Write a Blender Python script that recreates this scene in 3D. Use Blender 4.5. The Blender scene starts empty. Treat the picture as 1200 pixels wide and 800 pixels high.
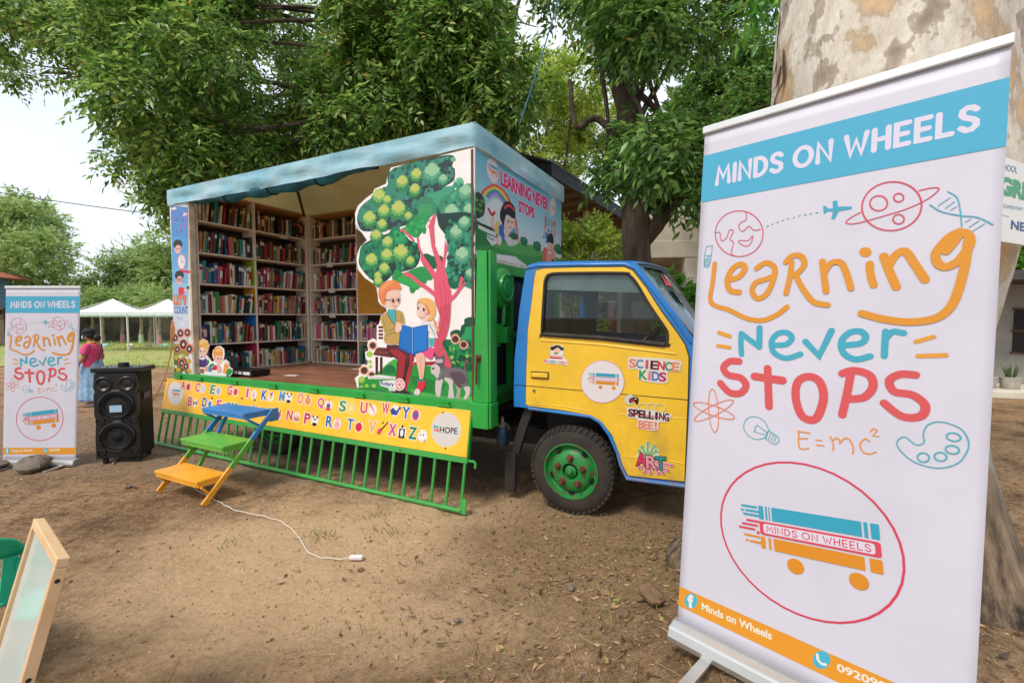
import bpy, math, random
import numpy as np
from mathutils import Vector, Matrix
from mathutils.geometry import tessellate_polygon

S = bpy.context.scene
COL = S.collection
PI = math.pi
rad = math.radians

# ------------------------------------------------------------------ camera, sky, sun, exposure
cam_d = bpy.data.cameras.new('camera')
cam = bpy.data.objects.new('camera', cam_d)
COL.objects.link(cam)
cam_d.sensor_width = 36.0
cam_d.lens = 16.2
cam_d.clip_start = 0.05
cam_d.clip_end = 2000
cam.location = (0, 0, 1.72)
cam.rotation_euler = (rad(90 - 2.97), 0, 0)
S.camera = cam

W = bpy.data.worlds.new('World')
S.world = W
W.use_nodes = True
nt = W.node_tree
nt.nodes.clear()
SUN_EL, SUN_AZ = rad(54), rad(220)      # azimuth from +Y, clockwise
sky = nt.nodes.new('ShaderNodeTexSky')
sky.sky_type = 'NISHITA'
sky.sun_disc = False
sky.sun_elevation = SUN_EL
sky.sun_rotation = SUN_AZ
bg = nt.nodes.new('ShaderNodeBackground')
bg.inputs['Strength'].default_value = 0.12
out = nt.nodes.new('ShaderNodeOutputWorld')
tc = nt.nodes.new('ShaderNodeTexCoord')
mp = nt.nodes.new('ShaderNodeMapping'); mp.inputs['Scale'].default_value = (1, 1, 2.6)
nz = nt.nodes.new('ShaderNodeTexNoise')
nz.inputs['Scale'].default_value = 2.2; nz.inputs['Detail'].default_value = 6; nz.inputs['Roughness'].default_value = 0.55
cr = nt.nodes.new('ShaderNodeValToRGB')
cr.color_ramp.elements[0].position = 0.22; cr.color_ramp.elements[0].color = (0.5, 0.5, 0.5, 1)
cr.color_ramp.elements[1].position = 0.62; cr.color_ramp.elements[1].color = (1, 1, 1, 1)
mix = nt.nodes.new('ShaderNodeMix'); mix.data_type = 'RGBA'
mix.inputs['B'].default_value = (4.8, 5.1, 5.45, 1)       # bright thin cloud
nt.links.new(tc.outputs['Generated'], mp.inputs['Vector'])
nt.links.new(mp.outputs[0], nz.inputs['Vector'])
nt.links.new(nz.outputs['Fac'], cr.inputs['Fac'])
nt.links.new(cr.outputs['Color'], mix.inputs['Factor'])
nt.links.new(sky.outputs['Color'], mix.inputs['A'])
nt.links.new(mix.outputs['Result'], bg.inputs['Color'])
nt.links.new(bg.outputs[0], out.inputs['Surface'])

sun_d = bpy.data.lights.new('sun', 'SUN')
sun_d.energy = 1.5
sun_d.angle = rad(16)
sun_d.color = (1.0, 0.95, 0.87)
sun = bpy.data.objects.new('sun', sun_d)
COL.objects.link(sun)
sd = Vector((math.sin(SUN_AZ) * math.cos(SUN_EL), math.cos(SUN_AZ) * math.cos(SUN_EL), math.sin(SUN_EL)))
sun.rotation_euler = (-sd).to_track_quat('-Z', 'Y').to_euler()
sun.location = sd * 60

S.view_settings.view_transform = 'Standard'
S.view_settings.look = 'None'
S.view_settings.exposure = 0.95
S.view_settings.gamma = 1.0
S.render.engine = 'CYCLES'
S.cycles.max_bounces = 7
S.cycles.transparent_max_bounces = 10
S.cycles.use_denoising = True

# ------------------------------------------------------------------ helpers
RND = random.Random(11)

def lin(h, k=1.0):
    h = h.lstrip('#')
    if len(h) == 3:
        h = ''.join(c * 2 for c in h)
    o = []
    for i in (0, 2, 4):
        c = int(h[i:i + 2], 16) / 255
        o.append((c / 12.92 if c <= .04045 else ((c + .055) / 1.055) ** 2.4) * k)
    return (*o, 1.0)

MATS = {}

def N(t, typ, **kw):
    n = t.nodes.new('ShaderNode' + typ)
    for k, v in kw.items():
        n.inputs[k].default_value = v
    return n

def mat(name, col, rough=.5, metal=0.0, var=.08, scale=6.0, bump=0.0, bscale=60.0, coat=0.0, col2=None, spec=.5):
    """painted, cloth, wood or metal surface with a little uneven colour and bump"""
    if name in MATS:
        return MATS[name]
    m = bpy.data.materials.new(name); m.use_nodes = True
    t = m.node_tree; b = t.nodes['Principled BSDF']
    c = lin(col) if isinstance(col, str) else (*col, 1)
    b.inputs['Roughness'].default_value = rough
    b.inputs['Metallic'].default_value = metal
    b.inputs['Specular IOR Level'].default_value = spec
    if coat:
        b.inputs['Coat Weight'].default_value = coat; b.inputs['Coat Roughness'].default_value = .12
    co = N(t, 'TexCoord')
    if var or col2:
        nz = N(t, 'TexNoise', Scale=scale, Detail=5.0, Roughness=.6)
        t.links.new(co.outputs['Object'], nz.inputs['Vector'])
        r = N(t, 'ValToRGB')
        r.color_ramp.elements[0].position = .3; r.color_ramp.elements[1].position = .72
        d = lin(col2) if col2 else tuple(x * (1 - var * 2.2) for x in c[:3]) + (1,)
        r.color_ramp.elements[0].color = d
        r.color_ramp.elements[1].color = c if col2 else tuple(min(1, x * (1 + var)) for x in c[:3]) + (1,)
        t.links.new(nz.outputs['Fac'], r.inputs['Fac'])
        t.links.new(r.outputs['Color'], b.inputs['Base Color'])
    else:
        b.inputs['Base Color'].default_value = c
    if bump:
        n2 = N(t, 'TexNoise', Scale=bscale, Detail=4.0)
        t.links.new(co.outputs['Object'], n2.inputs['Vector'])
        bp = N(t, 'Bump', Strength=bump, Distance=.02)
        t.links.new(n2.outputs['Fac'], bp.inputs['Height'])
        t.links.new(bp.outputs['Normal'], b.inputs['Normal'])
    MATS[name] = m
    return m

def paint(name, col, worn, rough=.35, chips=.70, grime=.3, coat=.3, mud=0.0):
    """old gloss paint: uneven tone, grime film, fine scratches and chips"""
    m = bpy.data.materials.new(name); m.use_nodes = True; t = m.node_tree; b = t.nodes['Principled BSDF']; L = t.links.new
    co = N(t, 'TexCoord')
    def nz(sc, vs=(1, 1, 1), det=6):
        mp = N(t, 'Mapping'); mp.inputs['Scale'].default_value = vs; n = N(t, 'TexNoise', Scale=sc, Detail=float(det), Roughness=.65)
        L(co.outputs['Object'], mp.inputs['Vector']); L(mp.outputs[0], n.inputs['Vector']); return n.outputs['Fac']
    def mr(src, a, b_, c, d):
        r = N(t, 'MapRange'); L(src, r.inputs['Value'])
        for k, v in zip(('From Min', 'From Max', 'To Min', 'To Max'), (a, b_, c, d)): r.inputs[k].default_value = v
        return r.outputs[0]
    def mx(f, a, c):
        x = N(t, 'Mix'); x.data_type = 'RGBA'; L(f, x.inputs['Factor'])
        for s_, v in (('A', a), ('B', c)):
            if isinstance(v, tuple): x.inputs[s_].default_value = v
            else: L(v, x.inputs[s_])
        return x.outputs['Result']
    c = lin(col); d = tuple(v * .8 for v in c[:3]) + (1,)
    o = mx(mr(nz(2.5), .35, .7, 0, 1), d, c)
    o = mx(mr(nz(5, (1, 1, .35), 8), .5, .8, 0, grime), o, lin('#8a7a62'))
    o = mx(mr(nz(38, (1, 1, .08), 4), .70, .74, 0, .35), o, lin('#d9d0c0'))
    o = mx(mr(nz(30, det=8), chips, chips + .03, 0, .9), o, lin(worn))
    sp = N(t, 'SeparateXYZ'); L(co.outputs['Object'], sp.inputs[0]); ma = N(t, 'Math'); ma.operation = 'MULTIPLY_ADD'; L(sp.outputs['Z'], ma.inputs[0]); ma.inputs[1].default_value = -.42; L(nz(7, (1, 1, .6), 8), ma.inputs[2])
    o = mx(mr(ma.outputs[0], .14, .36, 0, mud), o, lin('#8f7452'))          # mud splashed up from the yard
    L(o, b.inputs['Base Color']); L(mr(nz(4, (1, 1, .5), 8), .35, .7, rough - .1, rough + .22), b.inputs['Roughness'])
    b.inputs['Coat Weight'].default_value = coat; b.inputs['Coat Roughness'].default_value = .15
    bp = N(t, 'Bump', Strength=.10, Distance=.02); L(nz(3.5, det=3), bp.inputs['Height']); L(bp.outputs['Normal'], b.inputs['Normal'])
    MATS[name] = m
    return m

def art_mat(h):
    """flat printed ink"""
    k = 'ink_' + h.strip('#')
    if k in MATS:
        return MATS[k]
    m = bpy.data.materials.new(k); m.use_nodes = True
    b = m.node_tree.nodes['Principled BSDF']
    b.inputs['Base Color'].default_value = tuple(min(.7, v) for v in lin(h, .75)[:3]) + (1,)
    b.inputs['Roughness'].default_value = .5
    b.inputs['Specular IOR Level'].default_value = .3
    MATS[k] = m
    return m

def cr_spline(p, closed, n=6):
    """Catmull-Rom through 2-D or 3-D points"""
    m = len(p)
    if m < 3:
        return list(p)
    o = []
    for i in range(m if closed else m - 1):
        p0 = p[(i - 1) % m] if closed or i > 0 else p[0]
        p1, p2 = p[i], p[(i + 1) % m]
        p3 = p[(i + 2) % m] if closed or i + 2 < m else p[-1]
        for k in range(n):
            t = k / n
            o.append(tuple(.5 * (2 * b + (c - a) * t + (2 * a - 5 * b + 4 * c - d) * t * t + (3 * b - a - 3 * c + d) * t ** 3) for a, b, c, d in zip(p0, p1, p2, p3)))
    if not closed:
        o.append(tuple(p[-1]))
    return o

class MB:
    """collects shapes and links them as ONE mesh object"""
    def __init__(s):
        s.v = []; s.f = []; s.mi = []; s.sm = []; s.M = None
    def add(s, vs, fs, mi=0, smooth=False):
        b = len(s.v)
        if s.M is not None:
            vs = [tuple(s.M @ Vector(v)) for v in vs]
        s.v += [tuple(v) for v in vs]
        for f in fs:
            s.f.append([b + i for i in f]); s.mi.append(mi); s.sm.append(smooth)
        return s
    def box(s, x0, x1, y0, y1, z0, z1, mi=0):
        v = [(x0, y0, z0), (x1, y0, z0), (x1, y1, z0), (x0, y1, z0), (x0, y0, z1), (x1, y0, z1), (x1, y1, z1), (x0, y1, z1)]
        return s.add(v, [(0, 3, 2, 1), (4, 5, 6, 7), (0, 1, 5, 4), (1, 2, 6, 5), (2, 3, 7, 6), (3, 0, 4, 7)], mi)
    def bar(s, a, b, w, h, mi=0, up=(0, 0, 1)):
        """square bar from a to b"""
        a, b = Vector(a), Vector(b); d = (b - a).normalized(); u = Vector(up)
        if abs(d.dot(u)) > .98: u = Vector((0, 1, 0))
        r = d.cross(u).normalized() * w / 2; u2 = r.cross(d).normalized() * h / 2
        v = [a - r - u2, a + r - u2, a + r + u2, a - r + u2, b - r - u2, b + r - u2, b + r + u2, b - r + u2]
        return s.add(v, [(0, 1, 2, 3), (7, 6, 5, 4), (0, 4, 5, 1), (1, 5, 6, 2), (2, 6, 7, 3), (3, 7, 4, 0)], mi)
    def tube(s, pts, r, n=8, mi=0, cap=True, closed=False):
        pts = [Vector(p) for p in pts]; m = len(pts)
        rr = r if isinstance(r, (list, tuple)) else [r] * m
        vs = []; prev = None
        for i, p in enumerate(pts):
            d = (pts[(i + 1) % m] - pts[i - 1]) if closed else (pts[min(i + 1, m - 1)] - pts[max(i - 1, 0)])
            d.normalize()
            if prev is None:
                u = Vector((0, 0, 1)) if abs(d.z) < .9 else Vector((0, 1, 0))
                x = d.cross(u).normalized()
            else:
                x = (prev - d * prev.dot(d)).normalized()
            prev = x; y = d.cross(x)
            for k in range(n):
                a = 2 * PI * k / n
                vs.append(p + (x * math.cos(a) + y * math.sin(a)) * rr[i])
        fs = []
        for i in range(m if closed else m - 1):
            for k in range(n):
                j = (i + 1) % m
                fs.append((i * n + k, j * n + k, j * n + (k + 1) % n, i * n + (k + 1) % n))
        if cap and not closed:
            fs.append(tuple(range(n))); fs.append(tuple((m - 1) * n + k for k in reversed(range(n))))
        return s.add(vs, fs, mi, True)
    def lathe(s, prof, c=(0, 0, 0), axis='z', n=32, mi=0):
        """profile of (radius, along axis)"""
        vs = []
        for r, h in prof:
            for k in range(n):
                a = 2 * PI * k / n; x, y = r * math.cos(a), r * math.sin(a)
                p = (x, y, h) if axis == 'z' else ((x, h, y) if axis == 'y' else (h, x, y))
                vs.append((p[0] + c[0], p[1] + c[1], p[2] + c[2]))
        fs = []
        for i in range(len(prof) - 1):
            for k in range(n):
                fs.append((i * n + k, i * n + (k + 1) % n, (i + 1) * n + (k + 1) % n, (i + 1) * n + k))
        return s.add(vs, fs, mi, True)
    def prism(s, poly, fn, t0, t1, mi=0, holes=(), mi_side=None):
        """2-D outline (with holes) extruded: fn(a, b, t) -> 3-D point"""
        loops = [list(poly)] + [list(h) for h in holes]
        flat = [p for l in loops for p in l]
        tri = tessellate_polygon([[Vector((p[0], p[1], 0)) for p in l] for l in loops])
        n = len(flat)
        vs = [fn(p[0], p[1], t0) for p in flat] + [fn(p[0], p[1], t1) for p in flat]
        s.add(vs, [tuple(t) for t in tri] + [tuple(n + i for i in reversed(t)) for t in tri], mi)
        o = 0; fs = []
        for l in loops:
            m = len(l)
            for i in range(m):
                a, b = o + i, o + (i + 1) % m
                fs.append((a, b, n + b, n + a))
            o += m
        return s.add(vs, fs, mi if mi_side is None else mi_side)
    def grid(s, nu, nv, fn, mi=0, smooth=True):
        vs = [fn(i / nu, j / nv) for j in range(nv + 1) for i in range(nu + 1)]
        fs = [(j * (nu + 1) + i, j * (nu + 1) + i + 1, (j + 1) * (nu + 1) + i + 1, (j + 1) * (nu + 1) + i) for j in range(nv) for i in range(nu)]
        return s.add(vs, fs, mi, smooth)
    def ball(s, c, r, mi=0, n=12, m=8):
        rx, ry, rz = r if isinstance(r, (tuple, list)) else (r, r, r)
        vs = [(c[0] + rx * math.sin(PI * j / m) * math.cos(2 * PI * i / n), c[1] + ry * math.sin(PI * j / m) * math.sin(2 * PI * i / n), c[2] + rz * math.cos(PI * j / m)) for j in range(m + 1) for i in range(n)]
        fs = [(j * n + i, (j + 1) * n + i, (j + 1) * n + (i + 1) % n, j * n + (i + 1) % n) for j in range(m) for i in range(n)]
        return s.add(vs, fs, mi, True)
    def build(s, name, mats, parent=None, bevel=0, sharp=40, fix=True, solid=0):
        me = bpy.data.meshes.new(name)
        me.from_pydata(s.v, [], s.f)
        for m in (mats if isinstance(mats, (list, tuple)) else [mats]):
            me.materials.append(m)
        me.polygons.foreach_set('material_index', s.mi)
        me.polygons.foreach_set('use_smooth', s.sm)
        if any(s.sm):
            me.set_sharp_from_angle(angle=rad(sharp))
        me.update()
        o = bpy.data.objects.new(name, me); COL.objects.link(o)
        if fix:
            import bmesh
            bm = bmesh.new(); bm.from_mesh(me); bmesh.ops.recalc_face_normals(bm, faces=bm.faces[:]); bm.to_mesh(me); bm.free()
        if parent: o.parent = parent
        if solid:
            md = o.modifiers.new('thickness', 'SOLIDIFY'); md.thickness = solid
        if bevel:
            md = o.modifiers.new('edges', 'BEVEL'); md.width = bevel; md.segments = 2; md.limit_method = 'ANGLE'; md.angle_limit = rad(38)
        return o

def tag(o, label, cat, group=None):
    o['label'] = label; o['category'] = cat
    if group: o['group'] = group
    return o

def thing(name, label, cat, loc=(0, 0, 0), rz=0.0, group=None):
    o = bpy.data.objects.new(name, None); COL.objects.link(o)
    o.empty_display_size = .2; o.location = loc; o.rotation_euler = (0, 0, rz)
    return tag(o, label, cat, group)

def kind(o, k):
    o['kind'] = k
    return o

def copy_tree(o, parent=None):
    c = o.copy(); COL.objects.link(c); c.parent = parent
    for ch in [x for x in o.children]:
        copy_tree(ch, c)
    return c

# ------------------------------------------------------------------ printed artwork
GL = {}

def glyphs(txt, bold):
    k = (txt, round(bold, 3))
    if k in GL: return GL[k]
    cu = bpy.data.curves.new('lettering', 'FONT'); cu.body = txt; cu.size = 1; cu.offset = bold; cu.resolution_u = 4
    ob = bpy.data.objects.new('lettering', cu); COL.objects.link(ob)
    dg = bpy.context.evaluated_depsgraph_get(); dg.update()
    me = bpy.data.meshes.new_from_object(ob.evaluated_get(dg))
    vs = [(v.co.x, v.co.y) for v in me.vertices]; fs = [tuple(p.vertices) for p in me.polygons]
    bpy.data.objects.remove(ob); bpy.data.curves.remove(cu); bpy.data.meshes.remove(me)
    GL[k] = (vs, fs)
    return GL[k]

def arc(cx, cy, rx, ry, a0, a1, n=10):
    return [(cx + rx * math.cos(rad(a0 + (a1 - a0) * i / n)), cy + ry * math.sin(rad(a0 + (a1 - a0) * i / n))) for i in range(n + 1)]
# rounded capitals, drawn as strokes in a box of height 1
RF = {
    'M': (.86, [[(0, 0), (.1, 1), (.43, .35), (.76, 1), (.86, 0)]]), 'I': (0.0, [[(0, 0), (0, 1)]]),
    'N': (.66, [[(0, 0), (0, 1), (.66, 0), (.66, 1)]]), 'D': (.66, [[(0, 0), (0, 1), (.2, 1)] + arc(.2, .5, .46, .5, 90, -90) + [(.2, 0), (0, 0)]]),
    'S': (.58, [[(.56, .86), (.42, .98), (.22, 1), (.05, .9), (.02, .72), (.14, .58), (.42, .46), (.56, .34), (.56, .14), (.4, .01), (.2, 0), (.0, .14)]]),
    'O': (.92, [arc(.46, .5, .46, .5, 90, 450, 28)]), 'W': (1.0, [[(0, 1), (.24, 0), (.5, .72), (.76, 0), (1, 1)]]),
    'H': (.64, [[(0, 0), (0, 1)], [(.64, 0), (.64, 1)], [(0, .5), (.64, .5)]]), 'E': (.52, [[(.52, 1), (0, 1), (0, 0), (.52, 0)], [(0, .5), (.46, .5)]]),
    'L': (.5, [[(0, 1), (0, 0), (.5, 0)]]),
}

class Art(MB):
    """inks laid a quarter of a millimetre above each other on one panel"""
    def __init__(s, dz=.00012):
        super().__init__(); s.z = dz; s.dz = dz; s.cols = []; s.lv = []
    def rise(s, pts, pad=0.0):
        """an ink only rises above the inks it overlaps"""
        xs = [p[0] for p in pts]; ys = [p[1] for p in pts]
        b_ = (min(xs) - pad, max(xs) + pad, min(ys) - pad, max(ys) + pad)
        l = 1 + max([q[4] for q in s.lv if q[0] < b_[1] and q[1] > b_[0] and q[2] < b_[3] and q[3] > b_[2]], default=0)
        s.lv.append((*b_, l)); s.z = l * s.dz
    def ci(s, c):
        if c not in s.cols: s.cols.append(c)
        return s.cols.index(c)
    def poly(s, c, pts):
        s.rise(pts); tri = tessellate_polygon([[Vector((p[0], p[1], 0)) for p in pts]])
        s.add([(p[0], p[1], s.z) for p in pts], [tuple(t) for t in tri], s.ci(c))
    def stroke(s, c, w, pts, closed=False):
        """ribbon with round ends that climbs a hair so that it may cross itself"""
        n = len(pts)
        if n < 2: return
        s.rise(pts, w / 2)
        P = [Vector((p[0], p[1])) for p in pts]; h = w / 2; vs = []; z = s.z; ci = s.ci(c)
        for i in range(n):
            a = P[i - 1] if (closed or i) else P[i]; b = P[(i + 1) % n] if (closed or i < n - 1) else P[i]
            d1 = (P[i] - a); d2 = (b - P[i])
            d1 = d1.normalized() if d1.length > 1e-9 else d2.normalized(); d2 = d2.normalized() if d2.length > 1e-9 else d1
            t = (d1 + d2); t = t.normalized() if t.length > 1e-6 else d1
            k = min(1.6, 1 / max(.35, t.dot(d1)))
            q = Vector((-t.y, t.x)) * h * k; zz = z + s.dz * .9 * i / n
            vs += [(P[i].x + q.x, P[i].y + q.y, zz), (P[i].x - q.x, P[i].y - q.y, zz)]
        fs = [(2 * i, 2 * i + 1, (2 * i + 3) % (2 * n), (2 * i + 2) % (2 * n)) for i in range(n if closed else n - 1)]
        s.add(vs, fs, ci)
        if not closed:
            for p, q, zz in ((P[0], P[1], z), (P[-1], P[-2], z + s.dz * .9)):
                a0 = math.atan2(p.y - q.y, p.x - q.x); m = 7
                cv = [(p.x, p.y, zz)] + [(p.x + h * math.cos(a0 - PI / 2 + PI * k / m), p.y + h * math.sin(a0 - PI / 2 + PI * k / m), zz) for k in range(m + 1)]
                s.add(cv, [(0, k + 1, k + 2) for k in range(m)], ci)
    def ell(s, c, g, ring=0):
        cx, cy, ax, ay, bx, by = g; n = 40 if math.hypot(ax, ay) > .03 else 16
        pts = [(cx + ax * math.cos(2 * PI * i / n) + bx * math.sin(2 * PI * i / n), cy + ay * math.cos(2 * PI * i / n) + by * math.sin(2 * PI * i / n)) for i in range(n)]
        if ring: s.stroke(c, ring, pts, True)
        else: s.poly(c, pts)
    def text(s, c, txt, g, bold, outc=None, ow=0):
        x, y, a, L, h = g
        v0, _ = glyphs(txt, 0.0)
        xs = [v[0] for v in v0]; ys = [v[1] for v in v0]
        x0, x1 = min(xs), max(xs); y1 = max(ys); y0 = min(0, min(ys)) if txt.isupper() or txt.isdigit() else 0
        sy = h / max(1e-6, y1 - y0); ca, sa = math.cos(a), math.sin(a)
        sx = L / max(1e-6, x1 - x0)
        if len(txt) == 1 and sx > sy * 1.45:            # a lone letter keeps its own width
            k = (L - (x1 - x0) * sy * 1.45) / 2; x += k * ca; y += k * sa; sx = sy * 1.45
        for cc, bb in (([(outc, bold + ow)] if outc else []) + [(c, bold)]):
            vs, fs = glyphs(txt, bb)
            q = [(x + (px - x0) * sx * ca - (py - y0) * sy * sa, y + (px - x0) * sx * sa + (py - y0) * sy * ca) for px, py in vs]
            s.rise(q); s.add([(a_, b_, s.z) for a_, b_ in q], fs, s.ci(cc))
    def rtext(s, c, txt, g, w):
        x, y, a, L, h = g; adv = 0; items = []
        for ch in txt:
            if ch == ' ': adv += .42; continue
            wd, st = RF[ch]; items.append((adv, st)); adv += wd + .36
        k = L / (adv - .36); ca, sa = math.cos(a), math.sin(a)
        for ad, st in items:
            for p in st:
                s.stroke(c, w, [(x + (ad + px) * k * ca - py * h * sa, y + (ad + px) * k * sa + py * h * ca) for px, py in p])
    def logo(s, cx, cy, r, tilt=0.0, detail=True):
        """a bus made of three stacked books with two wheels and speed lines"""
        k = r / 255.0; ca, sa = math.cos(tilt), math.sin(tilt)
        def T(u, d): return (cx + ((u - 130) * ca + (d - 90) * sa) * k, cy + ((u - 130) * sa - (d - 90) * ca) * k)
        def R(c, u0, u1, d0, d1, rr=3):
            if detail and rr:
                pts = []
                for (a, b, q) in ((u1 - rr, d0 + rr, -90), (u1 - rr, d1 - rr, 0), (u0 + rr, d1 - rr, 90), (u0 + rr, d0 + rr, 180)):
                    pts += [T(a + rr * math.cos(rad(q + t)), b + rr * math.sin(rad(q + t))) for t in (0, 30, 60, 90)]
                s.poly(c, pts)
            else: s.poly(c, [T(u0, d0), T(u1, d0), T(u1, d1), T(u0, d1)])
        TE, RE, OR, BG = '#3ba8c2', '#e24d60', '#e6942a', '#e4dde9'
        for a, b in ((0, 16), (22, 28), (33, 37), (43, 303), (309, 319), (326, 348)): R(TE, a, b, 0, 47, 3 if a in (0, 326) else 0)
        R(RE, 0, 348, 54, 101, 8); R(BG, 12, 333, 61, 94, 8)
        if detail: s.rtext(RE, 'MINDS ON WHEELS', (*T(23, 88), tilt, 298 * k, 21 * k), 3.4 * k)
        for a, b in ((0, 15), (26, 34), (43, 303), (316, 348)): R(OR, a, b, 107, 149, 3 if a in (0, 316) else 0)
        for u in (106, 283): s.ell(OR, (*T(u, 186), 26 * k, 0, 0, 26 * k))
        for c, ls in ((TE, ((8, -57, -8), (23, -44, 0), (37, -52, -3))), (RE, ((58, -42, 0), (73, -58, -10), (88, -70, -20))), (OR, ((112, -54, -5), (132, -36, 2)))):
            for d, a, b in ls: s.stroke(c, 7.5 * k, [T(a, d), T(b, d)])
        s.ell(TE, (*T(-57, 24), 5 * k, 0, 0, 5 * k)); s.ell(RE, (*T(-7, 97), 5.5 * k, 0, 0, 5.5 * k)); s.ell(OR, (*T(-48, 131), 5 * k, 0, 0, 5 * k))
    def run(s, ops):
        for o in ops:
            if o[0] == 'p':
                p = list(zip(o[3][0::2], o[3][1::2])); s.poly(o[1], cr_spline(p, True, 4) if o[2] else p)
            elif o[0] == 's':
                p = list(zip(o[5][0::2], o[5][1::2])); s.stroke(o[1], o[2], cr_spline(p, bool(o[4]), 7) if o[3] else p, bool(o[4]))
            elif o[0] == 'e': s.ell(o[1], o[2], o[3])
            elif o[0] == 't':
                if o[7] == 'r': s.rtext(o[1], o[2], o[3], o[3][4] * .235)
                else: s.text(o[1], o[2], o[3], o[4], o[5], o[6])
            elif o[0] == 'f':                                # round leafy or petalled shape
                cx, cy, rx, ry = o[3]; n = o[2]; rr = random.Random(cx * 7 + cy); ph = rr.random()
                k = [rr.uniform(.92, 1.1) * (1 if i % 2 else .78) for i in range(2 * n)]
                s.poly(o[1], [(cx + rx * k[i] * math.cos(PI * i / n + ph), cy + ry * k[i] * math.sin(PI * i / n + ph)) for i in range(2 * n)])
            elif o[0] == 'sc':                               # leafy dabs scattered inside an outline
                p = list(zip(o[6][0::2], o[6][1::2])); rr = random.Random(o[2]); xs = [q[0] for q in p]; ys = [q[1] for q in p]; k = 0
                while k < o[2]:
                    x, y = rr.uniform(min(xs), max(xs)), rr.uniform(min(ys), max(ys)); k += 1
                    if sum(((p[i][1] > y) != (p[i - 1][1] > y)) and x < (p[i - 1][0] - p[i][0]) * (y - p[i][1]) / (p[i - 1][1] - p[i][1]) + p[i][0] for i in range(len(p))) % 2:
                        r = rr.uniform(o[3], o[4]); n = 7; ph = rr.random()
                        s.poly(rr.choice(o[1]), [(x + r * (1 if i % 2 else .72) * math.cos(PI * i / n + ph), y + r * (1 if i % 2 else .72) * math.sin(PI * i / n + ph)) for i in range(2 * n)])
            elif o[0] == 'logo':
                r = abs(o[3])
                if o[3] > 0: s.ell('#efe2e2', (o[1], o[2], r, 0, 0, r)); s.ell('#e8a0aa', (o[1], o[2], r, 0, 0, r), r * .04)
                s.logo(o[1], o[2] + r * .05, r * 1.0, 0.0, False)
            elif o[0] == 'logo2': s.logo(o[1], o[2], o[3], rad(7.2), True)
        return s
    def place(s, name, parent, M):
        s.v = [tuple(M @ Vector(v)) for v in s.v]
        return s.build(name, [art_mat(c) for c in s.cols], parent, fix=False)

def frame_m(o, ex, ey):
    ex = Vector(ex).normalized(); ey = Vector(ey).normalized(); n = ex.cross(ey)
    return Matrix(((ex.x, ey.x, n.x, o[0]), (ex.y, ey.y, n.y, o[1]), (ex.z, ey.z, n.z, o[2]), (0, 0, 0, 1)))

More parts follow.
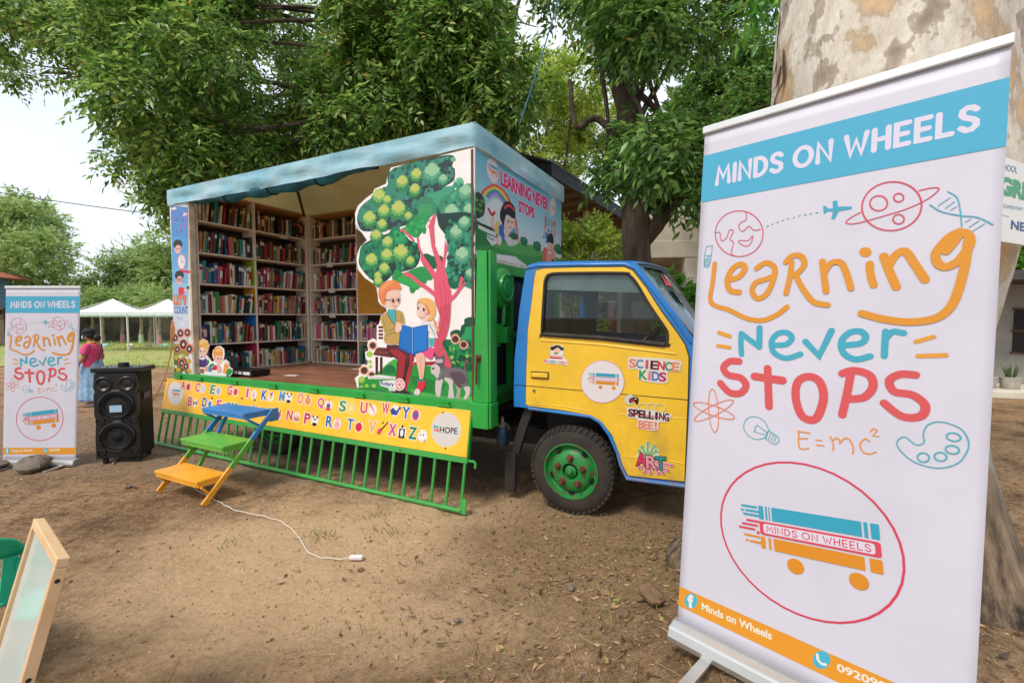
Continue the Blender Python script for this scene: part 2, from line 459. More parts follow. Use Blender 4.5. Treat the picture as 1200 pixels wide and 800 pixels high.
# ------------------------------------------------------------------ drawings for the printed panels, in metres on each panel
ART = {
'cut': [
('p','#efeae6',0,[-.931,3.164,-.979,3.082,-.994,3.02,-1.062,3.005,-1.145,2.988,-1.166,2.949,-1.259,2.909,-1.368,2.847,-1.409,2.777,-1.402,2.626,-1.411,2.691,-1.323,2.577,-1.254,2.495,-1.344,2.437,-1.383,2.377,-1.399,2.314,-1.383,2.21,-1.29,2.12,-1.185,2.063,-1.137,2.014,-1.121,1.939,-1.117,1.881,-1.081,1.843,-1.016,1.813,-1.009,1.783,-1.089,1.733,-1.107,1.66,-1.141,1.641,-1.146,1.506,-1.133,1.48,-1.196,1.509,-1.261,1.483,-1.272,1.433,-1.256,1.39,-1.304,1.367,-1.297,1.302,-1.266,1.276,-1.274,1.235,-1.339,1.24,-1.387,1.193,-1.393,1.132,-1.454,1.089,-1.433,1.041,-1.417,.958,-.684,.938,.0,.938,.013,3.203]),
('p','#2f9a42',0,[-1.397,.96,-1.402,1.076,-1.328,1.103,-1.153,1.167,-.917,1.254,-.679,1.27,-.477,1.264,-.237,1.256,-.007,1.248,-.009,.95,-.684,.949]),
('p','#4fb54a',1,[-1.082,1.203,-.971,1.288,-.889,1.308,-.904,1.18,-1.042,1.162]),
('p','#23843c',1,[-.733,1.158,-.479,1.132,-.309,1.103,-.406,1.016,-.631,1.041]),
('p','#55b848',0,[-.734,1.033,-.555,1.005,-.31,.983,-.02,1.006,-.02,.967,-.683,.958]),
('p','#1f5a40',1,[-.253,1.532,-.257,1.579,-.224,1.603,-.178,1.611,-.146,1.604,-.136,1.643,-.104,1.666,-.104,1.701,-.068,1.72,-.005,1.72,.03,1.659,.028,1.278,-.255,1.265]),
('p','#2aa35c',1,[-.142,1.527,-.096,1.589,-.095,1.628,-.05,1.636,.021,1.629,.029,1.355,-.161,1.347]),
('p','#1d7a4a',1,[-.365,1.478,-.305,1.519,-.188,1.512,-.012,1.506,-.01,1.248,-.236,1.266,-.306,1.381]),
('f','#9dce55',7,[-.241,1.437,.038,.031]),
('f','#9dce55',7,[-.236,1.354,.026,.022]),
('f','#9dce55',7,[-.172,1.368,.021,.018]),
('f','#9dce55',7,[-.155,1.323,.032,.027]),
('f','#9dce55',7,[-.224,1.305,.023,.02]),
('f','#9dce55',7,[-.076,1.375,.025,.021]),
('f','#9dce55',7,[-.029,1.362,.022,.019]),
('p','#17583a',1,[-.064,1.245,-.052,1.289,-.018,1.3,-.01,1.248]),
('sc',['#1a6a42','#249a55','#145238'],70,.012,.03,0,[-.353,1.479,-.188,1.502,-.012,1.487,-.018,1.257,-.236,1.266]),
('f','#f3b89a',12,[-.199,1.524,.06,.051]),
('e','#5a3430',[-.2,1.523,.037,.001,.0,.031],.0),
('f','#f3b89a',12,[-.11,1.475,.052,.044]),
('e','#5a3430',[-.11,1.475,.033,.001,.0,.028],.0),
('p','#7a2c2e',0,[-1.119,1.635,-1.058,1.635,-1.058,1.611,-1.119,1.612]),
('p','#7a2c2e',0,[-1.119,1.599,-1.058,1.599,-1.059,1.576,-1.12,1.576]),
('p','#7a2c2e',0,[-1.12,1.562,-1.059,1.563,-1.059,1.539,-1.121,1.54]),
('p','#7a2c2e',0,[-1.121,1.528,-1.06,1.529,-1.06,1.505,-1.121,1.505]),
('p','#6d2f2c',0,[-1.2,1.343,-1.141,1.421,-.427,1.417,-.427,1.352,-.652,1.343,-.97,1.325]),
('p','#8c4236',0,[-1.163,1.383,-.678,1.378,-.678,1.363,-1.175,1.363]),
('p','#4d2128',0,[-1.165,1.323,-1.128,1.325,-1.134,1.152,-1.168,1.15]),
('p','#4d2128',0,[-1.105,1.325,-1.069,1.327,-1.075,1.155,-1.109,1.153]),
('p','#a83038',0,[-.679,1.29,-.428,1.311,-.428,1.271,-.679,1.263]),
('p','#37474a',1,[-.911,3.148,-.256,3.182,-.222,3.074,-.194,3.042,-.206,2.949,-.304,2.905,-.388,2.858,-.533,2.846,-.608,2.805,-.634,2.689,-.712,2.607,-.868,2.59,-.988,2.57,-1.195,2.577,-1.323,2.598,-1.379,2.688,-1.37,2.773,-1.317,2.842,-1.188,2.901,-1.131,2.967,-.981,2.99]),
('p','#3f8f78',1,[-.904,3.15,-.704,3.163,-.578,3.174,-.542,3.091,-.705,3.045,-.732,2.929,-.759,2.852,-.89,2.806,-.985,2.775,-1.149,2.751,-1.221,2.695,-1.35,2.686,-1.37,2.773,-1.303,2.851,-1.16,2.919,-1.117,2.976,-.987,2.991,-.959,3.079]),
('p','#4c9a80',1,[-.529,3.152,-.337,3.166,-.25,3.177,-.291,3.131,-.409,3.12,-.505,3.124]),
('p','#3f8f6c',1,[-.712,2.607,-.608,2.815,-.508,2.853,-.34,2.881,-.189,2.862,-.225,2.734,-.33,2.688,-.349,2.555,-.413,2.667,-.493,2.626,-.598,2.567]),
('p','#3f9a78',1,[-.318,2.744,-.189,2.853,-.177,2.945,-.132,2.893,.001,2.867,-.001,2.487,-.18,2.502,-.33,2.688]),
('p','#37474a',1,[-.389,2.733,-.295,2.617,-.001,2.589,-.001,2.487,-.343,2.516]),
('p','#48a57f',1,[-.533,2.856,-.508,2.911,-.435,2.907,-.423,2.862,-.34,2.881,-.316,2.906,-.223,2.904,-.194,2.957,-.189,2.881,-.259,2.833,-.341,2.804,-.377,2.741,-.424,2.775,-.448,2.817]),
('p','#46a06a',1,[-.596,2.764,-.461,2.76,-.45,2.681,-.511,2.628,-.611,2.578,-.662,2.542,-.816,2.555,-.712,2.607,-.622,2.658]),
('p','#70b98a',1,[-.238,3.151,-.193,3.149,-.187,3.115,-.233,3.118]),
('p','#6fbd8d',1,[-.177,2.959,-.121,2.957,-.099,2.907,-.166,2.897]),
('sc',['#4a8f7c','#357a66','#3f8a74','#2f5f58'],260,.012,.035,0,[-.911,3.143,-.256,3.173,-.222,3.074,-.2,2.948,-.316,2.897,-.533,2.836,-.608,2.776,-.66,2.642,-.988,2.57,-1.337,2.61,-1.37,2.773,-1.16,2.919,-.987,2.991]),
('sc',['#3a9476','#2f7d68','#55b08c','#2f5f58'],130,.012,.03,0,[-.318,2.744,-.189,2.853,-.177,2.936,.001,2.857,-.001,2.487,-.18,2.502,-.33,2.688]),
('f','#3a8a52',12,[-.796,2.994,.099,.077]),
('f','#74b866',11,[-.795,3.014,.082,.064]),
('f','#c3d06a',8,[-.827,3.029,.037,.029]),
('f','#c3d06a',8,[-.765,3.018,.037,.029]),
('f','#c3d06a',8,[-.795,3.044,.042,.033]),
('f','#c3d06a',8,[-.794,3.005,.034,.026]),
('f','#3a8a52',12,[-.623,3.042,.088,.07]),
('f','#74b866',11,[-.623,3.06,.073,.058]),
('f','#c3d06a',8,[-.651,3.074,.033,.026]),
('f','#c3d06a',8,[-.596,3.064,.033,.026]),
('f','#c3d06a',8,[-.623,3.088,.037,.029]),
('f','#c3d06a',8,[-.622,3.052,.03,.024]),
('f','#3a8a52',12,[-.644,2.908,.086,.068]),
('f','#74b866',11,[-.644,2.925,.071,.056]),
('f','#c3d06a',8,[-.671,2.938,.032,.025]),
('f','#c3d06a',8,[-.618,2.929,.032,.025]),
('f','#c3d06a',8,[-.643,2.952,.036,.029]),
('f','#c3d06a',8,[-.642,2.917,.029,.023]),
('f','#3a8a52',12,[-1.084,2.895,.113,.085]),
('f','#74b866',11,[-1.084,2.917,.094,.071]),
('f','#c3d06a',8,[-1.12,2.933,.043,.032]),
('f','#c3d06a',8,[-1.049,2.922,.042,.032]),
('f','#c3d06a',8,[-1.083,2.951,.048,.036]),
('f','#c3d06a',8,[-1.082,2.907,.038,.029]),
('f','#3a8a52',12,[-.983,2.851,.071,.054]),
('f','#74b866',11,[-.983,2.865,.059,.045]),
('f','#c3d06a',8,[-1.006,2.876,.027,.02]),
('f','#c3d06a',8,[-.961,2.869,.026,.02]),
('f','#c3d06a',8,[-.983,2.887,.03,.023]),
('f','#c3d06a',8,[-.982,2.859,.024,.018]),
('f','#3a8a52',12,[-1.026,2.747,.099,.075]),
('f','#74b866',11,[-1.025,2.766,.083,.062]),
('f','#c3d06a',8,[-1.057,2.78,.037,.028]),
('f','#c3d06a',8,[-.995,2.771,.037,.028]),
('f','#c3d06a',8,[-1.025,2.796,.042,.032]),
('f','#c3d06a',8,[-1.024,2.758,.034,.025]),
('f','#3a8a52',12,[-.845,2.743,.124,.096]),
('f','#74b866',11,[-.845,2.767,.103,.079]),
('f','#c3d06a',8,[-.885,2.785,.046,.036]),
('f','#c3d06a',8,[-.807,2.773,.046,.035]),
('f','#c3d06a',8,[-.844,2.805,.052,.04]),
('f','#c3d06a',8,[-.843,2.756,.042,.032]),
('f','#3a8a52',12,[-1.214,2.689,.117,.087]),
('f','#74b866',11,[-1.214,2.712,.097,.072]),
('f','#c3d06a',8,[-1.251,2.728,.044,.033]),
('f','#c3d06a',8,[-1.178,2.718,.043,.032]),
('f','#c3d06a',8,[-1.213,2.746,.049,.037]),
('f','#c3d06a',8,[-1.212,2.702,.039,.029]),
('f','#3a8a52',12,[-1.055,2.618,.089,.067]),
('f','#74b866',11,[-1.055,2.635,.074,.056]),
('f','#c3d06a',8,[-1.084,2.647,.033,.025]),
('f','#c3d06a',8,[-1.028,2.64,.033,.025]),
('f','#c3d06a',8,[-1.055,2.662,.038,.029]),
('f','#c3d06a',8,[-1.054,2.627,.03,.023]),
('f','#3a8a52',12,[-.723,2.673,.063,.05]),
('f','#74b866',11,[-.723,2.686,.053,.041]),
('f','#c3d06a',8,[-.744,2.695,.024,.018]),
('f','#c3d06a',8,[-.704,2.689,.024,.018]),
('f','#c3d06a',8,[-.723,2.706,.027,.021]),
('f','#c3d06a',8,[-.722,2.68,.021,.017]),
('f','#3f8f72',12,[-.446,3.032,.128,.102]),
('f','#62ac86',11,[-.445,3.058,.106,.085]),
('f','#9fcfa6',8,[-.486,3.079,.048,.038]),
('f','#9fcfa6',8,[-.406,3.064,.047,.038]),
('f','#9fcfa6',8,[-.445,3.099,.054,.043]),
('f','#9fcfa6',8,[-.443,3.047,.043,.035]),
('f','#3f8f72',12,[-.322,2.963,.066,.054]),
('f','#62ac86',11,[-.321,2.976,.055,.045]),
('f','#9fcfa6',8,[-.343,2.987,.025,.02]),
('f','#9fcfa6',8,[-.301,2.98,.025,.02]),
('f','#9fcfa6',8,[-.321,2.998,.028,.023]),
('f','#9fcfa6',8,[-.32,2.97,.022,.018]),
('f','#3f8f72',12,[-.082,2.816,.099,.082]),
('f','#62ac86',11,[-.082,2.836,.082,.068]),
('f','#9fcfa6',8,[-.114,2.852,.037,.031]),
('f','#9fcfa6',8,[-.052,2.842,.036,.031]),
('f','#9fcfa6',8,[-.082,2.869,.042,.035]),
('f','#9fcfa6',8,[-.081,2.827,.033,.028]),
('f','#3f8f72',12,[-.231,2.651,.109,.09]),
('f','#62ac86',11,[-.231,2.674,.09,.074]),
('f','#9fcfa6',8,[-.266,2.691,.041,.034]),
('f','#9fcfa6',8,[-.198,2.68,.04,.033]),
('f','#9fcfa6',8,[-.231,2.71,.046,.038]),
('f','#9fcfa6',8,[-.229,2.664,.037,.03]),
('f','#3f8f72',12,[-.05,2.658,.079,.066]),
('f','#62ac86',11,[-.05,2.675,.065,.055]),
('f','#9fcfa6',8,[-.075,2.687,.029,.025]),
('f','#9fcfa6',8,[-.026,2.68,.029,.025]),
('f','#9fcfa6',8,[-.05,2.701,.033,.028]),
('f','#9fcfa6',8,[-.049,2.668,.027,.022]),
('f','#3f8f72',12,[-.095,2.541,.079,.067]),
('f','#62ac86',11,[-.095,2.558,.066,.055]),
('f','#9fcfa6',8,[-.121,2.57,.03,.025]),
('f','#9fcfa6',8,[-.071,2.563,.029,.025]),
('f','#9fcfa6',8,[-.095,2.584,.034,.028]),
('f','#9fcfa6',8,[-.094,2.55,.027,.022]),
('p','#243f3c',1,[-1.225,2.484,-1.016,2.531,-.855,2.559,-.714,2.456,-.613,2.409,-.589,2.298,-.641,2.201,-.77,2.166,-.902,2.152,-1.025,2.073,-1.149,2.078,-1.275,2.157,-1.36,2.258,-1.358,2.344,-1.327,2.438]),
('p','#22855c',1,[-1.327,2.427,-1.226,2.463,-1.017,2.5,-.894,2.603,-.764,2.511,-.74,2.428,-.871,2.417,-1.061,2.347,-1.203,2.207,-1.317,2.212,-1.358,2.322]),
('p','#2fa05c',1,[-.816,2.566,-.712,2.597,-.609,2.677,-.51,2.687,-.486,2.626,-.524,2.58,-.518,2.53,-.599,2.507,-.612,2.474,-.675,2.484,-.738,2.529]),
('p','#2fae62',1,[-.895,2.562,-.842,2.542,-.752,2.479,-.791,2.442,-.87,2.438,-.902,2.491]),
('p','#243f3c',1,[-.355,2.584,-.343,2.535,-.297,2.473,-.181,2.436,-.013,2.413,-.0,2.626,-.354,2.662]),
('p','#2f8f72',1,[-.308,2.465,-.226,2.535,-.135,2.536,-.079,2.456,-.012,2.469,-.004,2.019,-.07,1.992,-.184,2.044,-.265,2.027,-.288,2.125,-.275,2.26,-.262,2.375]),
('p','#243f3c',1,[-.276,2.212,-.183,2.226,-.069,2.21,-.036,2.152,-.093,2.041,-.184,1.986,-.242,2.007,-.282,2.086]),
('p','#1f6a4a',1,[-.277,2.076,-.183,2.111,-.149,2.043,-.184,1.982,-.254,1.998]),
('sc',['#1f7a54','#2a8a60','#1b5a48','#2f9a6a'],230,.012,.034,0,[-1.327,2.427,-1.197,2.482,-.855,2.559,-.714,2.456,-.613,2.409,-.602,2.299,-.641,2.211,-.902,2.152,-1.149,2.078,-1.275,2.157,-1.375,2.237]),
('sc',['#2a8a66','#1f6a52','#3a9f7c','#2b4a48'],180,.012,.034,0,[-.308,2.465,-.295,2.608,-.001,2.58,-.003,2.028,-.184,1.996,-.277,2.086,-.287,2.212,-.268,2.375]),
('sc',['#259048','#33a85a','#1f7f44'],60,.01,.028,0,[-.915,2.152,-.77,2.136,-.553,2.186,-.456,2.073,-.555,2.017,-.669,1.97,-.837,2.056]),
('sc',['#2a9a50','#239048','#3fb868'],60,.01,.028,0,[-.789,2.563,-.61,2.667,-.486,2.684,-.537,2.512,-.612,2.479,-.738,2.529]),
('p','#1f6a48',1,[-.565,2.227,-.577,2.297,-.515,2.318,-.442,2.289,-.346,2.283,-.323,2.224,-.419,2.17,-.516,2.175]),
('p','#2a9a50',1,[-.915,2.152,-.861,2.196,-.796,2.147,-.667,2.182,-.553,2.196,-.468,2.123,-.456,2.073,-.542,2.066,-.555,2.007,-.643,2.01,-.67,1.955,-.714,1.966,-.72,2.012,-.837,2.056,-.929,2.091]),
('p','#37b056',1,[-.863,2.098,-.77,2.126,-.642,2.08,-.593,2.018,-.669,2.0,-.72,2.032,-.824,2.056]),
('f','#3a8a52',12,[-1.126,2.519,.09,.068]),
('f','#74b866',11,[-1.126,2.537,.075,.056]),
('f','#c3d06a',8,[-1.155,2.549,.034,.025]),
('f','#c3d06a',8,[-1.099,2.542,.033,.025]),
('f','#c3d06a',8,[-1.125,2.564,.038,.029]),
('f','#c3d06a',8,[-1.125,2.529,.03,.023]),
('f','#3a8a52',12,[-.984,2.44,.092,.071]),
('f','#74b866',11,[-.984,2.458,.077,.059]),
('f','#c3d06a',8,[-1.013,2.47,.035,.026]),
('f','#c3d06a',8,[-.955,2.464,.034,.026]),
('f','#c3d06a',8,[-.983,2.486,.039,.03]),
('f','#c3d06a',8,[-.982,2.45,.031,.024]),
('f','#3a8a52',12,[-.993,2.315,.099,.076]),
('f','#74b866',11,[-.993,2.334,.082,.063]),
('f','#c3d06a',8,[-1.024,2.347,.037,.028]),
('f','#c3d06a',8,[-.962,2.341,.037,.028]),
('f','#c3d06a',8,[-.992,2.364,.042,.032]),
('f','#c3d06a',8,[-.991,2.326,.034,.026]),
('f','#3a8a52',12,[-.819,2.324,.124,.096]),
('f','#74b866',11,[-.819,2.348,.103,.08]),
('f','#c3d06a',8,[-.859,2.365,.046,.036]),
('f','#c3d06a',8,[-.781,2.357,.046,.036]),
('f','#c3d06a',8,[-.818,2.386,.052,.041]),
('f','#c3d06a',8,[-.817,2.337,.042,.033]),
('f','#3a8a52',12,[-1.194,2.278,.108,.081]),
('f','#74b866',11,[-1.194,2.299,.09,.067]),
('f','#c3d06a',8,[-1.229,2.312,.041,.03]),
('f','#c3d06a',8,[-1.161,2.306,.04,.03]),
('f','#c3d06a',8,[-1.193,2.331,.046,.034]),
('f','#c3d06a',8,[-1.192,2.29,.037,.028]),
('f','#3a8a52',12,[-1.029,2.189,.089,.068]),
('f','#74b866',11,[-1.029,2.206,.074,.056]),
('f','#c3d06a',8,[-1.057,2.218,.033,.025]),
('f','#c3d06a',8,[-1.002,2.213,.033,.025]),
('f','#c3d06a',8,[-1.028,2.233,.038,.029]),
('f','#c3d06a',8,[-1.028,2.199,.03,.023]),
('f','#3a8a52',12,[-.704,2.248,.068,.054]),
('f','#74b866',11,[-.704,2.262,.057,.044]),
('f','#c3d06a',8,[-.726,2.271,.025,.02]),
('f','#c3d06a',8,[-.683,2.267,.025,.02]),
('f','#c3d06a',8,[-.703,2.283,.029,.023]),
('f','#c3d06a',8,[-.703,2.256,.023,.018]),
('f','#3a8a52',12,[-1.113,2.125,.066,.05]),
('f','#74b866',11,[-1.113,2.138,.054,.041]),
('f','#c3d06a',8,[-1.134,2.146,.025,.019]),
('f','#c3d06a',8,[-1.093,2.142,.024,.018]),
('f','#c3d06a',8,[-1.113,2.157,.028,.021]),
('f','#c3d06a',8,[-1.112,2.132,.022,.017]),
('f','#3a8a52',12,[-1.107,2.07,.074,.056]),
('f','#74b866',11,[-1.107,2.084,.061,.046]),
('f','#c3d06a',8,[-1.131,2.093,.028,.021]),
('f','#c3d06a',8,[-1.085,2.09,.027,.021]),
('f','#c3d06a',8,[-1.107,2.107,.031,.024]),
('f','#c3d06a',8,[-1.106,2.078,.025,.019]),
('f','#3a8a52',12,[-1.049,2.619,.081,.061]),
('f','#74b866',11,[-1.048,2.635,.067,.051]),
('f','#c3d06a',8,[-1.074,2.646,.03,.023]),
('f','#c3d06a',8,[-1.024,2.639,.03,.023]),
('f','#c3d06a',8,[-1.048,2.659,.034,.026]),
('f','#c3d06a',8,[-1.047,2.628,.027,.021]),
('f','#3f8f72',12,[-.181,2.469,.095,.078]),
('f','#62ac86',11,[-.181,2.489,.079,.065]),
('f','#9fcfa6',8,[-.211,2.503,.035,.029]),
('f','#9fcfa6',8,[-.152,2.495,.035,.029]),
('f','#9fcfa6',8,[-.18,2.521,.04,.033]),
('f','#9fcfa6',8,[-.179,2.481,.032,.026]),
('f','#3f8f72',12,[-.12,2.264,.1,.084]),
('f','#62ac86',11,[-.119,2.285,.083,.07]),
('f','#9fcfa6',8,[-.152,2.3,.038,.031]),
('f','#9fcfa6',8,[-.089,2.293,.037,.031]),
('f','#9fcfa6',8,[-.119,2.319,.042,.035]),
('f','#9fcfa6',8,[-.118,2.276,.034,.029]),
('f','#3f8f72',12,[-.095,2.55,.079,.066]),
('f','#62ac86',11,[-.095,2.567,.066,.055]),
('f','#9fcfa6',8,[-.121,2.579,.03,.025]),
('f','#9fcfa6',8,[-.071,2.572,.029,.025]),
('f','#9fcfa6',8,[-.095,2.594,.034,.028]),
('f','#9fcfa6',8,[-.094,2.56,.027,.022]),
('f','#3f8f72',12,[-.036,2.098,.066,.056]),
('f','#62ac86',11,[-.036,2.112,.055,.046]),
('f','#9fcfa6',8,[-.058,2.121,.025,.021]),
('f','#9fcfa6',8,[-.016,2.117,.024,.021]),
('f','#9fcfa6',8,[-.036,2.134,.028,.024]),
('f','#9fcfa6',8,[-.035,2.106,.022,.019]),
('p','#ec6078',0,[-.428,1.894,-.432,2.072,-.492,2.154,-.584,2.258,-.577,2.327,-.515,2.264,-.407,2.13,-.394,2.208,-.453,2.368,-.481,2.547,-.517,2.599,-.487,2.567,-.469,2.595,-.492,2.646,-.462,2.614,-.425,2.673,-.404,2.666,-.427,2.562,-.416,2.385,-.34,2.225,-.316,2.291,-.303,2.435,-.292,2.377,-.262,2.384,-.28,2.328,-.298,2.281,-.311,2.184,-.288,2.077,-.242,1.969,-.237,1.891]),
('s','#ec6078',.023,1,0,[-.816,2.555,-.764,2.536,-.663,2.448]),
('s','#ec6078',.022,1,0,[-.612,2.464,-.601,2.388,-.57,2.322,-.54,2.275]),
('s','#ec6078',.038,1,0,[-.77,2.136,-.693,2.112,-.618,2.059,-.494,1.985,-.409,1.924]),
('s','#ec6078',.016,1,0,[-.699,2.133,-.693,2.102]),
('s','#ec6078',.032,1,0,[-.232,1.891,-.173,1.948,-.138,2.004,-.127,2.071]),
('s','#ec6078',.017,1,0,[-.15,1.966,-.087,2.031]),
('p','#ec6078',1,[-.43,2.053,-.411,1.934,-.422,1.871,-.394,1.799,-.365,1.72,-.386,1.641,-.406,1.577,-.397,1.497,-.329,1.499,-.291,1.563,-.257,1.689,-.246,1.813,-.238,1.938,-.268,2.024,-.295,2.126,-.429,2.131]),
('p','#d9566c',1,[-.406,1.577,-.356,1.688,-.374,1.791,-.326,1.83,-.255,1.829,-.257,1.689,-.291,1.563,-.329,1.499,-.397,1.497]),
('s','#c83c58',.005,1,0,[-.372,2.035,-.345,1.893,-.355,1.799,-.385,1.657]),
('s','#c83c58',.005,1,0,[-.324,2.064,-.302,1.923,-.312,1.767,-.357,1.578]),
('s','#c83c58',.005,1,0,[-.278,1.97,-.269,1.829,-.299,1.657]),
('p','#d9566c',1,[-.425,1.537,-.317,1.539,-.341,1.479,-.306,1.411,-.236,1.275,-.331,1.261,-.427,1.387]),
('p','#f6b9a8',0,[-.972,1.837,-.901,1.837,-.902,1.778,-.973,1.779]),
('p','#fbcdbd',1,[-1.036,1.905,-1.037,1.838,-.999,1.825,-.956,1.795,-.902,1.807,-.854,1.844,-.837,1.885,-.836,1.96,-.856,2.001,-.985,1.997]),
('p','#ef8a52',1,[-1.043,1.842,-1.091,1.898,-1.107,1.974,-1.078,2.033,-1.016,2.069,-.94,2.083,-.866,2.072,-.824,2.025,-.819,1.992,-.899,1.994,-.985,1.98,-1.01,1.939,-1.014,1.888]),
('p','#f7a569',1,[-1.073,2.007,-1.006,2.056,-.908,2.069,-.952,2.046,-1.029,2.006,-1.062,1.957]),
('s','#3b2a2e',.006,0,0,[-1.036,1.892,-.954,1.891]),
('e','#e98b7f',[-.922,1.888,.028,-.001,.001,.028],.004),
('e','#e98b7f',[-.853,1.892,.025,-.001,.001,.026],.004),
('e','#2b2629',[-.921,1.885,.014,-.0,.0,.017],.0),
('e','#2b2629',[-.853,1.889,.013,-.0,.0,.015],.0),
('s','#d9655f',.005,1,0,[-.934,1.841,-.907,1.83,-.88,1.838]),
('p','#c6a35c',1,[-1.0,1.775,-1.083,1.728,-1.084,1.686,-1.037,1.567,-1.033,1.483,-.78,1.488,-.777,1.654,-.797,1.753,-.828,1.782,-.891,1.795]),
('p','#3fb7bd',0,[-.994,1.8,-.902,1.795,-.899,1.653,-.947,1.703,-.989,1.762]),
('s','#4a4a35',.009,0,0,[-1.002,1.775,-.958,1.703,-.894,1.636]),
('s','#3f5a4a',.008,0,0,[-.897,1.791,-.888,1.687]),
('s','#8c6f3a',.006,1,0,[-1.046,1.686,-1.003,1.585,-.905,1.62]),
('s','#8c6f3a',.006,1,0,[-1.032,1.534,-.938,1.569,-.863,1.578]),
('s','#8c6f3a',.006,1,0,[-.829,1.753,-.819,1.67]),
('p','#c9a35e',0,[-1.046,1.525,-.845,1.529,-.853,1.466,-.9,1.454,-1.036,1.466]),
('p','#4a2428',0,[-1.016,1.451,-.847,1.45,-.677,1.388,-.672,1.327,-.706,1.191,-.787,.998,-.908,.995,-.898,1.159,-.882,1.308,-.983,1.357,-1.016,1.409]),
('p','#a8323c',1,[-.982,1.41,-.874,1.413,-.782,1.353,-.783,1.291,-.812,1.143,-.854,1.004,-.901,1.001,-.891,1.16,-.869,1.308,-.942,1.358]),
('p','#b53540',1,[-.729,1.376,-.678,1.357,-.692,1.264,-.733,1.117,-.774,1.01,-.794,1.008,-.772,1.156,-.731,1.273]),
('p','#6e2a30',1,[-1.009,1.43,-.914,1.438,-.755,1.386,-.75,1.313,-.77,1.281,-.782,1.353,-.887,1.407,-.982,1.399]),
('p','#3a2b30',1,[-.963,.964,-.935,.993,-.787,1.009,-.683,.97,-.736,.958,-.855,.957]),
('p','#f6b9a8',0,[-.562,1.72,-.502,1.72,-.503,1.656,-.562,1.655]),
('p','#fbd3c6',1,[-.62,1.866,-.636,1.801,-.637,1.752,-.602,1.704,-.542,1.688,-.482,1.712,-.462,1.784,-.49,1.856]),
('p','#f7bb6e',1,[-.631,1.833,-.62,1.886,-.559,1.903,-.49,1.899,-.432,1.863,-.413,1.799,-.423,1.736,-.463,1.696,-.522,1.692,-.472,1.744,-.486,1.784,-.53,1.824,-.58,1.865,-.615,1.857]),
('p','#f08a50',1,[-.53,1.856,-.486,1.792,-.487,1.752,-.521,1.8]),
('p','#f2a35f',1,[-.443,1.704,-.405,1.68,-.414,1.656,-.376,1.617,-.386,1.585,-.434,1.664]),
('e','#333',[-.618,1.811,.009,-.0,.0,.013],.0),
('e','#333',[-.551,1.796,.011,-.0,.0,.016],.0),
('s','#d9655f',.004,1,0,[-.602,1.732,-.572,1.72,-.536,1.736]),
('e','#f3a9a0',[-.521,1.76,.02,-.0,.0,.011],.0),
('p','#f4e6ea',1,[-.582,1.671,-.483,1.68,-.434,1.648,-.396,1.545,-.406,1.529,-.503,1.591,-.504,1.495,-.585,1.493]),
('s','#3aa8a0',.009,0,0,[-.483,1.656,-.425,1.561]),
('p','#4fc0cf',0,[-.493,1.53,-.425,1.527,-.432,1.467,-.488,1.44]),
('s','#2f97ab',.006,0,0,[-.487,1.505,-.432,1.515]),
('s','#2f97ab',.006,0,0,[-.487,1.48,-.432,1.49]),
('p','#ee5a8c',1,[-.659,1.368,-.651,1.415,-.55,1.438,-.475,1.44,-.433,1.427,-.439,1.376,-.471,1.325,-.539,1.352]),
('p','#f7bfa9',1,[-.652,1.369,-.545,1.362,-.56,1.158,-.604,1.125,-.616,1.196]),
('s','#d98f80',.006,1,0,[-.595,1.35,-.588,1.228,-.585,1.146]),
('p','#e2354a',1,[-.63,1.123,-.554,1.133,-.539,1.088,-.568,1.035,-.619,1.0,-.663,1.018,-.63,1.072]),
('p','#2f7f8c',0,[-.63,1.128,-.554,1.138,-.554,1.117,-.63,1.103]),
('e','#e8d9dc',[-.637,1.004,.036,.003,.001,.035],.0),
('p','#1e63b4',0,[-.817,1.652,-.684,1.628,-.503,1.656,-.502,1.495,-.503,1.414,-.688,1.359,-.86,1.42,-.842,1.57]),
('p','#2577cc',0,[-.804,1.639,-.695,1.62,-.698,1.383,-.839,1.437,-.832,1.554]),
('p','#2a80d8',0,[-.669,1.62,-.515,1.644,-.517,1.422,-.672,1.384]),
('s','#f2f0ee',.006,1,0,[-.817,1.654,-.746,1.644,-.684,1.63,-.593,1.645,-.505,1.657]),
('s','#9cc3ea',.007,0,0,[-.685,1.622,-.688,1.375]),
('p','#fbcdbd',1,[-.888,1.661,-.825,1.666,-.82,1.604,-.858,1.578,-.89,1.578]),
('p','#d9cbc9',1,[-.332,1.211,-.237,1.167,-.232,1.088,-.221,.97,-.286,.955,-.273,1.095,-.321,1.142]),
('p','#b9a6a8',1,[-.203,1.11,-.15,1.103,-.157,.995,-.198,.982,-.185,1.052]),
('p','#d9cbc9',1,[-.121,1.105,-.048,1.091,-.054,1.022,-.094,.976,-.117,.984,-.093,1.039]),
('p','#d9cbc9',1,[-.417,1.136,-.344,1.151,-.357,1.08,-.376,.988,-.419,.99,-.43,1.065]),
('p','#7d6c78',1,[-.343,1.28,-.284,1.263,-.109,1.252,-.081,1.205,-.07,1.119,-.122,1.096,-.191,1.101,-.237,1.157,-.32,1.172,-.393,1.138,-.392,1.198]),
('p','#5f4f5a',1,[-.261,1.215,-.121,1.222,-.081,1.137,-.133,1.114,-.156,1.083,-.191,1.111,-.232,1.157]),
('s','#8c5a62',.015,1,0,[-.092,1.248,-.097,1.292,-.074,1.336,-.063,1.312]),
('p','#6b5a64',1,[-.421,1.327,-.427,1.387,-.397,1.363,-.367,1.354,-.33,1.375,-.313,1.361,-.319,1.311,-.32,1.252,-.368,1.229,-.428,1.246]),
('p','#d9cbc9',1,[-.465,1.264,-.416,1.287,-.368,1.249,-.38,1.188,-.399,1.152,-.441,1.185,-.472,1.204]),
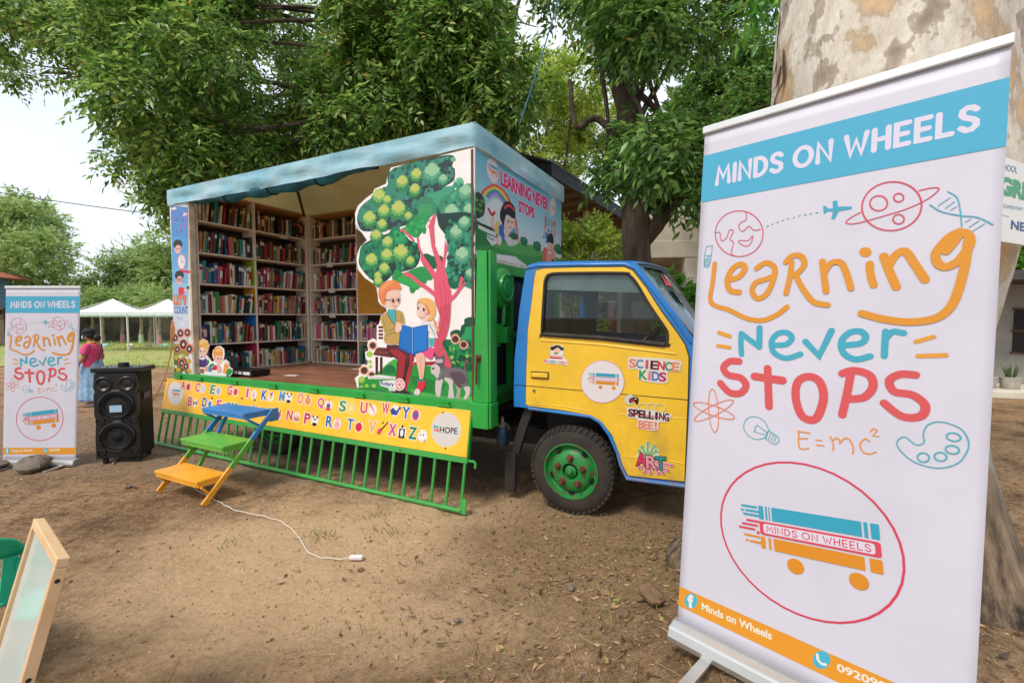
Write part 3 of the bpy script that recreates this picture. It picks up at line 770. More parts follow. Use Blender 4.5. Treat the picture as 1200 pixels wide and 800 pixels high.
('p','#c9bbbd',1,[-.415,1.327,-.343,1.335,-.343,1.305,-.41,1.297]),
('e','#2b2629',[-.447,1.243,.016,.001,.0,.009],.0),
('e','#2b2629',[-.385,1.29,.009,.0,.0,.007],.0),
('s','#33b04a',.01,0,0,[-.346,1.24,-.356,1.18]),
('f','#a9cf4e',7,[-1.357,1.084,.052,.039]),
('f','#a9cf4e',7,[-1.359,1.001,.032,.025]),
('f','#a9cf4e',7,[-1.288,1.022,.029,.022]),
('f','#a9cf4e',7,[-1.192,1.029,.029,.022]),
('f','#a9cf4e',7,[-1.272,.98,.035,.026]),
('f','#a9cf4e',7,[-1.242,1.347,.049,.037]),
('f','#a9cf4e',7,[-1.237,1.271,.029,.022]),
('f','#a9cf4e',7,[-1.231,1.223,.026,.02]),
('p','#2a8a3c',1,[-1.397,.96,-1.389,.999,-1.157,1.004,-.976,.974,-.977,.947]),
('p','#177a4c',1,[-1.129,.957,-1.087,.993,-1.045,.969,-1.046,.942]),
('p','#1d7a44',1,[-1.069,1.182,-1.04,1.226,-.971,1.256,-.911,1.222,-.918,1.169,-1.042,1.162]),
('f','#f3b89a',12,[-1.198,1.438,.068,.052]),
('e','#5a3430',[-1.198,1.438,.042,.001,.001,.032],.0),
('f','#f3b89a',12,[-1.319,1.178,.076,.057]),
('e','#5a3430',[-1.319,1.178,.047,.002,.001,.035],.0),
('f','#f3b89a',12,[-1.218,1.139,.057,.044]),
('e','#5a3430',[-1.218,1.139,.036,.002,.001,.027],.0),
('p','#f1efee',0,[-1.269,1.122,-1.112,1.145,-.905,1.136,-.906,1.111,-1.084,1.104,-1.267,1.095]),
('t','#8f9096','Mata Marathon 2024',[-1.2404,1.1022,.0299,.3213,.0186],.0,None,.05,'f'),
('p','#f4f2f1',0,[-1.113,1.083,-.919,1.105,-.908,.995,-.996,.994,-.996,1.021,-1.107,1.035]),
('e','#f4f2f1',[-.857,1.064,.067,.004,.001,.061],.0),
('t','#2f4a8c','Rotary',[-1.0995,1.0448,-.0226,.1683,.041],.03,None,.05,'f'),
('t','#5f6f9c','Club',[-.9865,1.0009,.0157,.0573,.0172],.0,None,.05,'f'),
('e','#f08080',[-.857,1.064,.053,.004,.001,.05],.0),
('e','#f4f2f1',[-.857,1.064,.04,.003,.001,.037],.0),
('s','#f08080',.008,0,0,[-.857,1.064,-.811,1.067]),
('s','#f08080',.008,0,0,[-.857,1.064,-.835,1.029]),
('s','#f08080',.008,0,0,[-.857,1.064,-.88,1.026]),
('s','#f08080',.008,0,0,[-.857,1.064,-.902,1.061]),
('s','#f08080',.008,0,0,[-.857,1.064,-.879,1.099]),
('s','#f08080',.008,0,0,[-.857,1.064,-.834,1.102]),
('e','#f08080',[-.857,1.064,.016,.001,.0,.015],.0),
],
'kids': [
('p','#f3efec',0,[-4.419,.962,-4.401,1.126,-4.331,1.206,-4.312,1.284,-4.345,1.343,-4.319,1.403,-4.216,1.443,-4.119,1.416,-4.08,1.35,-4.112,1.282,-4.157,1.23,-4.076,1.174,-4.036,1.142,-3.98,1.161,-4.018,1.226,-4.0,1.294,-3.928,1.346,-3.846,1.356,-3.768,1.318,-3.758,1.253,-3.789,1.169,-3.735,1.188,-3.671,1.15,-3.66,1.093,-3.603,1.072,-3.612,1.014,-3.667,.975,-3.963,.966]),
('p','#f6c9b4',1,[-4.311,1.292,-4.125,1.298,-4.135,1.256,-4.186,1.22,-4.258,1.222,-4.299,1.25]),
('p','#f3b45f',1,[-4.331,1.326,-4.327,1.386,-4.245,1.434,-4.146,1.424,-4.093,1.375,-4.104,1.307,-4.168,1.297,-4.237,1.329,-4.297,1.293]),
('p','#f6d58a',1,[-4.307,1.361,-4.232,1.422,-4.147,1.407,-4.22,1.38]),
('e','#444',[-4.269,1.275,.011,.0,.001,.012],.0),
('e','#444',[-4.183,1.28,.011,.0,.001,.012],.0),
('p','#fff',0,[-4.302,1.208,-4.201,1.22,-4.117,1.206,-4.091,1.157,-4.151,1.103,-4.309,1.096]),
('e','#e2405c',[-4.252,1.201,.026,.001,.001,.014],.0),
('e','#e2405c',[-4.18,1.207,.023,.001,.001,.013],.0),
('p','#5b3a86',0,[-4.311,1.173,-4.233,1.159,-4.146,1.192,-4.116,1.097,-4.238,1.065,-4.309,1.079]),
('s','#2f2a50',.014,0,0,[-4.303,1.071,-4.124,1.071]),
('p','#f2a3a5',1,[-4.195,1.067,-4.096,1.081,-4.113,1.021,-4.184,1.017]),
('f','#ef6a4f',12,[-4.361,1.068,.067,.04]),
('e','#4a3130',[-4.361,1.068,.044,.002,.002,.04],.0),
('e','#e8dccb',[-4.361,1.068,.015,.001,.001,.015],.0),
('f','#f29a62',12,[-4.251,1.014,.06,.036]),
('e','#4a3130',[-4.252,1.012,.04,.002,.002,.027],.0),
('e','#e8dccb',[-4.252,1.012,.013,.001,.001,.012],.0),
('p','#9fc04a',1,[-4.404,.971,-4.386,1.015,-4.315,.985,-4.287,.967]),
('p','#f6c9b4',1,[-3.962,1.229,-3.8,1.226,-3.804,1.152,-3.873,1.108,-3.94,1.138,-3.979,1.178]),
('p','#f5a04a',1,[-3.996,1.244,-3.971,1.311,-3.888,1.343,-3.808,1.325,-3.791,1.268,-3.807,1.21,-3.853,1.233,-3.949,1.221,-3.966,1.162]),
('p','#f7cf7a',1,[-3.945,1.296,-3.862,1.323,-3.823,1.291,-3.891,1.281]),
('e','#3a2a2e',[-3.896,1.194,.012,.001,.001,.015],.0),
('e','#3a2a2e',[-3.837,1.188,.012,.001,.001,.013],.0),
('p','#c62f45',1,[-4.041,1.058,-3.955,1.108,-3.895,1.082,-3.917,1.048,-4.028,1.038]),
('p','#f2b3ad',1,[-3.914,1.114,-3.834,1.085,-3.824,1.019,-3.919,1.014]),
('p','#2f8fb8',0,[-4.11,1.08,-4.04,1.075,-4.044,1.008,-4.106,1.013]),
('p','#2f9a5f',1,[-4.095,1.098,-4.009,1.127,-3.983,1.103,-4.054,1.074]),
('p','#2f9a4a',1,[-4.125,1.172,-4.091,1.157,-4.093,1.123,-4.136,1.121]),
('p','#f6a24c',0,[-3.764,1.138,-3.665,1.126,-3.718,1.0,-3.804,1.012]),
('p','#f3dcd8',0,[-3.764,1.138,-3.715,1.181,-3.665,1.126]),
('p','#2a9a48',1,[-3.732,.979,-3.716,1.05,-3.648,1.078,-3.61,1.055,-3.618,1.022,-3.679,.982]),
('e','#1d3a28',[-3.643,1.041,.011,.001,.0,.006],.0),
],
'strip': [
('p','#5f8fcf',0,[-4.722,3.209,-4.328,3.148,-4.339,2.95,-4.727,3.006]),
('p','#5b98d6',0,[-4.727,3.008,-4.339,2.953,-4.35,2.754,-4.733,2.804]),
('p','#5aa3de',0,[-4.733,2.806,-4.35,2.757,-4.361,2.557,-4.739,2.601]),
('p','#66ade2',0,[-4.738,2.604,-4.361,2.56,-4.372,2.359,-4.744,2.397]),
('p','#79b8e4',0,[-4.744,2.4,-4.372,2.362,-4.383,2.16,-4.75,2.192]),
('p','#98c6e6',0,[-4.75,2.195,-4.383,2.163,-4.395,1.96,-4.755,1.987]),
('p','#b9d3e8',0,[-4.755,1.99,-4.395,1.963,-4.406,1.759,-4.761,1.781]),
('p','#d3dde8',0,[-4.761,1.784,-4.406,1.762,-4.417,1.557,-4.767,1.574]),
('p','#cfd6d8',0,[-4.766,1.577,-4.417,1.56,-4.429,1.351,-4.772,1.363]),
('p','#8f9a4a',0,[-4.772,1.363,-4.429,1.351,-4.439,1.176,-4.777,1.184]),
('p','#5a6a3a',0,[-4.777,1.184,-4.439,1.176,-4.451,.954,-4.784,.956]),
('f','#efe6ee',6,[-4.648,3.164,.071,.02]),
('f','#efe6ee',6,[-4.402,3.063,.069,.02]),
('f','#efe6ee',6,[-4.449,1.71,.07,.02]),
('f','#efe6ee',6,[-4.544,1.637,.071,.02]),
('t','#e0559c','9',[-4.5132,2.8876,-.1507,.0353,.0339],.03,None,.05,'f'),
('t','#d04aa0','4',[-4.6831,2.9777,-.1556,.0361,.0342],.03,None,.05,'f'),
('t','#5a4a90','2',[-4.5084,2.8441,-.1451,.0353,.034],.03,None,.05,'f'),
('t','#e0559c','7',[-4.5889,2.8596,-.1463,.0357,.0342],.03,None,.05,'f'),
('t','#d04aa0','1',[-4.5333,2.9347,-.1503,.0354,.034],.03,None,.05,'f'),
('t','#5a4a90','3',[-4.4759,2.9743,-.1548,.035,.0337],.03,None,.05,'f'),
('t','#e0559c','3',[-4.4287,2.8739,-.1472,.0348,.0337],.03,None,.05,'f'),
('t','#d04aa0','0',[-4.4613,3.0633,-.1605,.0351,.0336],.03,None,.05,'f'),
('t','#5a4a90','1',[-4.504,3.0528,-.1624,.0353,.0337],.03,None,.05,'f'),
('t','#e0559c','4',[-4.3998,3.0751,-.1647,.0348,.0334],.03,None,.05,'f'),
('t','#d04aa0','3',[-4.406,3.0328,-.1618,.0348,.0334],.03,None,.05,'f'),
('t','#5a4a90','9',[-4.6149,2.8364,-.1454,.0359,.0342],.03,None,.05,'f'),
('t','#e0559c','3',[-4.4379,2.9124,-.1524,.0349,.0336],.03,None,.05,'f'),
('t','#d04aa0','7',[-4.4204,2.8934,-.15,.0348,.0337],.03,None,.05,'f'),
('t','#5a4a90','3',[-4.6013,2.9986,-.1546,.0357,.034],.03,None,.05,'f'),
('t','#e0559c','6',[-4.4146,3.0074,-.159,.0347,.0335],.03,None,.05,'f'),
('e','#f3b7ab',[-4.591,2.637,.081,-.005,.004,.069],.0),
('e','#3a3035',[-4.588,2.689,.107,-.007,.004,.063],.0),
('e','#f3b7ab',[-4.582,2.631,.071,-.005,.003,.049],.0),
('e','#2b2629',[-4.612,2.633,.012,-.001,.001,.01],.0),
('e','#2b2629',[-4.551,2.629,.012,-.001,.001,.01],.0),
('e','#d9737f',[-4.517,2.455,.106,-.006,.007,.106],.0),
('e','#ece6ea',[-4.517,2.455,.086,-.005,.006,.091],.0),
('s','#444',.008,0,0,[-4.517,2.455,-4.513,2.518]),
('s','#444',.008,0,0,[-4.517,2.455,-4.462,2.441]),
('s','#e2354a',.035,0,0,[-4.55,2.333,-4.341,2.315]),
('e','#f3b7ab',[-4.582,2.227,.082,-.003,.005,.069],.0),
('e','#3a3035',[-4.579,2.279,.107,-.004,.004,.063],.0),
('e','#f3b7ab',[-4.573,2.221,.071,-.003,.003,.049],.0),
('e','#2b2629',[-4.603,2.222,.012,-.001,.001,.01],.0),
('e','#2b2629',[-4.542,2.22,.012,-.001,.001,.01],.0),
('e','#5a3a3a',[-4.614,2.22,.036,-.001,.002,.023],.006),
('e','#5a3a3a',[-4.537,2.217,.035,-.001,.002,.023],.006),
('p','#e2354a',1,[-4.605,2.112,-4.493,2.115,-4.468,2.042,-4.601,2.025]),
('s','#f3b7ab',.028,0,0,[-4.476,2.071,-4.383,2.111]),
('e','#444',[-4.393,2.112,.03,-.001,.001,.023],.0),
('t','#f08a4a',"LET'S",[-4.7226,1.9013,-.0446,.2757,.1175],.035,'#7a2f2a',.04,'f'),
('t','#2f6fb0','COUNT',[-4.7204,1.7777,-.0324,.3058,.0943],.035,'#dfe8f0',.04,'f'),
('t','#666a70','Rotary',[-4.6733,1.7041,-.0428,.1332,.0295],.0,None,.05,'f'),
('f','#ee7a62',12,[-4.603,1.511,.098,.07]),
('e','#3f3328',[-4.604,1.511,.061,.001,.003,.047],.0),
('e','#eee3d6',[-4.603,1.511,.02,.0,.001,.02],.0),
('f','#ee7a62',12,[-4.441,1.519,.09,.065]),
('e','#3f3328',[-4.441,1.519,.056,.001,.003,.044],.0),
('e','#eee3d6',[-4.441,1.519,.018,.0,.001,.019],.0),
('f','#ee7a62',12,[-4.727,1.444,.084,.059]),
('e','#3f3328',[-4.727,1.444,.052,.001,.003,.04],.0),
('e','#eee3d6',[-4.727,1.444,.017,.0,.001,.017],.0),
('f','#ee7a62',12,[-4.542,1.36,.122,.088]),
('e','#3f3328',[-4.542,1.36,.076,.002,.004,.06],.0),
('e','#eee3d6',[-4.542,1.36,.025,.001,.002,.025],.0),
('f','#ee7a62',12,[-4.69,1.291,.084,.059]),
('e','#3f3328',[-4.69,1.291,.052,.002,.003,.04],.0),
('e','#eee3d6',[-4.69,1.291,.017,.001,.001,.017],.0),
('f','#ee7a62',12,[-4.409,1.305,.1,.073]),
('e','#3f3328',[-4.409,1.305,.062,.002,.003,.049],.0),
('e','#eee3d6',[-4.409,1.305,.02,.001,.001,.021],.0),
('f','#ee7a62',12,[-4.599,1.108,.098,.07]),
('e','#3f3328',[-4.599,1.108,.061,.003,.003,.048],.0),
('e','#eee3d6',[-4.599,1.108,.02,.001,.001,.02],.0),
('f','#ee7a62',12,[-4.504,1.068,.086,.062]),
('e','#3f3328',[-4.504,1.068,.054,.003,.003,.043],.0),
('e','#eee3d6',[-4.504,1.068,.017,.001,.001,.018],.0),
('f','#d3b23c',7,[-4.729,1.177,.063,.036]),
('f','#d3b23c',7,[-4.434,1.144,.06,.035]),
('f','#d3b23c',7,[-4.688,1.015,.063,.036]),
('f','#d3b23c',7,[-4.432,1.013,.06,.035]),
('f','#d3b23c',7,[-4.561,1.212,.061,.035]),
('f','#e9e6da',6,[-4.624,1.196,.046,.027]),
('f','#e9e6da',6,[-4.471,1.187,.045,.026]),
('f','#e9e6da',6,[-4.748,1.056,.047,.027]),
('f','#e9e6da',6,[-4.556,.977,.046,.027]),
],
'front': [
('p','#78c3da',0,[.01,3.135,2.15,3.135,2.15,3.205,.01,3.205]),
('p','#7fc6db',0,[.01,3.064,2.15,3.064,2.15,3.135,.01,3.135]),
('p','#8accdd',0,[.01,2.994,2.15,2.994,2.15,3.064,.01,3.064]),
('p','#96d0de',0,[.01,2.923,2.15,2.923,2.15,2.994,.01,2.994]),
('p','#a3d5e0',0,[.01,2.853,2.15,2.853,2.15,2.923,.01,2.923]),
('p','#b0dae2',0,[.01,2.782,2.15,2.782,2.15,2.853,.01,2.853]),
('p','#bedfe4',0,[.01,2.712,2.15,2.712,2.15,2.782,.01,2.782]),
('p','#cbe3e6',0,[.01,2.641,2.15,2.641,2.15,2.712,.01,2.712]),
('p','#d6e5e4',0,[.01,2.571,2.15,2.571,2.15,2.641,.01,2.641]),
('p','#dee6e0',0,[.01,2.5,2.15,2.5,2.15,2.571,.01,2.571]),
('logo',.333,3.102,.116),
('s','#e8404a',.028,1,0,[.133,2.845,.222,2.908,.367,2.97,.522,2.968,.671,2.911,.78,2.801,.846,2.678,.886,2.512]),
('s','#f3a24a',.028,1,0,[.16,2.844,.238,2.9,.373,2.955,.512,2.951,.647,2.896,.746,2.794,.81,2.672,.849,2.506]),
('s','#f3e07a',.028,1,0,[.188,2.842,.256,2.891,.379,2.941,.502,2.934,.624,2.882,.711,2.788,.774,2.666,.813,2.501]),
('s','#5fb06a',.028,1,0,[.216,2.84,.273,2.883,.385,2.927,.493,2.917,.601,2.868,.677,2.781,.739,2.66,.777,2.496]),
('s','#3f8fd0',.028,1,0,[.244,2.838,.29,2.874,.391,2.913,.483,2.901,.578,2.854,.643,2.774,.705,2.654,.742,2.491]),
('s','#c58ad0',.028,1,0,[.273,2.837,.307,2.865,.397,2.898,.474,2.884,.555,2.84,.61,2.767,.67,2.648,.708,2.486]),
('p','#e6ece8',1,[.286,2.805,.394,2.855,.507,2.847,.625,2.777,.686,2.65,.232,2.52,.182,2.688]),
('p','#3f9a4a',0,[.006,2.592,.181,2.562,.449,2.516,.879,2.496,1.234,2.531,1.639,2.488,2.166,2.481,2.172,2.049,.813,2.358,.004,2.312]),
('p','#2c7f3c',1,[.006,2.579,.131,2.553,.338,2.511,.506,2.457,.13,2.378,.004,2.373]),
('p','#5ab055',1,[.365,2.411,.879,2.511,1.234,2.516,1.554,2.478,1.235,2.4,.506,2.389]),
('f','#1f6a48',9,[1.023,2.543,.105,.053]),
('f','#2f8a5a',8,[1.012,2.554,.063,.032]),
('f','#1f6a48',9,[1.381,2.539,.127,.061]),
('f','#2f8a5a',8,[1.369,2.55,.076,.036]),
('f','#1f6a48',9,[2.044,2.591,.167,.072]),
('f','#2f8a5a',8,[2.029,2.603,.1,.043]),
('p','#2c4a35',1,[.007,2.797,.084,2.84,.17,2.798,.182,2.713,.144,2.643,.034,2.597,.006,2.604]),
('f','#6f9a4f',8,[.04,2.763,.033,.017]),
('f','#6f9a4f',8,[.095,2.732,.034,.017]),
('f','#6f9a4f',8,[.047,2.685,.034,.017]),
('f','#6f9a4f',8,[.107,2.679,.034,.017]),
('f','#6f9a4f',8,[.133,2.771,.035,.017]),
('s','#d9465c',.015,0,0,[.029,2.596,.02,2.558]),
('p','#24402f',1,[.005,2.555,.131,2.572,.365,2.562,.365,2.542,.131,2.541,.005,2.525]),
('p','#e9e9e4',0,[.058,2.552,.393,2.527,.393,2.494,.062,2.516]),
('s','#f6c4b4',.045,1,0,[.339,2.655,.312,2.598,.393,2.566]),
('s','#c9303c',.032,1,0,[.246,2.726,.312,2.688,.366,2.718]),
('p','#f0cf6a',1,[.38,2.623,.449,2.649,.506,2.592,.477,2.534,.393,2.533]),
('p','#2f6fc0',1,[.449,2.595,.535,2.638,.595,2.58,.579,2.495,.477,2.493]),
('p','#f8cfc4',1,[.571,2.698,.749,2.76,.787,2.696,.717,2.6,.625,2.585,.55,2.627]),
('p','#26232c',1,[.478,2.748,.55,2.843,.655,2.887,.78,2.865,.813,2.787,.765,2.735,.625,2.75,.571,2.685,.55,2.627,.478,2.681]),
('s','#e2405a',.029,1,0,[.571,2.804,.64,2.842,.717,2.845,.774,2.824]),
('e','#26232c',[.649,2.685,.018,.003,.0,.014],.0),
('e','#26232c',[.733,2.694,.016,.003,.0,.013],.0),
('s','#d2555c',.009,1,0,[.655,2.631,.692,2.626,.723,2.646]),
('p','#f8cfc4',1,[.55,2.593,.625,2.612,.655,2.548,.58,2.522]),
('p','#5f9fd8',1,[.717,2.6,.797,2.641,.813,2.558,.733,2.546]),
('p','#1f6a48',1,[.655,2.548,.765,2.594,.862,2.58,.852,2.536,.717,2.523]),
('p','#eadfd8',0,[.55,2.511,.686,2.539,.765,2.516,.872,2.531,.872,2.495,.765,2.459,.655,2.44,.609,2.472]),
('s','#c9b8b0',.009,0,0,[.686,2.536,.781,2.482]),
('p','#f0eeea',0,[.219,2.492,.407,2.482,.406,2.43,.311,2.397,.219,2.448]),
('t','#33508c','Rotary',[.2319,2.4534,-.0652,.1335,.0306],.02,None,.05,'f'),
('e','#f0b8ac',[.455,2.47,.057,.008,.0,.053],.0),
('e','#f6e3dc',[.455,2.47,.037,.005,.0,.036],.0),
('t','#e83a80','LEARNING NEVER',[.493,3.0105,.0006,1.2108,.1289],.05,'#f6dfe4',.05,'f'),
('t','#e83a80','STOPS',[.8951,2.8388,.0048,.3983,.108],.05,'#f6dfe4',.05,'f'),
('e','#f1d9d4',[1.857,3.083,.101,.021,-.001,.111],.0),
('t','#7a6a68','HOPE',[1.8109,3.0533,.0231,.1301,.0369],.0,None,.05,'f'),
('t','#e2405a','1',[1.5932,2.8096,.0035,.0864,.1138],.05,None,.05,'f'),
('t','#3fa5b8','2',[1.6793,2.8412,.0079,.0887,.0659],.05,None,.05,'f'),
('t','#9fb04a','3',[1.7772,2.8251,.0055,.0916,.0837],.05,None,.05,'f'),
('t','#e2556a','4',[1.8685,2.8494,.0085,.0943,.0849],.05,None,.05,'f'),
('t','#f0a08a','5',[1.5644,2.7233,-.0105,.0856,.073],.05,None,.05,'f'),
('t','#8a5aa0','6',[1.6715,2.749,-.0068,.0886,.0577],.05,None,.05,'f'),
('t','#d04a7a','7',[1.7694,2.723,-.0109,.0914,.067],.05,None,.05,'f'),
('t','#f08a80','8',[1.8699,2.7354,-.0085,.0945,.0766],.05,None,.05,'f'),
('t','#2f7fc0','9',[1.6207,2.6175,-.0275,.0873,.1147],.05,None,.05,'f'),
('t','#3f8fd0','+',[1.5273,2.6446,-.0248,.0846,.0484],.05,None,.05,'f'),
('p','#f6b9a6',1,[1.703,2.646,1.885,2.656,1.886,2.57,1.726,2.549]),
('p','#26232c',1,[1.69,2.627,1.702,2.721,1.837,2.751,1.889,2.69,1.871,2.636,1.748,2.636]),
('e','#26232c',[1.816,2.598,.014,.002,-.0,.01],.0),
('p','#e86a5a',1,[1.554,2.526,1.682,2.552,1.706,2.388,1.546,2.371]),
('p','#f0a090',1,[1.682,2.543,1.91,2.556,1.921,2.41,1.684,2.377]),
('e','#26384a',[1.855,2.424,.046,.005,-.0,.021],.0),
('e','#fff',[1.758,2.511,.036,.004,-.0,.017],.0),
],
'door': [
('p','#f3ece4',0,[.579,1.322,.584,1.35,.635,1.362,.649,1.404,.644,1.465,.684,1.483,.743,1.484,.772,1.459,.768,1.413,.763,1.385,.802,1.35,.812,1.309,.695,1.318]),
('f','#2b2629',8,[.664,1.452,.022,.021]),
('f','#2b2629',8,[.753,1.45,.019,.018]),
('e','#f6c4b0',[.709,1.439,.034,.001,-.0,.032],.0),
('p','#2b2629',1,[.672,1.438,.674,1.47,.709,1.481,.743,1.472,.747,1.436,.714,1.462]),
('p','#2f9a6a',0,[.679,1.418,.716,1.417,.716,1.402,.679,1.403]),
('p','#f3b3b3',0,[.639,1.395,.758,1.39,.758,1.376,.639,1.378]),
('p','#d0304f',0,[.639,1.378,.758,1.374,.755,1.361,.643,1.364]),
('t','#d8304c','H',[.5862,1.3297,-.06,.0233,.0226],.05,None,.05,'f'),
('t','#f0a0a0','O',[.6135,1.3281,-.056,.0232,.0226],.05,None,.05,'f'),
('t','#8ab8d0','M',[.6407,1.3266,-.0562,.0231,.0225],.05,None,.05,'f'),
('t','#7fc0a0','E',[.6678,1.3251,-.0567,.0229,.0224],.05,None,.05,'f'),
('t','#c0d0c8','R',[.6946,1.3236,-.057,.0228,.0223],.05,None,.05,'f'),
('t','#e0607a','O',[.7213,1.3221,-.0572,.0227,.0223],.05,None,.05,'f'),
('t','#d8304c','O',[.7479,1.3206,-.0577,.0225,.0222],.05,None,.05,'f'),
('t','#f3b3b3','M',[.7743,1.3191,-.0582,.0223,.0222],.05,None,.05,'f'),
('e','#f0a8b0',[1.108,1.188,.185,.012,-.002,.179],0),
('e','#f1e9ea',[1.108,1.188,.179,.011,-.002,.173],.0),
('logo',1.11,1.194,-.16),
('p','#efe6da',1,[1.32,1.348,1.326,1.396,1.394,1.406,1.705,1.391,1.721,1.339,1.712,1.302,1.631,1.295,1.626,1.214,1.516,1.207,1.409,1.228,1.402,1.303,1.327,1.306]),
('t','#f08a70','S',[1.3296,1.3205,-.0329,.0517,.0662],.035,None,.05,'f'),
('t','#5a90c0','C',[1.3867,1.3183,-.0314,.051,.0658],.035,None,.05,'f'),
('t','#d05a80','I',[1.4431,1.3161,-.0318,.0503,.0654],.035,None,.05,'f'),
('t','#5a2038','E',[1.4987,1.314,-.0322,.0496,.0649],.035,None,.05,'f'),
('t','#d8304c','N',[1.5535,1.3119,-.0306,.049,.0645],.035,None,.05,'f'),
('t','#3f9a70','C',[1.6076,1.3098,-.031,.0484,.0641],.035,None,.05,'f'),
('t','#f0956a','E',[1.661,1.3078,-.0314,.0477,.0637],.035,None,.05,'f'),
('t','#2f9a5a','K',[1.4122,1.2297,-.0125,.0561,.0686],.035,None,.05,'f'),
('t','#f08a90','I',[1.4762,1.2281,-.0944,.0265,.0677],.035,None,.05,'f'),
('t','#4a80c8','D',[1.5105,1.2248,-.0172,.0522,.0678],.035,None,.05,'f'),
('t','#c8306a','S',[1.5653,1.2227,-.0204,.0489,.0674],.035,None,.05,'f'),
('e','#dcdcc8',[1.337,1.057,.044,.004,-.001,.042],.0),
('p','#2a1f26',1,[1.333,1.057,1.364,1.08,1.405,1.076,1.399,1.02,1.371,1.046,1.342,1.027]),
('e','#c03040',[1.358,1.052,.016,.001,-.0,.017],.0),
('e','#f0e0e0',[1.385,1.068,.007,.001,-.0,.007],.0),
('e','#dfe0b8',[1.44,1.003,.04,.004,-.0,.03],.008),
('e','#dfe0b8',[1.506,1.009,.039,.004,-.0,.03],.008),
('e','#dfe0b8',[1.571,1.008,.041,.004,-.001,.033],.008),
('p','#f3e4dc',1,[1.318,.971,1.334,.994,1.643,.974,1.652,.934,1.631,.905,1.567,.892,1.555,.829,1.408,.834,1.401,.903,1.325,.916]),
('t','#3a1a22','S',[1.3293,.9221,-.0162,.037,.0587],.035,None,.05,'f'),
('t','#3a1a22','P',[1.3704,.9211,-.0163,.0367,.0584],.035,None,.05,'f'),
('t','#3a1a22','E',[1.4112,.92,-.0138,.0363,.0582],.035,None,.05,'f'),
('t','#3a1a22','L',[1.4515,.919,-.0139,.036,.0579],.035,None,.05,'f'),
('t','#3a1a22','L',[1.4915,.918,-.014,.0356,.0576],.035,None,.05,'f'),
('t','#3a1a22','I',[1.531,.917,-.0142,.0353,.0573],.035,None,.05,'f'),
('t','#3a1a22','N',[1.5702,.916,-.0143,.0349,.0571],.035,None,.05,'f'),
('t','#3a1a22','G',[1.609,.9151,-.0173,.0346,.0567],.035,None,.05,'f'),
('s','#b83048',.007,0,0,[1.332,.942,1.643,.936]),
('t','#f08f78','B',[1.4124,.8344,.0286,.035,.0582],.035,None,.05,'f'),
('t','#f08f78','E',[1.4514,.8347,.0288,.0347,.058],.035,None,.05,'f'),
('t','#f08f78','E',[1.4901,.8351,.0291,.0343,.0577],.035,None,.05,'f'),
('t','#f08f78','!',[1.5283,.8354,.0293,.0341,.0575],.035,None,.05,'f'),
('s','#dfe6c8',.033,0,0,[1.486,.6,1.419,.648]),
('s','#dfe6c8',.033,0,0,[1.486,.6,1.441,.683]),
('s','#dfe6c8',.033,0,0,[1.486,.6,1.486,.718]),
('s','#dfe6c8',.033,0,0,[1.486,.6,1.534,.699]),
('s','#dfe6c8',.033,0,0,[1.486,.6,1.557,.668]),
('s','#dfe6c8',.033,0,0,[1.486,.6,1.561,.633]),
('s','#dfe6c8',.033,0,0,[1.486,.6,1.414,.607]),
('s','#8ab878',.016,0,0,[1.486,.6,1.419,.648]),
('e','#8ab878',[1.419,.648,.013,.002,-.0,.014],.0),
('s','#8ab878',.016,0,0,[1.486,.6,1.441,.683]),
('e','#8ab878',[1.441,.683,.013,.002,-.0,.014],.0),
('s','#8ab878',.016,0,0,[1.486,.6,1.486,.718]),
('e','#8ab878',[1.486,.718,.013,.002,-.0,.014],.0),
('s','#8ab878',.016,0,0,[1.486,.6,1.534,.699]),
('e','#8ab878',[1.534,.699,.013,.002,-.0,.014],.0),
('s','#8ab878',.016,0,0,[1.486,.6,1.551,.663]),
('e','#8ab878',[1.551,.663,.013,.002,-.0,.014],.0),
('s','#f0d8d0',.027,0,0,[1.512,.577,1.422,.506]),
('s','#e8608c',.014,0,0,[1.512,.577,1.422,.506]),
('e','#e8608c',[1.422,.506,.011,.002,-.0,.011],.0),
('s','#f0d8d0',.027,0,0,[1.512,.577,1.464,.479]),
('s','#e8608c',.014,0,0,[1.512,.577,1.464,.479]),
('e','#e8608c',[1.463,.479,.011,.002,-.0,.011],.0),
('s','#f0d8d0',.027,0,0,[1.512,.577,1.511,.479]),
('s','#e8608c',.014,0,0,[1.512,.577,1.511,.479]),
('e','#e8608c',[1.511,.479,.011,.002,-.0,.011],.0),
('s','#f0d8d0',.027,0,0,[1.512,.577,1.574,.487]),
('s','#e8608c',.013,0,0,[1.512,.577,1.574,.487]),
('e','#e8608c',[1.574,.487,.01,.002,-.0,.011],.0),
('s','#f0d8d0',.027,0,0,[1.512,.577,1.645,.52]),
('s','#e8608c',.013,0,0,[1.512,.577,1.645,.52]),
('e','#e8608c',[1.645,.52,.01,.002,-.0,.011],.0),
('s','#f0d8d0',.027,0,0,[1.512,.577,1.672,.565]),
('s','#e8608c',.013,0,0,[1.512,.577,1.672,.565]),
('e','#e8608c',[1.672,.565,.01,.002,-.0,.011],.0),
('s','#f0d8d0',.027,0,0,[1.512,.577,1.61,.497]),
('s','#e8608c',.013,0,0,[1.512,.577,1.61,.497]),
('e','#e8608c',[1.61,.497,.01,.002,-.0,.011],.0),
('t','#e83a6a','A',[1.403,.5301,.0529,.0756,.0978],.03,'#26232c',.04,'f'),
('t','#f0a0a8','R',[1.4801,.519,.0566,.0742,.097],.03,'#26232c',.04,'f'),
('t','#2f9aa0','T',[1.553,.5202,.0563,.0729,.0961],.03,'#26232c',.04,'f'),
],
'gate': [
('e','#efe9ee',[-4.623,.699,.174,.013,-.045,.151],.0),
('logo',-4.621,.699,-.126),
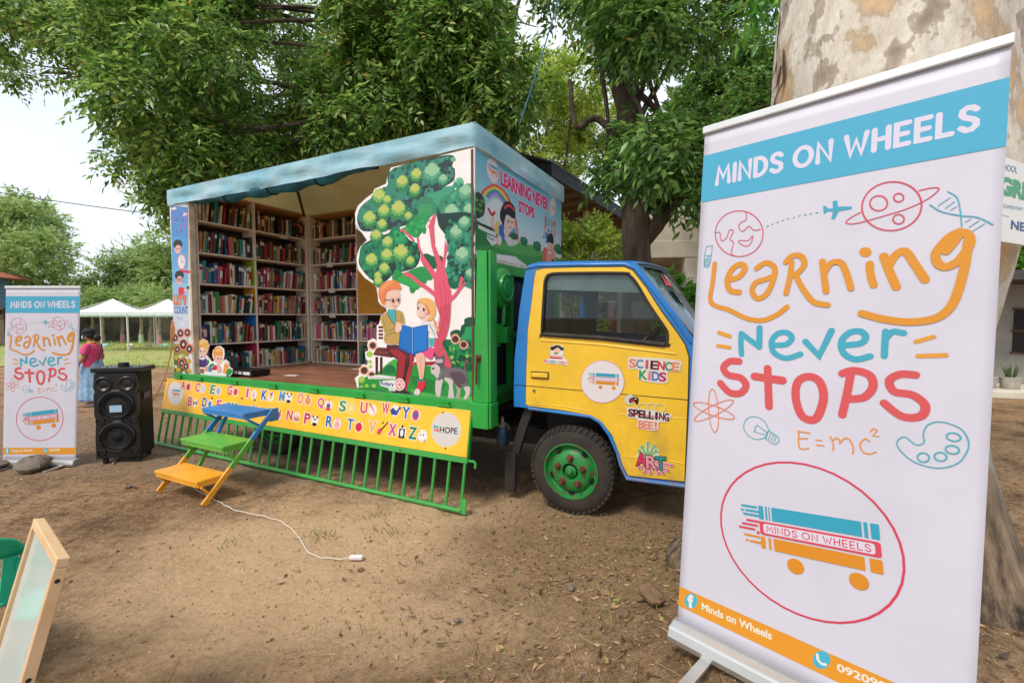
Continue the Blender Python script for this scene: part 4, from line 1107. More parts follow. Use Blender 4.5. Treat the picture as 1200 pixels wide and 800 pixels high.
('e','#dcd3cc',[-.256,.691,.164,.018,-.019,.155],.0),
('p','#3fa0b0',0,[-.394,.715,-.368,.715,-.365,.692,-.391,.692]),
('p','#4fb0a0',0,[-.363,.715,-.338,.715,-.335,.692,-.361,.692]),
('p','#f0806a',0,[-.39,.686,-.365,.686,-.362,.663,-.388,.663]),
('p','#e2405a',0,[-.36,.686,-.334,.686,-.331,.663,-.357,.663]),
('t','#2b2b30','HOPE',[-.3196,.6578,.0317,.1894,.0538],.02,None,.05,'f'),
('t','#d83a5a','A',[-4.5138,.7645,0,.085,.105],.03,'#f3e8e4',.05,'f'),
('e','#f1e6e0',[-4.354,.805,.056,0,0,.056],0),
('e','#d8283c',[-4.354,.802,.045,0,0,.045],0),
('p','#2f8a3c',0,[-4.354,.84,-4.324,.865,-4.344,.835]),
('t','#d83a8c','C',[-4.1878,.759,0,.085,.105],.03,'#f3e8e4',.05,'f'),
('e','#f1e6e0',[-4.028,.799,.056,0,0,.056],0),
('e','#c9d8e0',[-4.028,.799,.04,0,0,.042],0),
('t','#2f9a50','E',[-3.8597,.7549,0,.085,.105],.03,'#f3e8e4',.05,'f'),
('e','#f1e6e0',[-3.7,.795,.056,0,0,.056],0),
('e','#a8b0d0',[-3.7,.795,.04,0,0,.042],0),
('t','#d8405a','G',[-3.5184,.7689,0,.085,.105],.03,'#f3e8e4',.05,'f'),
('e','#f1e6e0',[-3.358,.809,.056,0,0,.056],0),
('e','#d8405a',[-3.358,.809,.04,0,0,.042],0),
('t','#e0406a','I',[-3.1742,.7633,0,.085,.105],.03,'#f3e8e4',.05,'f'),
('e','#f1e6e0',[-3.014,.804,.056,0,0,.056],0),
('p','#e0a060',0,[-3.034,.804,-2.994,.804,-3.014,.749]),
('e','#f6c8d0',[-3.014,.824,.024,0,0,.024],0),
('t','#2a5ab0','K',[-2.8642,.7618,0,.085,.105],.03,'#f3e8e4',.05,'f'),
('e','#f1e6e0',[-2.704,.802,.056,0,0,.056],0),
('p','#d83a8c',0,[-2.734,.842,-2.674,.852,-2.684,.802]),
('p','#f0c05a',0,[-2.734,.842,-2.684,.802,-2.714,.752]),
('t','#5a90c8','M',[-2.5576,.7709,0,.085,.105],.03,'#f3e8e4',.05,'f'),
('e','#f1e6e0',[-2.398,.811,.056,0,0,.056],0),
('e','#f6f2f0',[-2.398,.821,.036,0,0,.034],0),
('e','#26232c',[-2.428,.853,.013,0,0,.013],0),
('e','#26232c',[-2.368,.853,.013,0,0,.013],0),
('e','#26232c',[-2.41,.825,.009,0,0,.012],0),
('e','#26232c',[-2.385,.825,.009,0,0,.012],0),
('e','#26232c',[-2.398,.773,.034,0,0,.018],0),
('t','#e8806a','O',[-2.2501,.7668,0,.085,.105],.03,'#f3e8e4',.05,'f'),
('e','#f1e6e0',[-2.09,.807,.056,0,0,.056],0),
('e','#f0905a',[-2.09,.804,.046,0,0,.044],0),
('p','#2f8a3c',0,[-2.09,.837,-2.12,.867,-2.075,.862]),
('t','#c83a90','Q',[-1.9291,.7426,0,.085,.105],.03,'#f3e8e4',.05,'f'),
('e','#f1e6e0',[-1.769,.783,.056,0,0,.056],0),
('p','#2f5a98',0,[-1.799,.763,-1.739,.763,-1.749,.803,-1.789,.803]),
('p','#d83a5a',0,[-1.809,.728,-1.729,.728,-1.744,.763,-1.794,.763]),
('e','#f6c4b0',[-1.769,.813,.016,0,0,.018],0),
('p','#e0a040',0,[-1.789,.828,-1.749,.828,-1.744,.848,-1.769,.838,-1.794,.848]),
('t','#2f9a50','S',[-1.6054,.7393,0,.085,.105],.03,'#f3e8e4',.05,'f'),
('e','#f1e6e0',[-1.445,.78,.056,0,0,.056],0),
('e','#f6c84a',[-1.445,.78,.05,0,0,.05],0),
('e','#f6e0a0',[-1.445,.78,.03,0,0,.03],0),
('t','#d83a5a','U',[-1.3135,.7477,0,.085,.105],.03,'#f3e8e4',.05,'f'),
('e','#f1e6e0',[-1.153,.788,.056,0,0,.056],0),
('p','#e8805a',0,[-1.204,.838,-1.173,.843,-1.103,.738]),
('p','#3f9a4a',0,[-1.204,.838,-1.214,.858,-1.183,.848]),
('t','#d8305a','W',[-1.0277,.7649,0,.085,.105],.03,'#f3e8e4',.05,'f'),
('e','#f1e6e0',[-.868,.805,.056,0,0,.056],0),
('p','#2a4a90',0,[-.928,.805,-.908,.765,-.838,.765,-.813,.82,-.783,.845,-.818,.85,-.848,.805,-.898,.835]),
('t','#2f6ab8','Y',[-.7728,.7474,0,.085,.105],.03,'#f3e8e4',.05,'f'),
('e','#f1e6e0',[-.613,.788,.056,0,0,.056],0),
('e','#d83a5a',[-.613,.788,.04,0,0,.05],0),
('e','#2f6ab8',[-.613,.788,.02,0,0,.028],0),
('t','#d83a6a','B',[-4.3037,.5687,0,.085,.105],.03,'#f3e8e4',.05,'f'),
('e','#f1e6e0',[-4.144,.609,.056,0,0,.056],0),
('p','#6a3a5a',0,[-4.189,.639,-4.144,.609,-4.184,.574]),
('p','#8a4a3a',0,[-4.099,.649,-4.144,.609,-4.104,.579]),
('t','#2f5aa8','D',[-3.9931,.5836,0,.085,.105],.03,'#f3e8e4',.05,'f'),
('e','#f1e6e0',[-3.833,.624,.056,0,0,.056],0),
('e','#5a90c8',[-3.833,.624,.034,0,0,.036],0),
('t','#e2405a','F',[-3.6911,.5774,0,.085,.105],.03,'#f3e8e4',.05,'f'),
('e','#f1e6e0',[-3.531,.618,.056,0,0,.056],0),
('e','#e0806a',[-3.531,.618,.04,0,0,.042],0),
('t','#2f9a50','H',[-3.3869,.5729,0,.085,.105],.03,'#f3e8e4',.05,'f'),
('e','#f1e6e0',[-3.227,.613,.056,0,0,.056],0),
('e','#c98a5a',[-3.227,.613,.04,0,0,.042],0),
('t','#3f7ac0','J',[-3.0359,.5741,0,.085,.105],.03,'#f3e8e4',.05,'f'),
('e','#f1e6e0',[-2.876,.615,.056,0,0,.056],0),
('e','#d8405a',[-2.876,.615,.04,0,0,.042],0),
('t','#2f8a40','L',[-2.6878,.5671,0,.085,.105],.03,'#f3e8e4',.05,'f'),
('e','#f1e6e0',[-2.528,.608,.056,0,0,.056],0),
('e','#e8504a',[-2.528,.608,.036,0,0,.034],0),
('e','#26232c',[-2.533,.613,.012,0,0,.02],0),
('e','#26232c',[-2.508,.648,.01,0,0,.012],0),
('t','#e0405a','N',[-2.3894,.5718,0,.085,.105],.03,'#f3e8e4',.05,'f'),
('e','#f1e6e0',[-2.229,.612,.056,0,0,.056],0),
('e','#c8855a',[-2.229,.6,.046,0,0,.03],0),
('e','#f0c8c0',[-2.229,.62,.036,0,0,.016],0),
('t','#d83a5a','P',[-2.1032,.5627,0,.085,.105],.03,'#f3e8e4',.05,'f'),
('e','#f1e6e0',[-1.943,.603,.056,0,0,.056],0),
('e','#f6f2f0',[-1.943,.613,.036,0,0,.034],0),
('e','#26232c',[-1.973,.645,.013,0,0,.013],0),
('e','#26232c',[-1.913,.645,.013,0,0,.013],0),
('e','#26232c',[-1.955,.617,.009,0,0,.012],0),
('e','#26232c',[-1.93,.617,.009,0,0,.012],0),
('e','#26232c',[-1.943,.565,.034,0,0,.018],0),
('t','#2f6ab8','R',[-1.7706,.5647,0,.085,.105],.03,'#f3e8e4',.05,'f'),
('e','#f1e6e0',[-1.611,.605,.056,0,0,.056],0),
('e','#f0a8b0',[-1.611,.593,.036,0,0,.036],0),
('e','#f0a8b0',[-1.623,.655,.008,0,0,.026],0),
('e','#f0a8b0',[-1.597,.655,.008,0,0,.026],0),
('t','#4a8ac8','T',[-1.4689,.5653,0,.085,.105],.03,'#f3e8e4',.05,'f'),
('e','#f1e6e0',[-1.309,.606,.056,0,0,.056],0),
('e','#d8283c',[-1.309,.603,.045,0,0,.045],0),
('p','#2f8a3c',0,[-1.309,.641,-1.279,.666,-1.299,.636]),
('t','#f0a060','V',[-1.1733,.5713,0,.085,.105],.03,'#f3e8e4',.05,'f'),
('p','#e0405a',0,[-1.063,.562,-1.023,.557,-.998,.602,-1.018,.627,-1.058,.602]),
('p','#3a2428',0,[-1.018,.612,-.938,.697,-.928,.69,-1.003,.602]),
('t','#c83a90','X',[-.914,.5706,0,.085,.105],.03,'#f3e8e4',.05,'f'),
('e','#f1e6e0',[-.754,.611,.056,0,0,.056],0),
('p','#26232c',0,[-.789,.556,-.719,.556,-.719,.646,-.789,.646]),
('e','#f1ece8',[-.754,.606,.02,0,0,.035],0),
('e','#26232c',[-.754,.666,.014,0,0,.014],0),
('t','#1f8a48','Z',[-.6672,.566,0,.085,.105],.03,'#f3e8e4',.05,'f'),
('e','#f1e6e0',[-.507,.607,.056,0,0,.056],0),
('e','#f4f0ee',[-.507,.597,.04,0,0,.03],0),
('p','#33303a',0,[-.537,.607,-.529,.626,-.519,.607]),
('p','#33303a',0,[-.507,.607,-.499,.626,-.489,.607]),
('e','#f4f0ee',[-.537,.636,.018,0,0,.018],0),
('e','#33303a',[-.543,.64,.006,0,0,.006],0),
('p','#8a8890',0,[-.487,.577,-.477,.577,-.477,.546,-.487,.546]),
('e','#6a3a1c',[-4.896,.854,.025,.002,-.004,.014],.0),
('e','#6a3a1c',[-3.804,.696,.021,.002,-.003,.013],.0),
('e','#6a3a1c',[-2.979,.741,.018,.002,-.003,.012],.0),
('e','#6a3a1c',[-2.063,.658,.016,.002,-.002,.011],.0),
('e','#6a3a1c',[-1.431,.657,.014,.001,-.002,.01],.0),
('e','#6a3a1c',[-1.0,.676,.013,.001,-.002,.01],.0),
('e','#6a3a1c',[-.752,.443,.012,.002,-.001,.009],.0),
('e','#6a3a1c',[-.307,.841,.011,.001,-.001,.009],.0),
('e','#6a3a1c',[-.24,.524,.011,.001,-.001,.009],.0),
('e','#6a3a1c',[-3.219,.742,.019,.002,-.003,.012],.0),
],
'banner': [
('p','#51b4d6',0,[.0,1.703,.85,1.703,.85,1.893,.0,1.893]),
('p','#f0a030',0,[.0,.06,.85,.06,.85,.138,.0,.138]),
('t','#e6def0','MINDS ON WHEELS',[.0607,1.7649,.0064,.7292,.0647],.105,None,0,'r'),
('e','#e0566a',[.154,1.5561,.0886,-.012,-.0045,.0884],.0035),
('s','#e0566a',.0029,1,0,[.1763,1.6371,.1801,1.6071,.1597,1.5956,.1545,1.5791,.1708,1.5621,.1908,1.5787,.2099,1.5615,.2322,1.5617]),
('s','#e0566a',.003,1,0,[.0672,1.5713,.0835,1.5691,.0873,1.5433,.0977,1.5354,.1118,1.5477,.1202,1.5741,.1351,1.567,.1235,1.5387,.1373,1.5245,.1321,1.4853,.1448,1.4716]),
('s','#e0566a',.0029,1,1,[.1584,1.5293,.1912,1.5253,.2064,1.5412,.2031,1.5165,.1877,1.5038,.1638,1.5164]),
('s','#4fb3b0',.0028,0,0,[.2538,1.569,.2598,1.571]),
('s','#4fb3b0',.0027,0,0,[.27,1.5737,.2759,1.5756]),
('s','#4fb3b0',.0027,0,0,[.2868,1.5786,.2926,1.5805]),
('s','#4fb3b0',.0027,0,0,[.3042,1.5825,.3099,1.5843]),
('s','#4fb3b0',.0026,0,0,[.3206,1.5854,.3262,1.5873]),
('s','#4fb3b0',.0026,0,0,[.3392,1.587,.3448,1.5889]),
('s','#4fb3b0',.0026,0,0,[.3559,1.5902,.3614,1.592]),
('s','#57b4c6',.0026,0,1,[.0325,1.5191,.0566,1.5215,.0536,1.4628,.0448,1.4353,.0279,1.4393,.0264,1.4861]),
('s','#57b4c6',.0026,0,0,[.0318,1.483,.0536,1.4823]),
('s','#57b4c6',.0026,0,0,[.0286,1.4651,.0501,1.4811]),
('s','#57b4c6',.0026,0,0,[.029,1.4578,.0507,1.4698]),
('s','#57b4c6',.0026,0,0,[.0294,1.4505,.0513,1.4584]),
('s','#57b4c6',.0026,0,0,[.0298,1.4433,.0519,1.447]),
('s','#4fb3b0',.0033,0,0,[.3735,1.5918,.3794,1.592]),
('s','#4fb3b0',.0032,0,0,[.3903,1.5924,.3962,1.5926]),
('s','#4fb3b0',.0032,0,0,[.4078,1.5935,.4136,1.5936]),
('p','#49aec8',0,[.4281,1.6124,.4376,1.6119,.4418,1.6017,.4568,1.6007,.4548,1.6243,.4671,1.6263,.4713,1.6036,.5088,1.598,.5092,1.5899,.4734,1.5879,.4631,1.5622,.4536,1.5664,.4582,1.5894,.4431,1.5931,.4317,1.585]),
('e','#e0566a',[.6088,1.5812,.0722,-.0018,-.0102,.0771],.0045),
('e','#e0566a',[.5782,1.596,.0224,-.0041,-.001,.0241],.004),
('e','#e0566a',[.627,1.6044,.0119,-.0022,-.0005,.0131],.004),
('e','#e0566a',[.6297,1.5374,.0134,-.0021,-.0006,.0148],.004),
('s','#e0566a',.0032,1,0,[.5338,1.575,.5039,1.5584,.4965,1.545,.5266,1.5404,.5972,1.5539,.6517,1.5675,.6957,1.5882,.7182,1.6115,.7054,1.619,.6743,1.617]),
('s','#57b4c6',.0033,1,0,[.738,1.6012,.7578,1.5796,.766,1.5426,.7711,1.4947]),
('s','#57b4c6',.0033,1,0,[.7001,1.5697,.7261,1.5447,.7683,1.5258,.8018,1.5156,.8331,1.491]),
('s','#57b4c6',.0021,0,0,[.7183,1.563,.7439,1.5823]),
('s','#57b4c6',.0021,0,0,[.7346,1.5529,.7531,1.5686]),
('s','#57b4c6',.0021,0,0,[.7453,1.5453,.7588,1.5543]),
('s','#57b4c6',.002,0,0,[.7775,1.5055,.7888,1.5131]),
('s','#57b4c6',.002,0,0,[.7864,1.4901,.8055,1.5058]),
('s','#57b4c6',.002,0,0,[.7934,1.4775,.8171,1.4962]),
('s','#e69a34',.0173,1,0,[.0702,1.448,.0667,1.3742,.0649,1.294,.1385,1.2621,.2025,1.2308,.2569,1.2239,.3025,1.243,.3352,1.2714]),
('s','#e69a34',.0212,1,0,[.1277,1.3803,.1665,1.3897,.1852,1.4202,.1697,1.4369,.1418,1.4237,.1229,1.383,.1345,1.3402,.1695,1.3303]),
('s','#e69a34',.0188,1,0,[.2271,1.4169,.2571,1.435,.2859,1.4178,.2878,1.3782,.2678,1.3227,.237,1.3044,.2162,1.3306,.2254,1.3626,.26,1.3743,.2805,1.3821]),
('s','#e69a34',.0178,1,0,[.3424,1.4296,.3398,1.3803,.3299,1.3201]),
('s','#e69a34',.0186,1,0,[.3236,1.4313,.3423,1.4516,.3694,1.4489,.3821,1.4206,.3645,1.3916,.3407,1.3824]),
('s','#e69a34',.018,1,0,[.3572,1.3835,.3814,1.3342,.416,1.2879,.457,1.2763]),
('s','#e69a34',.0195,1,0,[.4352,1.4244,.4404,1.3892,.4505,1.3225]),
('s','#e69a34',.019,1,0,[.444,1.3889,.4595,1.4159,.4855,1.4167,.5011,1.3897,.5188,1.3296]),
('s','#e69a34',.0215,1,0,[.5642,1.4046,.5681,1.3696,.5773,1.3365]),
('e','#e69a34',[.5514,1.4436,.0161,-.0017,-.0007,.016],.0),
('s','#e69a34',.0233,1,0,[.5984,1.4259,.6114,1.3859,.6333,1.3277]),
('s','#e69a34',.0227,1,0,[.6126,1.3955,.6285,1.4277,.6502,1.435,.6733,1.395,.6984,1.3466]),
('s','#e69a34',.0219,1,0,[.7412,1.427,.7548,1.4489,.7699,1.4755,.7847,1.4691,.7894,1.442,.7708,1.3998,.7456,1.3815,.7266,1.3903,.7188,1.4185,.7299,1.4446,.7488,1.4694,.7678,1.4794]),
('s','#e69a34',.0218,1,0,[.7864,1.4556,.7812,1.3767,.7682,1.2976,.7504,1.2534,.718,1.2282,.6624,1.2207,.6026,1.2302,.5509,1.2472]),
('s','#4aaec6',.0195,1,0,[.1905,1.0948,.1861,1.138,.1854,1.1733]),
('s','#4aaec6',.0191,0,0,[.1877,1.1721,.2512,1.1256]),
('s','#4aaec6',.0209,0,0,[.2512,1.1256,.2487,1.1964]),
('s','#4aaec6',.0189,1,0,[.2925,1.1341,.3375,1.1381,.356,1.1607,.3405,1.18,.3108,1.1761,.2919,1.1476,.3009,1.1087,.3398,1.0899,.3853,1.1066]),
('s','#4aaec6',.0195,0,0,[.3983,1.1513,.4407,1.1044,.4722,1.19]),
('s','#4aaec6',.0192,1,0,[.5,1.1425,.551,1.1506,.5645,1.1719,.5493,1.1894,.5209,1.1838,.5012,1.1548,.5096,1.1165,.541,1.0992,.5781,1.1113]),
('s','#4aaec6',.0181,0,0,[.6134,1.1906,.6135,1.1143]),
('s','#4aaec6',.0178,1,0,[.6143,1.1684,.6307,1.19,.6565,1.1867]),
('s','#eba33a',.0155,0,0,[.1017,1.175,.1438,1.1616]),
('s','#eba33a',.0143,0,0,[.1009,1.1227,.146,1.1186]),
('s','#eba33a',.012,0,0,[.6861,1.1613,.7241,1.1772]),
('s','#eba33a',.0127,0,0,[.6927,1.1189,.7527,1.125]),
('s','#e05c5e',.0256,1,0,[.183,1.0673,.1488,1.065,.1267,1.0395,.1457,1.0135,.1917,1.0058,.213,.9799,.1946,.9487,.1549,.9465,.1181,.9785]),
('s','#e05c5e',.0258,0,0,[.2833,1.0492,.2951,.9123]),
('s','#e05c5e',.028,0,0,[.2406,1.0161,.3338,1.0101]),
('s','#e05c5e',.0257,1,1,[.414,1.0317,.4464,1.0168,.4603,.9662,.4471,.9018,.4253,.8847,.3968,.8995,.3781,.9561,.3822,1.0105]),
('s','#e05c5e',.023,1,0,[.5308,1.0502,.5237,.9841,.5142,.9161]),
('s','#e05c5e',.0234,1,0,[.5083,1.0503,.5385,1.0629,.5791,1.0515,.5899,1.0163,.5702,.9816,.5343,.9702]),
('s','#e05c5e',.0224,1,0,[.6886,1.062,.6543,1.0609,.6294,1.0396,.6418,1.0075,.6854,1.0013,.7142,.9745,.7052,.9411,.663,.9347,.6195,.9684]),
('e','#ef8a5a',[.0977,.8688,.019,.0041,-.0105,.0843],.0035),
('e','#ef8a5a',[.0967,.8679,.0096,-.0158,.0737,.0499],.0035),
('e','#ef8a5a',[.0964,.8689,.0053,.019,-.0819,.0164],.0035),
('s','#4fb3bc',.0026,1,0,[.287,.7971,.2604,.787,.2342,.7932,.2149,.8156,.2148,.8416,.2307,.8628,.2563,.868,.2785,.8597,.2918,.8444,.2979,.8281]),
('s','#4fb3bc',.0026,0,0,[.287,.7971,.3107,.7824,.3247,.7813,.3343,.7965,.332,.8075,.2979,.8281,.287,.7971]),
('s','#4fb3bc',.0022,0,0,[.2982,.8224,.2905,.7978]),
('s','#4fb3bc',.0022,0,0,[.3072,.8191,.2996,.7947]),
('s','#4fb3bc',.0022,0,0,[.3161,.816,.3085,.7916]),
('s','#4fb3bc',.0022,0,0,[.3249,.8128,.3174,.7885]),
('s','#4fb3bc',.0023,0,0,[.2846,.8091,.248,.8135,.2549,.8226,.251,.8278,.2596,.839,.2913,.8192]),
('s','#ef9a4a',.0048,1,0,[.3932,.8405,.3982,.7849,.4251,.7881]),
('s','#ef9a4a',.0047,0,0,[.3907,.8401,.4251,.8406]),
('s','#ef9a4a',.0047,0,0,[.3963,.8162,.4197,.8206]),
('s','#ef9a4a',.0046,0,0,[.4452,.8199,.4616,.8224]),
('s','#ef9a4a',.0046,0,0,[.4474,.8037,.4679,.8056]),
('s','#ef9a4a',.0045,1,0,[.4849,.8394,.4939,.8194,.495,.7953]),
('s','#ef9a4a',.0044,1,0,[.4913,.827,.5044,.8387,.514,.8233]),
('s','#ef9a4a',.0044,1,0,[.5118,.8229,.5243,.8413,.5375,.8395,.548,.8168,.5479,.7973]),
('s','#ef9a4a',.0042,1,0,[.589,.8441,.5775,.8502,.5657,.8308,.573,.8088,.5898,.8046,.6066,.8148]),
('s','#ef9a4a',.0037,0,0,[.589,.8741,.5967,.8857,.6062,.8822,.5964,.8625,.611,.8637]),
('s','#57b4c2',.0034,1,1,[.7167,.8677,.7063,.856,.6933,.8583,.674,.8733,.6591,.8641,.6559,.846,.6722,.822,.7029,.8018,.7496,.7981,.7897,.8214,.8081,.8623,.8069,.8942,.7894,.9211,.7515,.9322,.7237,.9196,.714,.8913]),
('e','#57b4c2',[.7167,.8218,.0129,.0002,.001,.0136],.004),
('e','#57b4c2',[.7535,.8321,.0131,.0002,.0008,.0124],.004),
('e','#57b4c2',[.7772,.8574,.0141,-.0001,.0008,.0117],.004),
('e','#57b4c2',[.7782,.8936,.0147,-.0004,.0008,.0116],.004),
('e','#e2465e',[.418,.477,.27,0,0,.255],.0065),
('logo2',.418,.477,.255),
('e','#4fbcd6',[.0507,.101,.0258,.0115,-.0016,.0298],.0),
('t','#f4efe4','f',[.0438,.0756,.1449,.0187,.046],.05,None,.05,'f'),
('t','#f6efdc','Minds on Wheels',[.096,.0879,.0337,.249,.0261],.028,None,.05,'f'),
('e','#4fbcd6',[.4951,.1063,.0243,.013,-.0013,.0292],.0),
('s','#eef0ee',.0085,1,0,[.4832,.1169,.4856,.1025,.4958,.0944,.5072,.0979]),
('t','#f6efdc','092090',[.5394,.0955,.0589,.1239,.0229],.03,None,.05,'f'),
],
'sign': [
('t','#3f8fb8','HOOL',[-.0704,-.0595,.0351,.1198,.0227],.0,None,.05,'f'),
('t','#4fb884','GRE',[-.0823,-.1443,.0076,.2488,.0588],.06,None,.05,'f'),
('t','#6fb0c8','N ELEMENTARY S',[-.081,-.1935,.0281,.221,.0125],.0,None,.05,'f'),
('t','#2f5f9c','NE',[.0231,-.2632,.0,.1186,.031],.03,None,.05,'f'),
('s','#9fb8c4',.0021,0,0,[-.0727,-.2202,-.0027,-.2221]),
],
}
# ------------------------------------------------------------------ the ground
def gz(x, y):
    """height of the ground: level yard with a low root mound round the pale trunk"""
    d2 = (x - 1.55) ** 2 + (y - 1.55) ** 2
    return .56 * math.exp(-d2 / (2 * 0.95 ** 2))

TR_O = Vector((-0.33254, 4.12252, 0)); TR_YAW = math.atan2(-0.45001, 0.89302)
TRM = Matrix.Translation(TR_O) @ Matrix.Rotation(TR_YAW, 4, 'Z')

def tw(x, y, z): return TRM @ Vector((x, y, z))

def ground_material():
    m = bpy.data.materials.new('dirt'); m.use_nodes = True; t = m.node_tree; b = t.nodes['Principled BSDF']
    b.inputs['Roughness'].default_value = .95; b.inputs['Specular IOR Level'].default_value = .15
    co = N(t, 'TexCoord'); L = t.links.new
    def noise(sc, det=6, rough=.6, w=None):
        n = N(t, 'TexNoise', Scale=sc, Detail=float(det), Roughness=rough); L(co.outputs['Object'], n.inputs['Vector']); return n
    def ramp(src, a, b_, ca, cb):
        r = N(t, 'ValToRGB'); r.color_ramp.elements[0].position = a; r.color_ramp.elements[1].position = b_
        r.color_ramp.elements[0].color = ca; r.color_ramp.elements[1].color = cb; L(src, r.inputs['Fac']); return r
    def mixc(f, a, c, typ='MIX'):
        x = N(t, 'Mix'); x.data_type = 'RGBA'; x.blend_type = typ
        if isinstance(f, float): x.inputs['Factor'].default_value = f
        else: L(f, x.inputs['Factor'])
        for s_, v in (('A', a), ('B', c)):
            if isinstance(v, tuple): x.inputs[s_].default_value = v
            else: L(v, x.inputs[s_])
        return x.outputs['Result']
    big = ramp(noise(.55, 5).outputs['Fac'], .36, .66, (.42, .265, .15, 1), (.78, .54, .335, 1))
    mid = ramp(noise(2.6, 9, .72).outputs['Fac'], .36, .62, (.46, .43, .40, 1), (1.08, 1.06, 1.03, 1))
    fine = ramp(noise(30, 9, .8).outputs['Fac'], .36, .6, (.42, .39, .36, 1), (1.08, 1.08, 1.08, 1))
    c = mixc(1.0, big.outputs['Color'], mid.outputs['Color'], 'MULTIPLY')
    c = mixc(.9, c, fine.outputs['Color'], 'MULTIPLY')
    grit = ramp(noise(150, 4, .8).outputs['Fac'], .38, .62, (.45, .42, .4, 1), (1.25, 1.25, 1.25, 1)); c = mixc(.8, c, grit.outputs['Color'], 'MULTIPLY')
    red = ramp(noise(1.1, 7, .7).outputs['Fac'], .46, .60, (0, 0, 0, 1), (.75, .75, .75, 1)); c = mixc(red.outputs['Color'], c, mixc(fine.outputs['Color'], (.16, .085, .042, 1), (.50, .30, .16, 1)))
    clod = ramp(noise(13, 5, .75).outputs['Fac'], .40, .52, (.62, .58, .54, 1), (1.05, 1.05, 1.05, 1)); c = mixc(.8, c, clod.outputs['Color'], 'MULTIPLY')
    # worn trodden path of pale dust in front of the step ladder
    sp = N(t, 'SeparateXYZ'); L(co.outputs['Object'], sp.inputs[0])
    def blob(cx, cy, rx, ry, r0, r1):
        def lin_(o, c0, r):
            a = N(t, 'Math'); a.operation = 'SUBTRACT'; L(o, a.inputs[0]); a.inputs[1].default_value = c0
            d = N(t, 'Math'); d.operation = 'DIVIDE'; L(a.outputs[0], d.inputs[0]); d.inputs[1].default_value = r
            p = N(t, 'Math'); p.operation = 'POWER'; L(d.outputs[0], p.inputs[0]); p.inputs[1].default_value = 2.0; return p
        a = N(t, 'Math'); a.operation = 'ADD'; L(lin_(sp.outputs['X'], cx, rx).outputs[0], a.inputs[0]); L(lin_(sp.outputs['Y'], cy, ry).outputs[0], a.inputs[1])
        q = N(t, 'Math'); q.operation = 'ADD'; L(a.outputs[0], q.inputs[0]); nn = noise(1.6, 6, .7)
        k = N(t, 'MapRange'); k.inputs['To Min'].default_value = -.9; k.inputs['To Max'].default_value = .9; L(nn.outputs['Fac'], k.inputs['Value']); L(k.outputs[0], q.inputs[1])
        z = N(t, 'MapRange'); z.interpolation_type = 'SMOOTHSTEP'; z.inputs['From Min'].default_value = r0; z.inputs['From Max'].default_value = r1
        z.inputs['To Min'].default_value = 1; z.inputs['To Max'].default_value = 0; L(q.outputs[0], z.inputs['Value']); return z.outputs[0]
    c = mixc(blob(-.9, 3.25, 2.0, 1.15, .2, 1.6), c, mixc(fine.outputs['Color'], (.46, .295, .165, 1), (.76, .51, .30, 1)))
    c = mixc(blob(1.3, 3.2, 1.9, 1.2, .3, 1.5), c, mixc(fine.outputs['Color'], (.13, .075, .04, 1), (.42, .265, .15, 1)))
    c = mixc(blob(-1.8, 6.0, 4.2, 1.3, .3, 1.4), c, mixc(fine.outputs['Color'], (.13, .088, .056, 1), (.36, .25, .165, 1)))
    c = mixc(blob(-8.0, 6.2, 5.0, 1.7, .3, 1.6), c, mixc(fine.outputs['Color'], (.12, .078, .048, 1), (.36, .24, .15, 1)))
    L(c, b.inputs['Base Color'])
    # bump: grit over clods
    h = N(t, 'Math'); h.operation = 'MULTIPLY_ADD'; L(noise(9, 8, .7).outputs['Fac'], h.inputs[0]); h.inputs[1].default_value = 1.6; L(noise(70, 8, .8).outputs['Fac'], h.inputs[2])
    bp = N(t, 'Bump', Strength=1.0, Distance=.03); L(h.outputs[0], bp.inputs['Height']); L(bp.outputs['Normal'], b.inputs['Normal'])
    return m

def axis_pts(lo, hi, step, far, g=1.22):
    a = list(np.arange(lo, hi + 1e-6, step)); d = step; p = hi
    while p < far: d *= g; p += d; a.append(p)
    d = step; p = lo; pre = []
    while p > -far: d *= g; p -= d; pre.append(p)
    return np.array(pre[::-1] + a)

def vnoise(x, y, seed=0):
    """smooth value noise on arrays"""
    xi = np.floor(x).astype(np.int64); yi = np.floor(y).astype(np.int64); fx = x - xi; fy = y - yi
    def h(a, b):
        n = (a * 374761393 + b * 668265263 + seed * 982451653) & 0x7fffffff
        n = ((n ^ (n >> 13)) * 1274126177) & 0x7fffffff
        return ((n ^ (n >> 16)) & 0xffff) / 65535.0
    fx = fx * fx * (3 - 2 * fx); fy = fy * fy * (3 - 2 * fy)
    return (h(xi, yi) * (1 - fx) + h(xi + 1, yi) * fx) * (1 - fy) + (h(xi, yi + 1) * (1 - fx) + h(xi + 1, yi + 1) * fx) * fy

gx = axis_pts(-6.5, 3.2, .045, 420); gy = axis_pts(.6, 6.4, .045, 420)
X, Y = np.meshgrid(gx, gy)
near = np.exp(-((X + 1) ** 2 + (Y - 3) ** 2) / 90.0)
Z = .56 * np.exp(-((X - 1.55) ** 2 + (Y - 1.55) ** 2) / (2 * .95 ** 2))
Z += near * (.035 * (vnoise(X * 1.3, Y * 1.3, 1) - .5) + .026 * (vnoise(X * 4, Y * 4, 2) - .5) + .020 * (vnoise(X * 11, Y * 11, 3) - .5))
gm = bpy.data.meshes.new('ground')
nx, ny = len(gx), len(gy)
idx = np.arange(nx * ny).reshape(ny, nx)
q = np.stack([idx[:-1, :-1], idx[:-1, 1:], idx[1:, 1:], idx[1:, :-1]], -1).reshape(-1, 4)
gm.vertices.add(nx * ny); gm.vertices.foreach_set('co', np.stack([X, Y, Z], -1).astype(np.float32).ravel())
gm.loops.add(q.size); gm.loops.foreach_set('vertex_index', q.astype(np.int32).ravel())
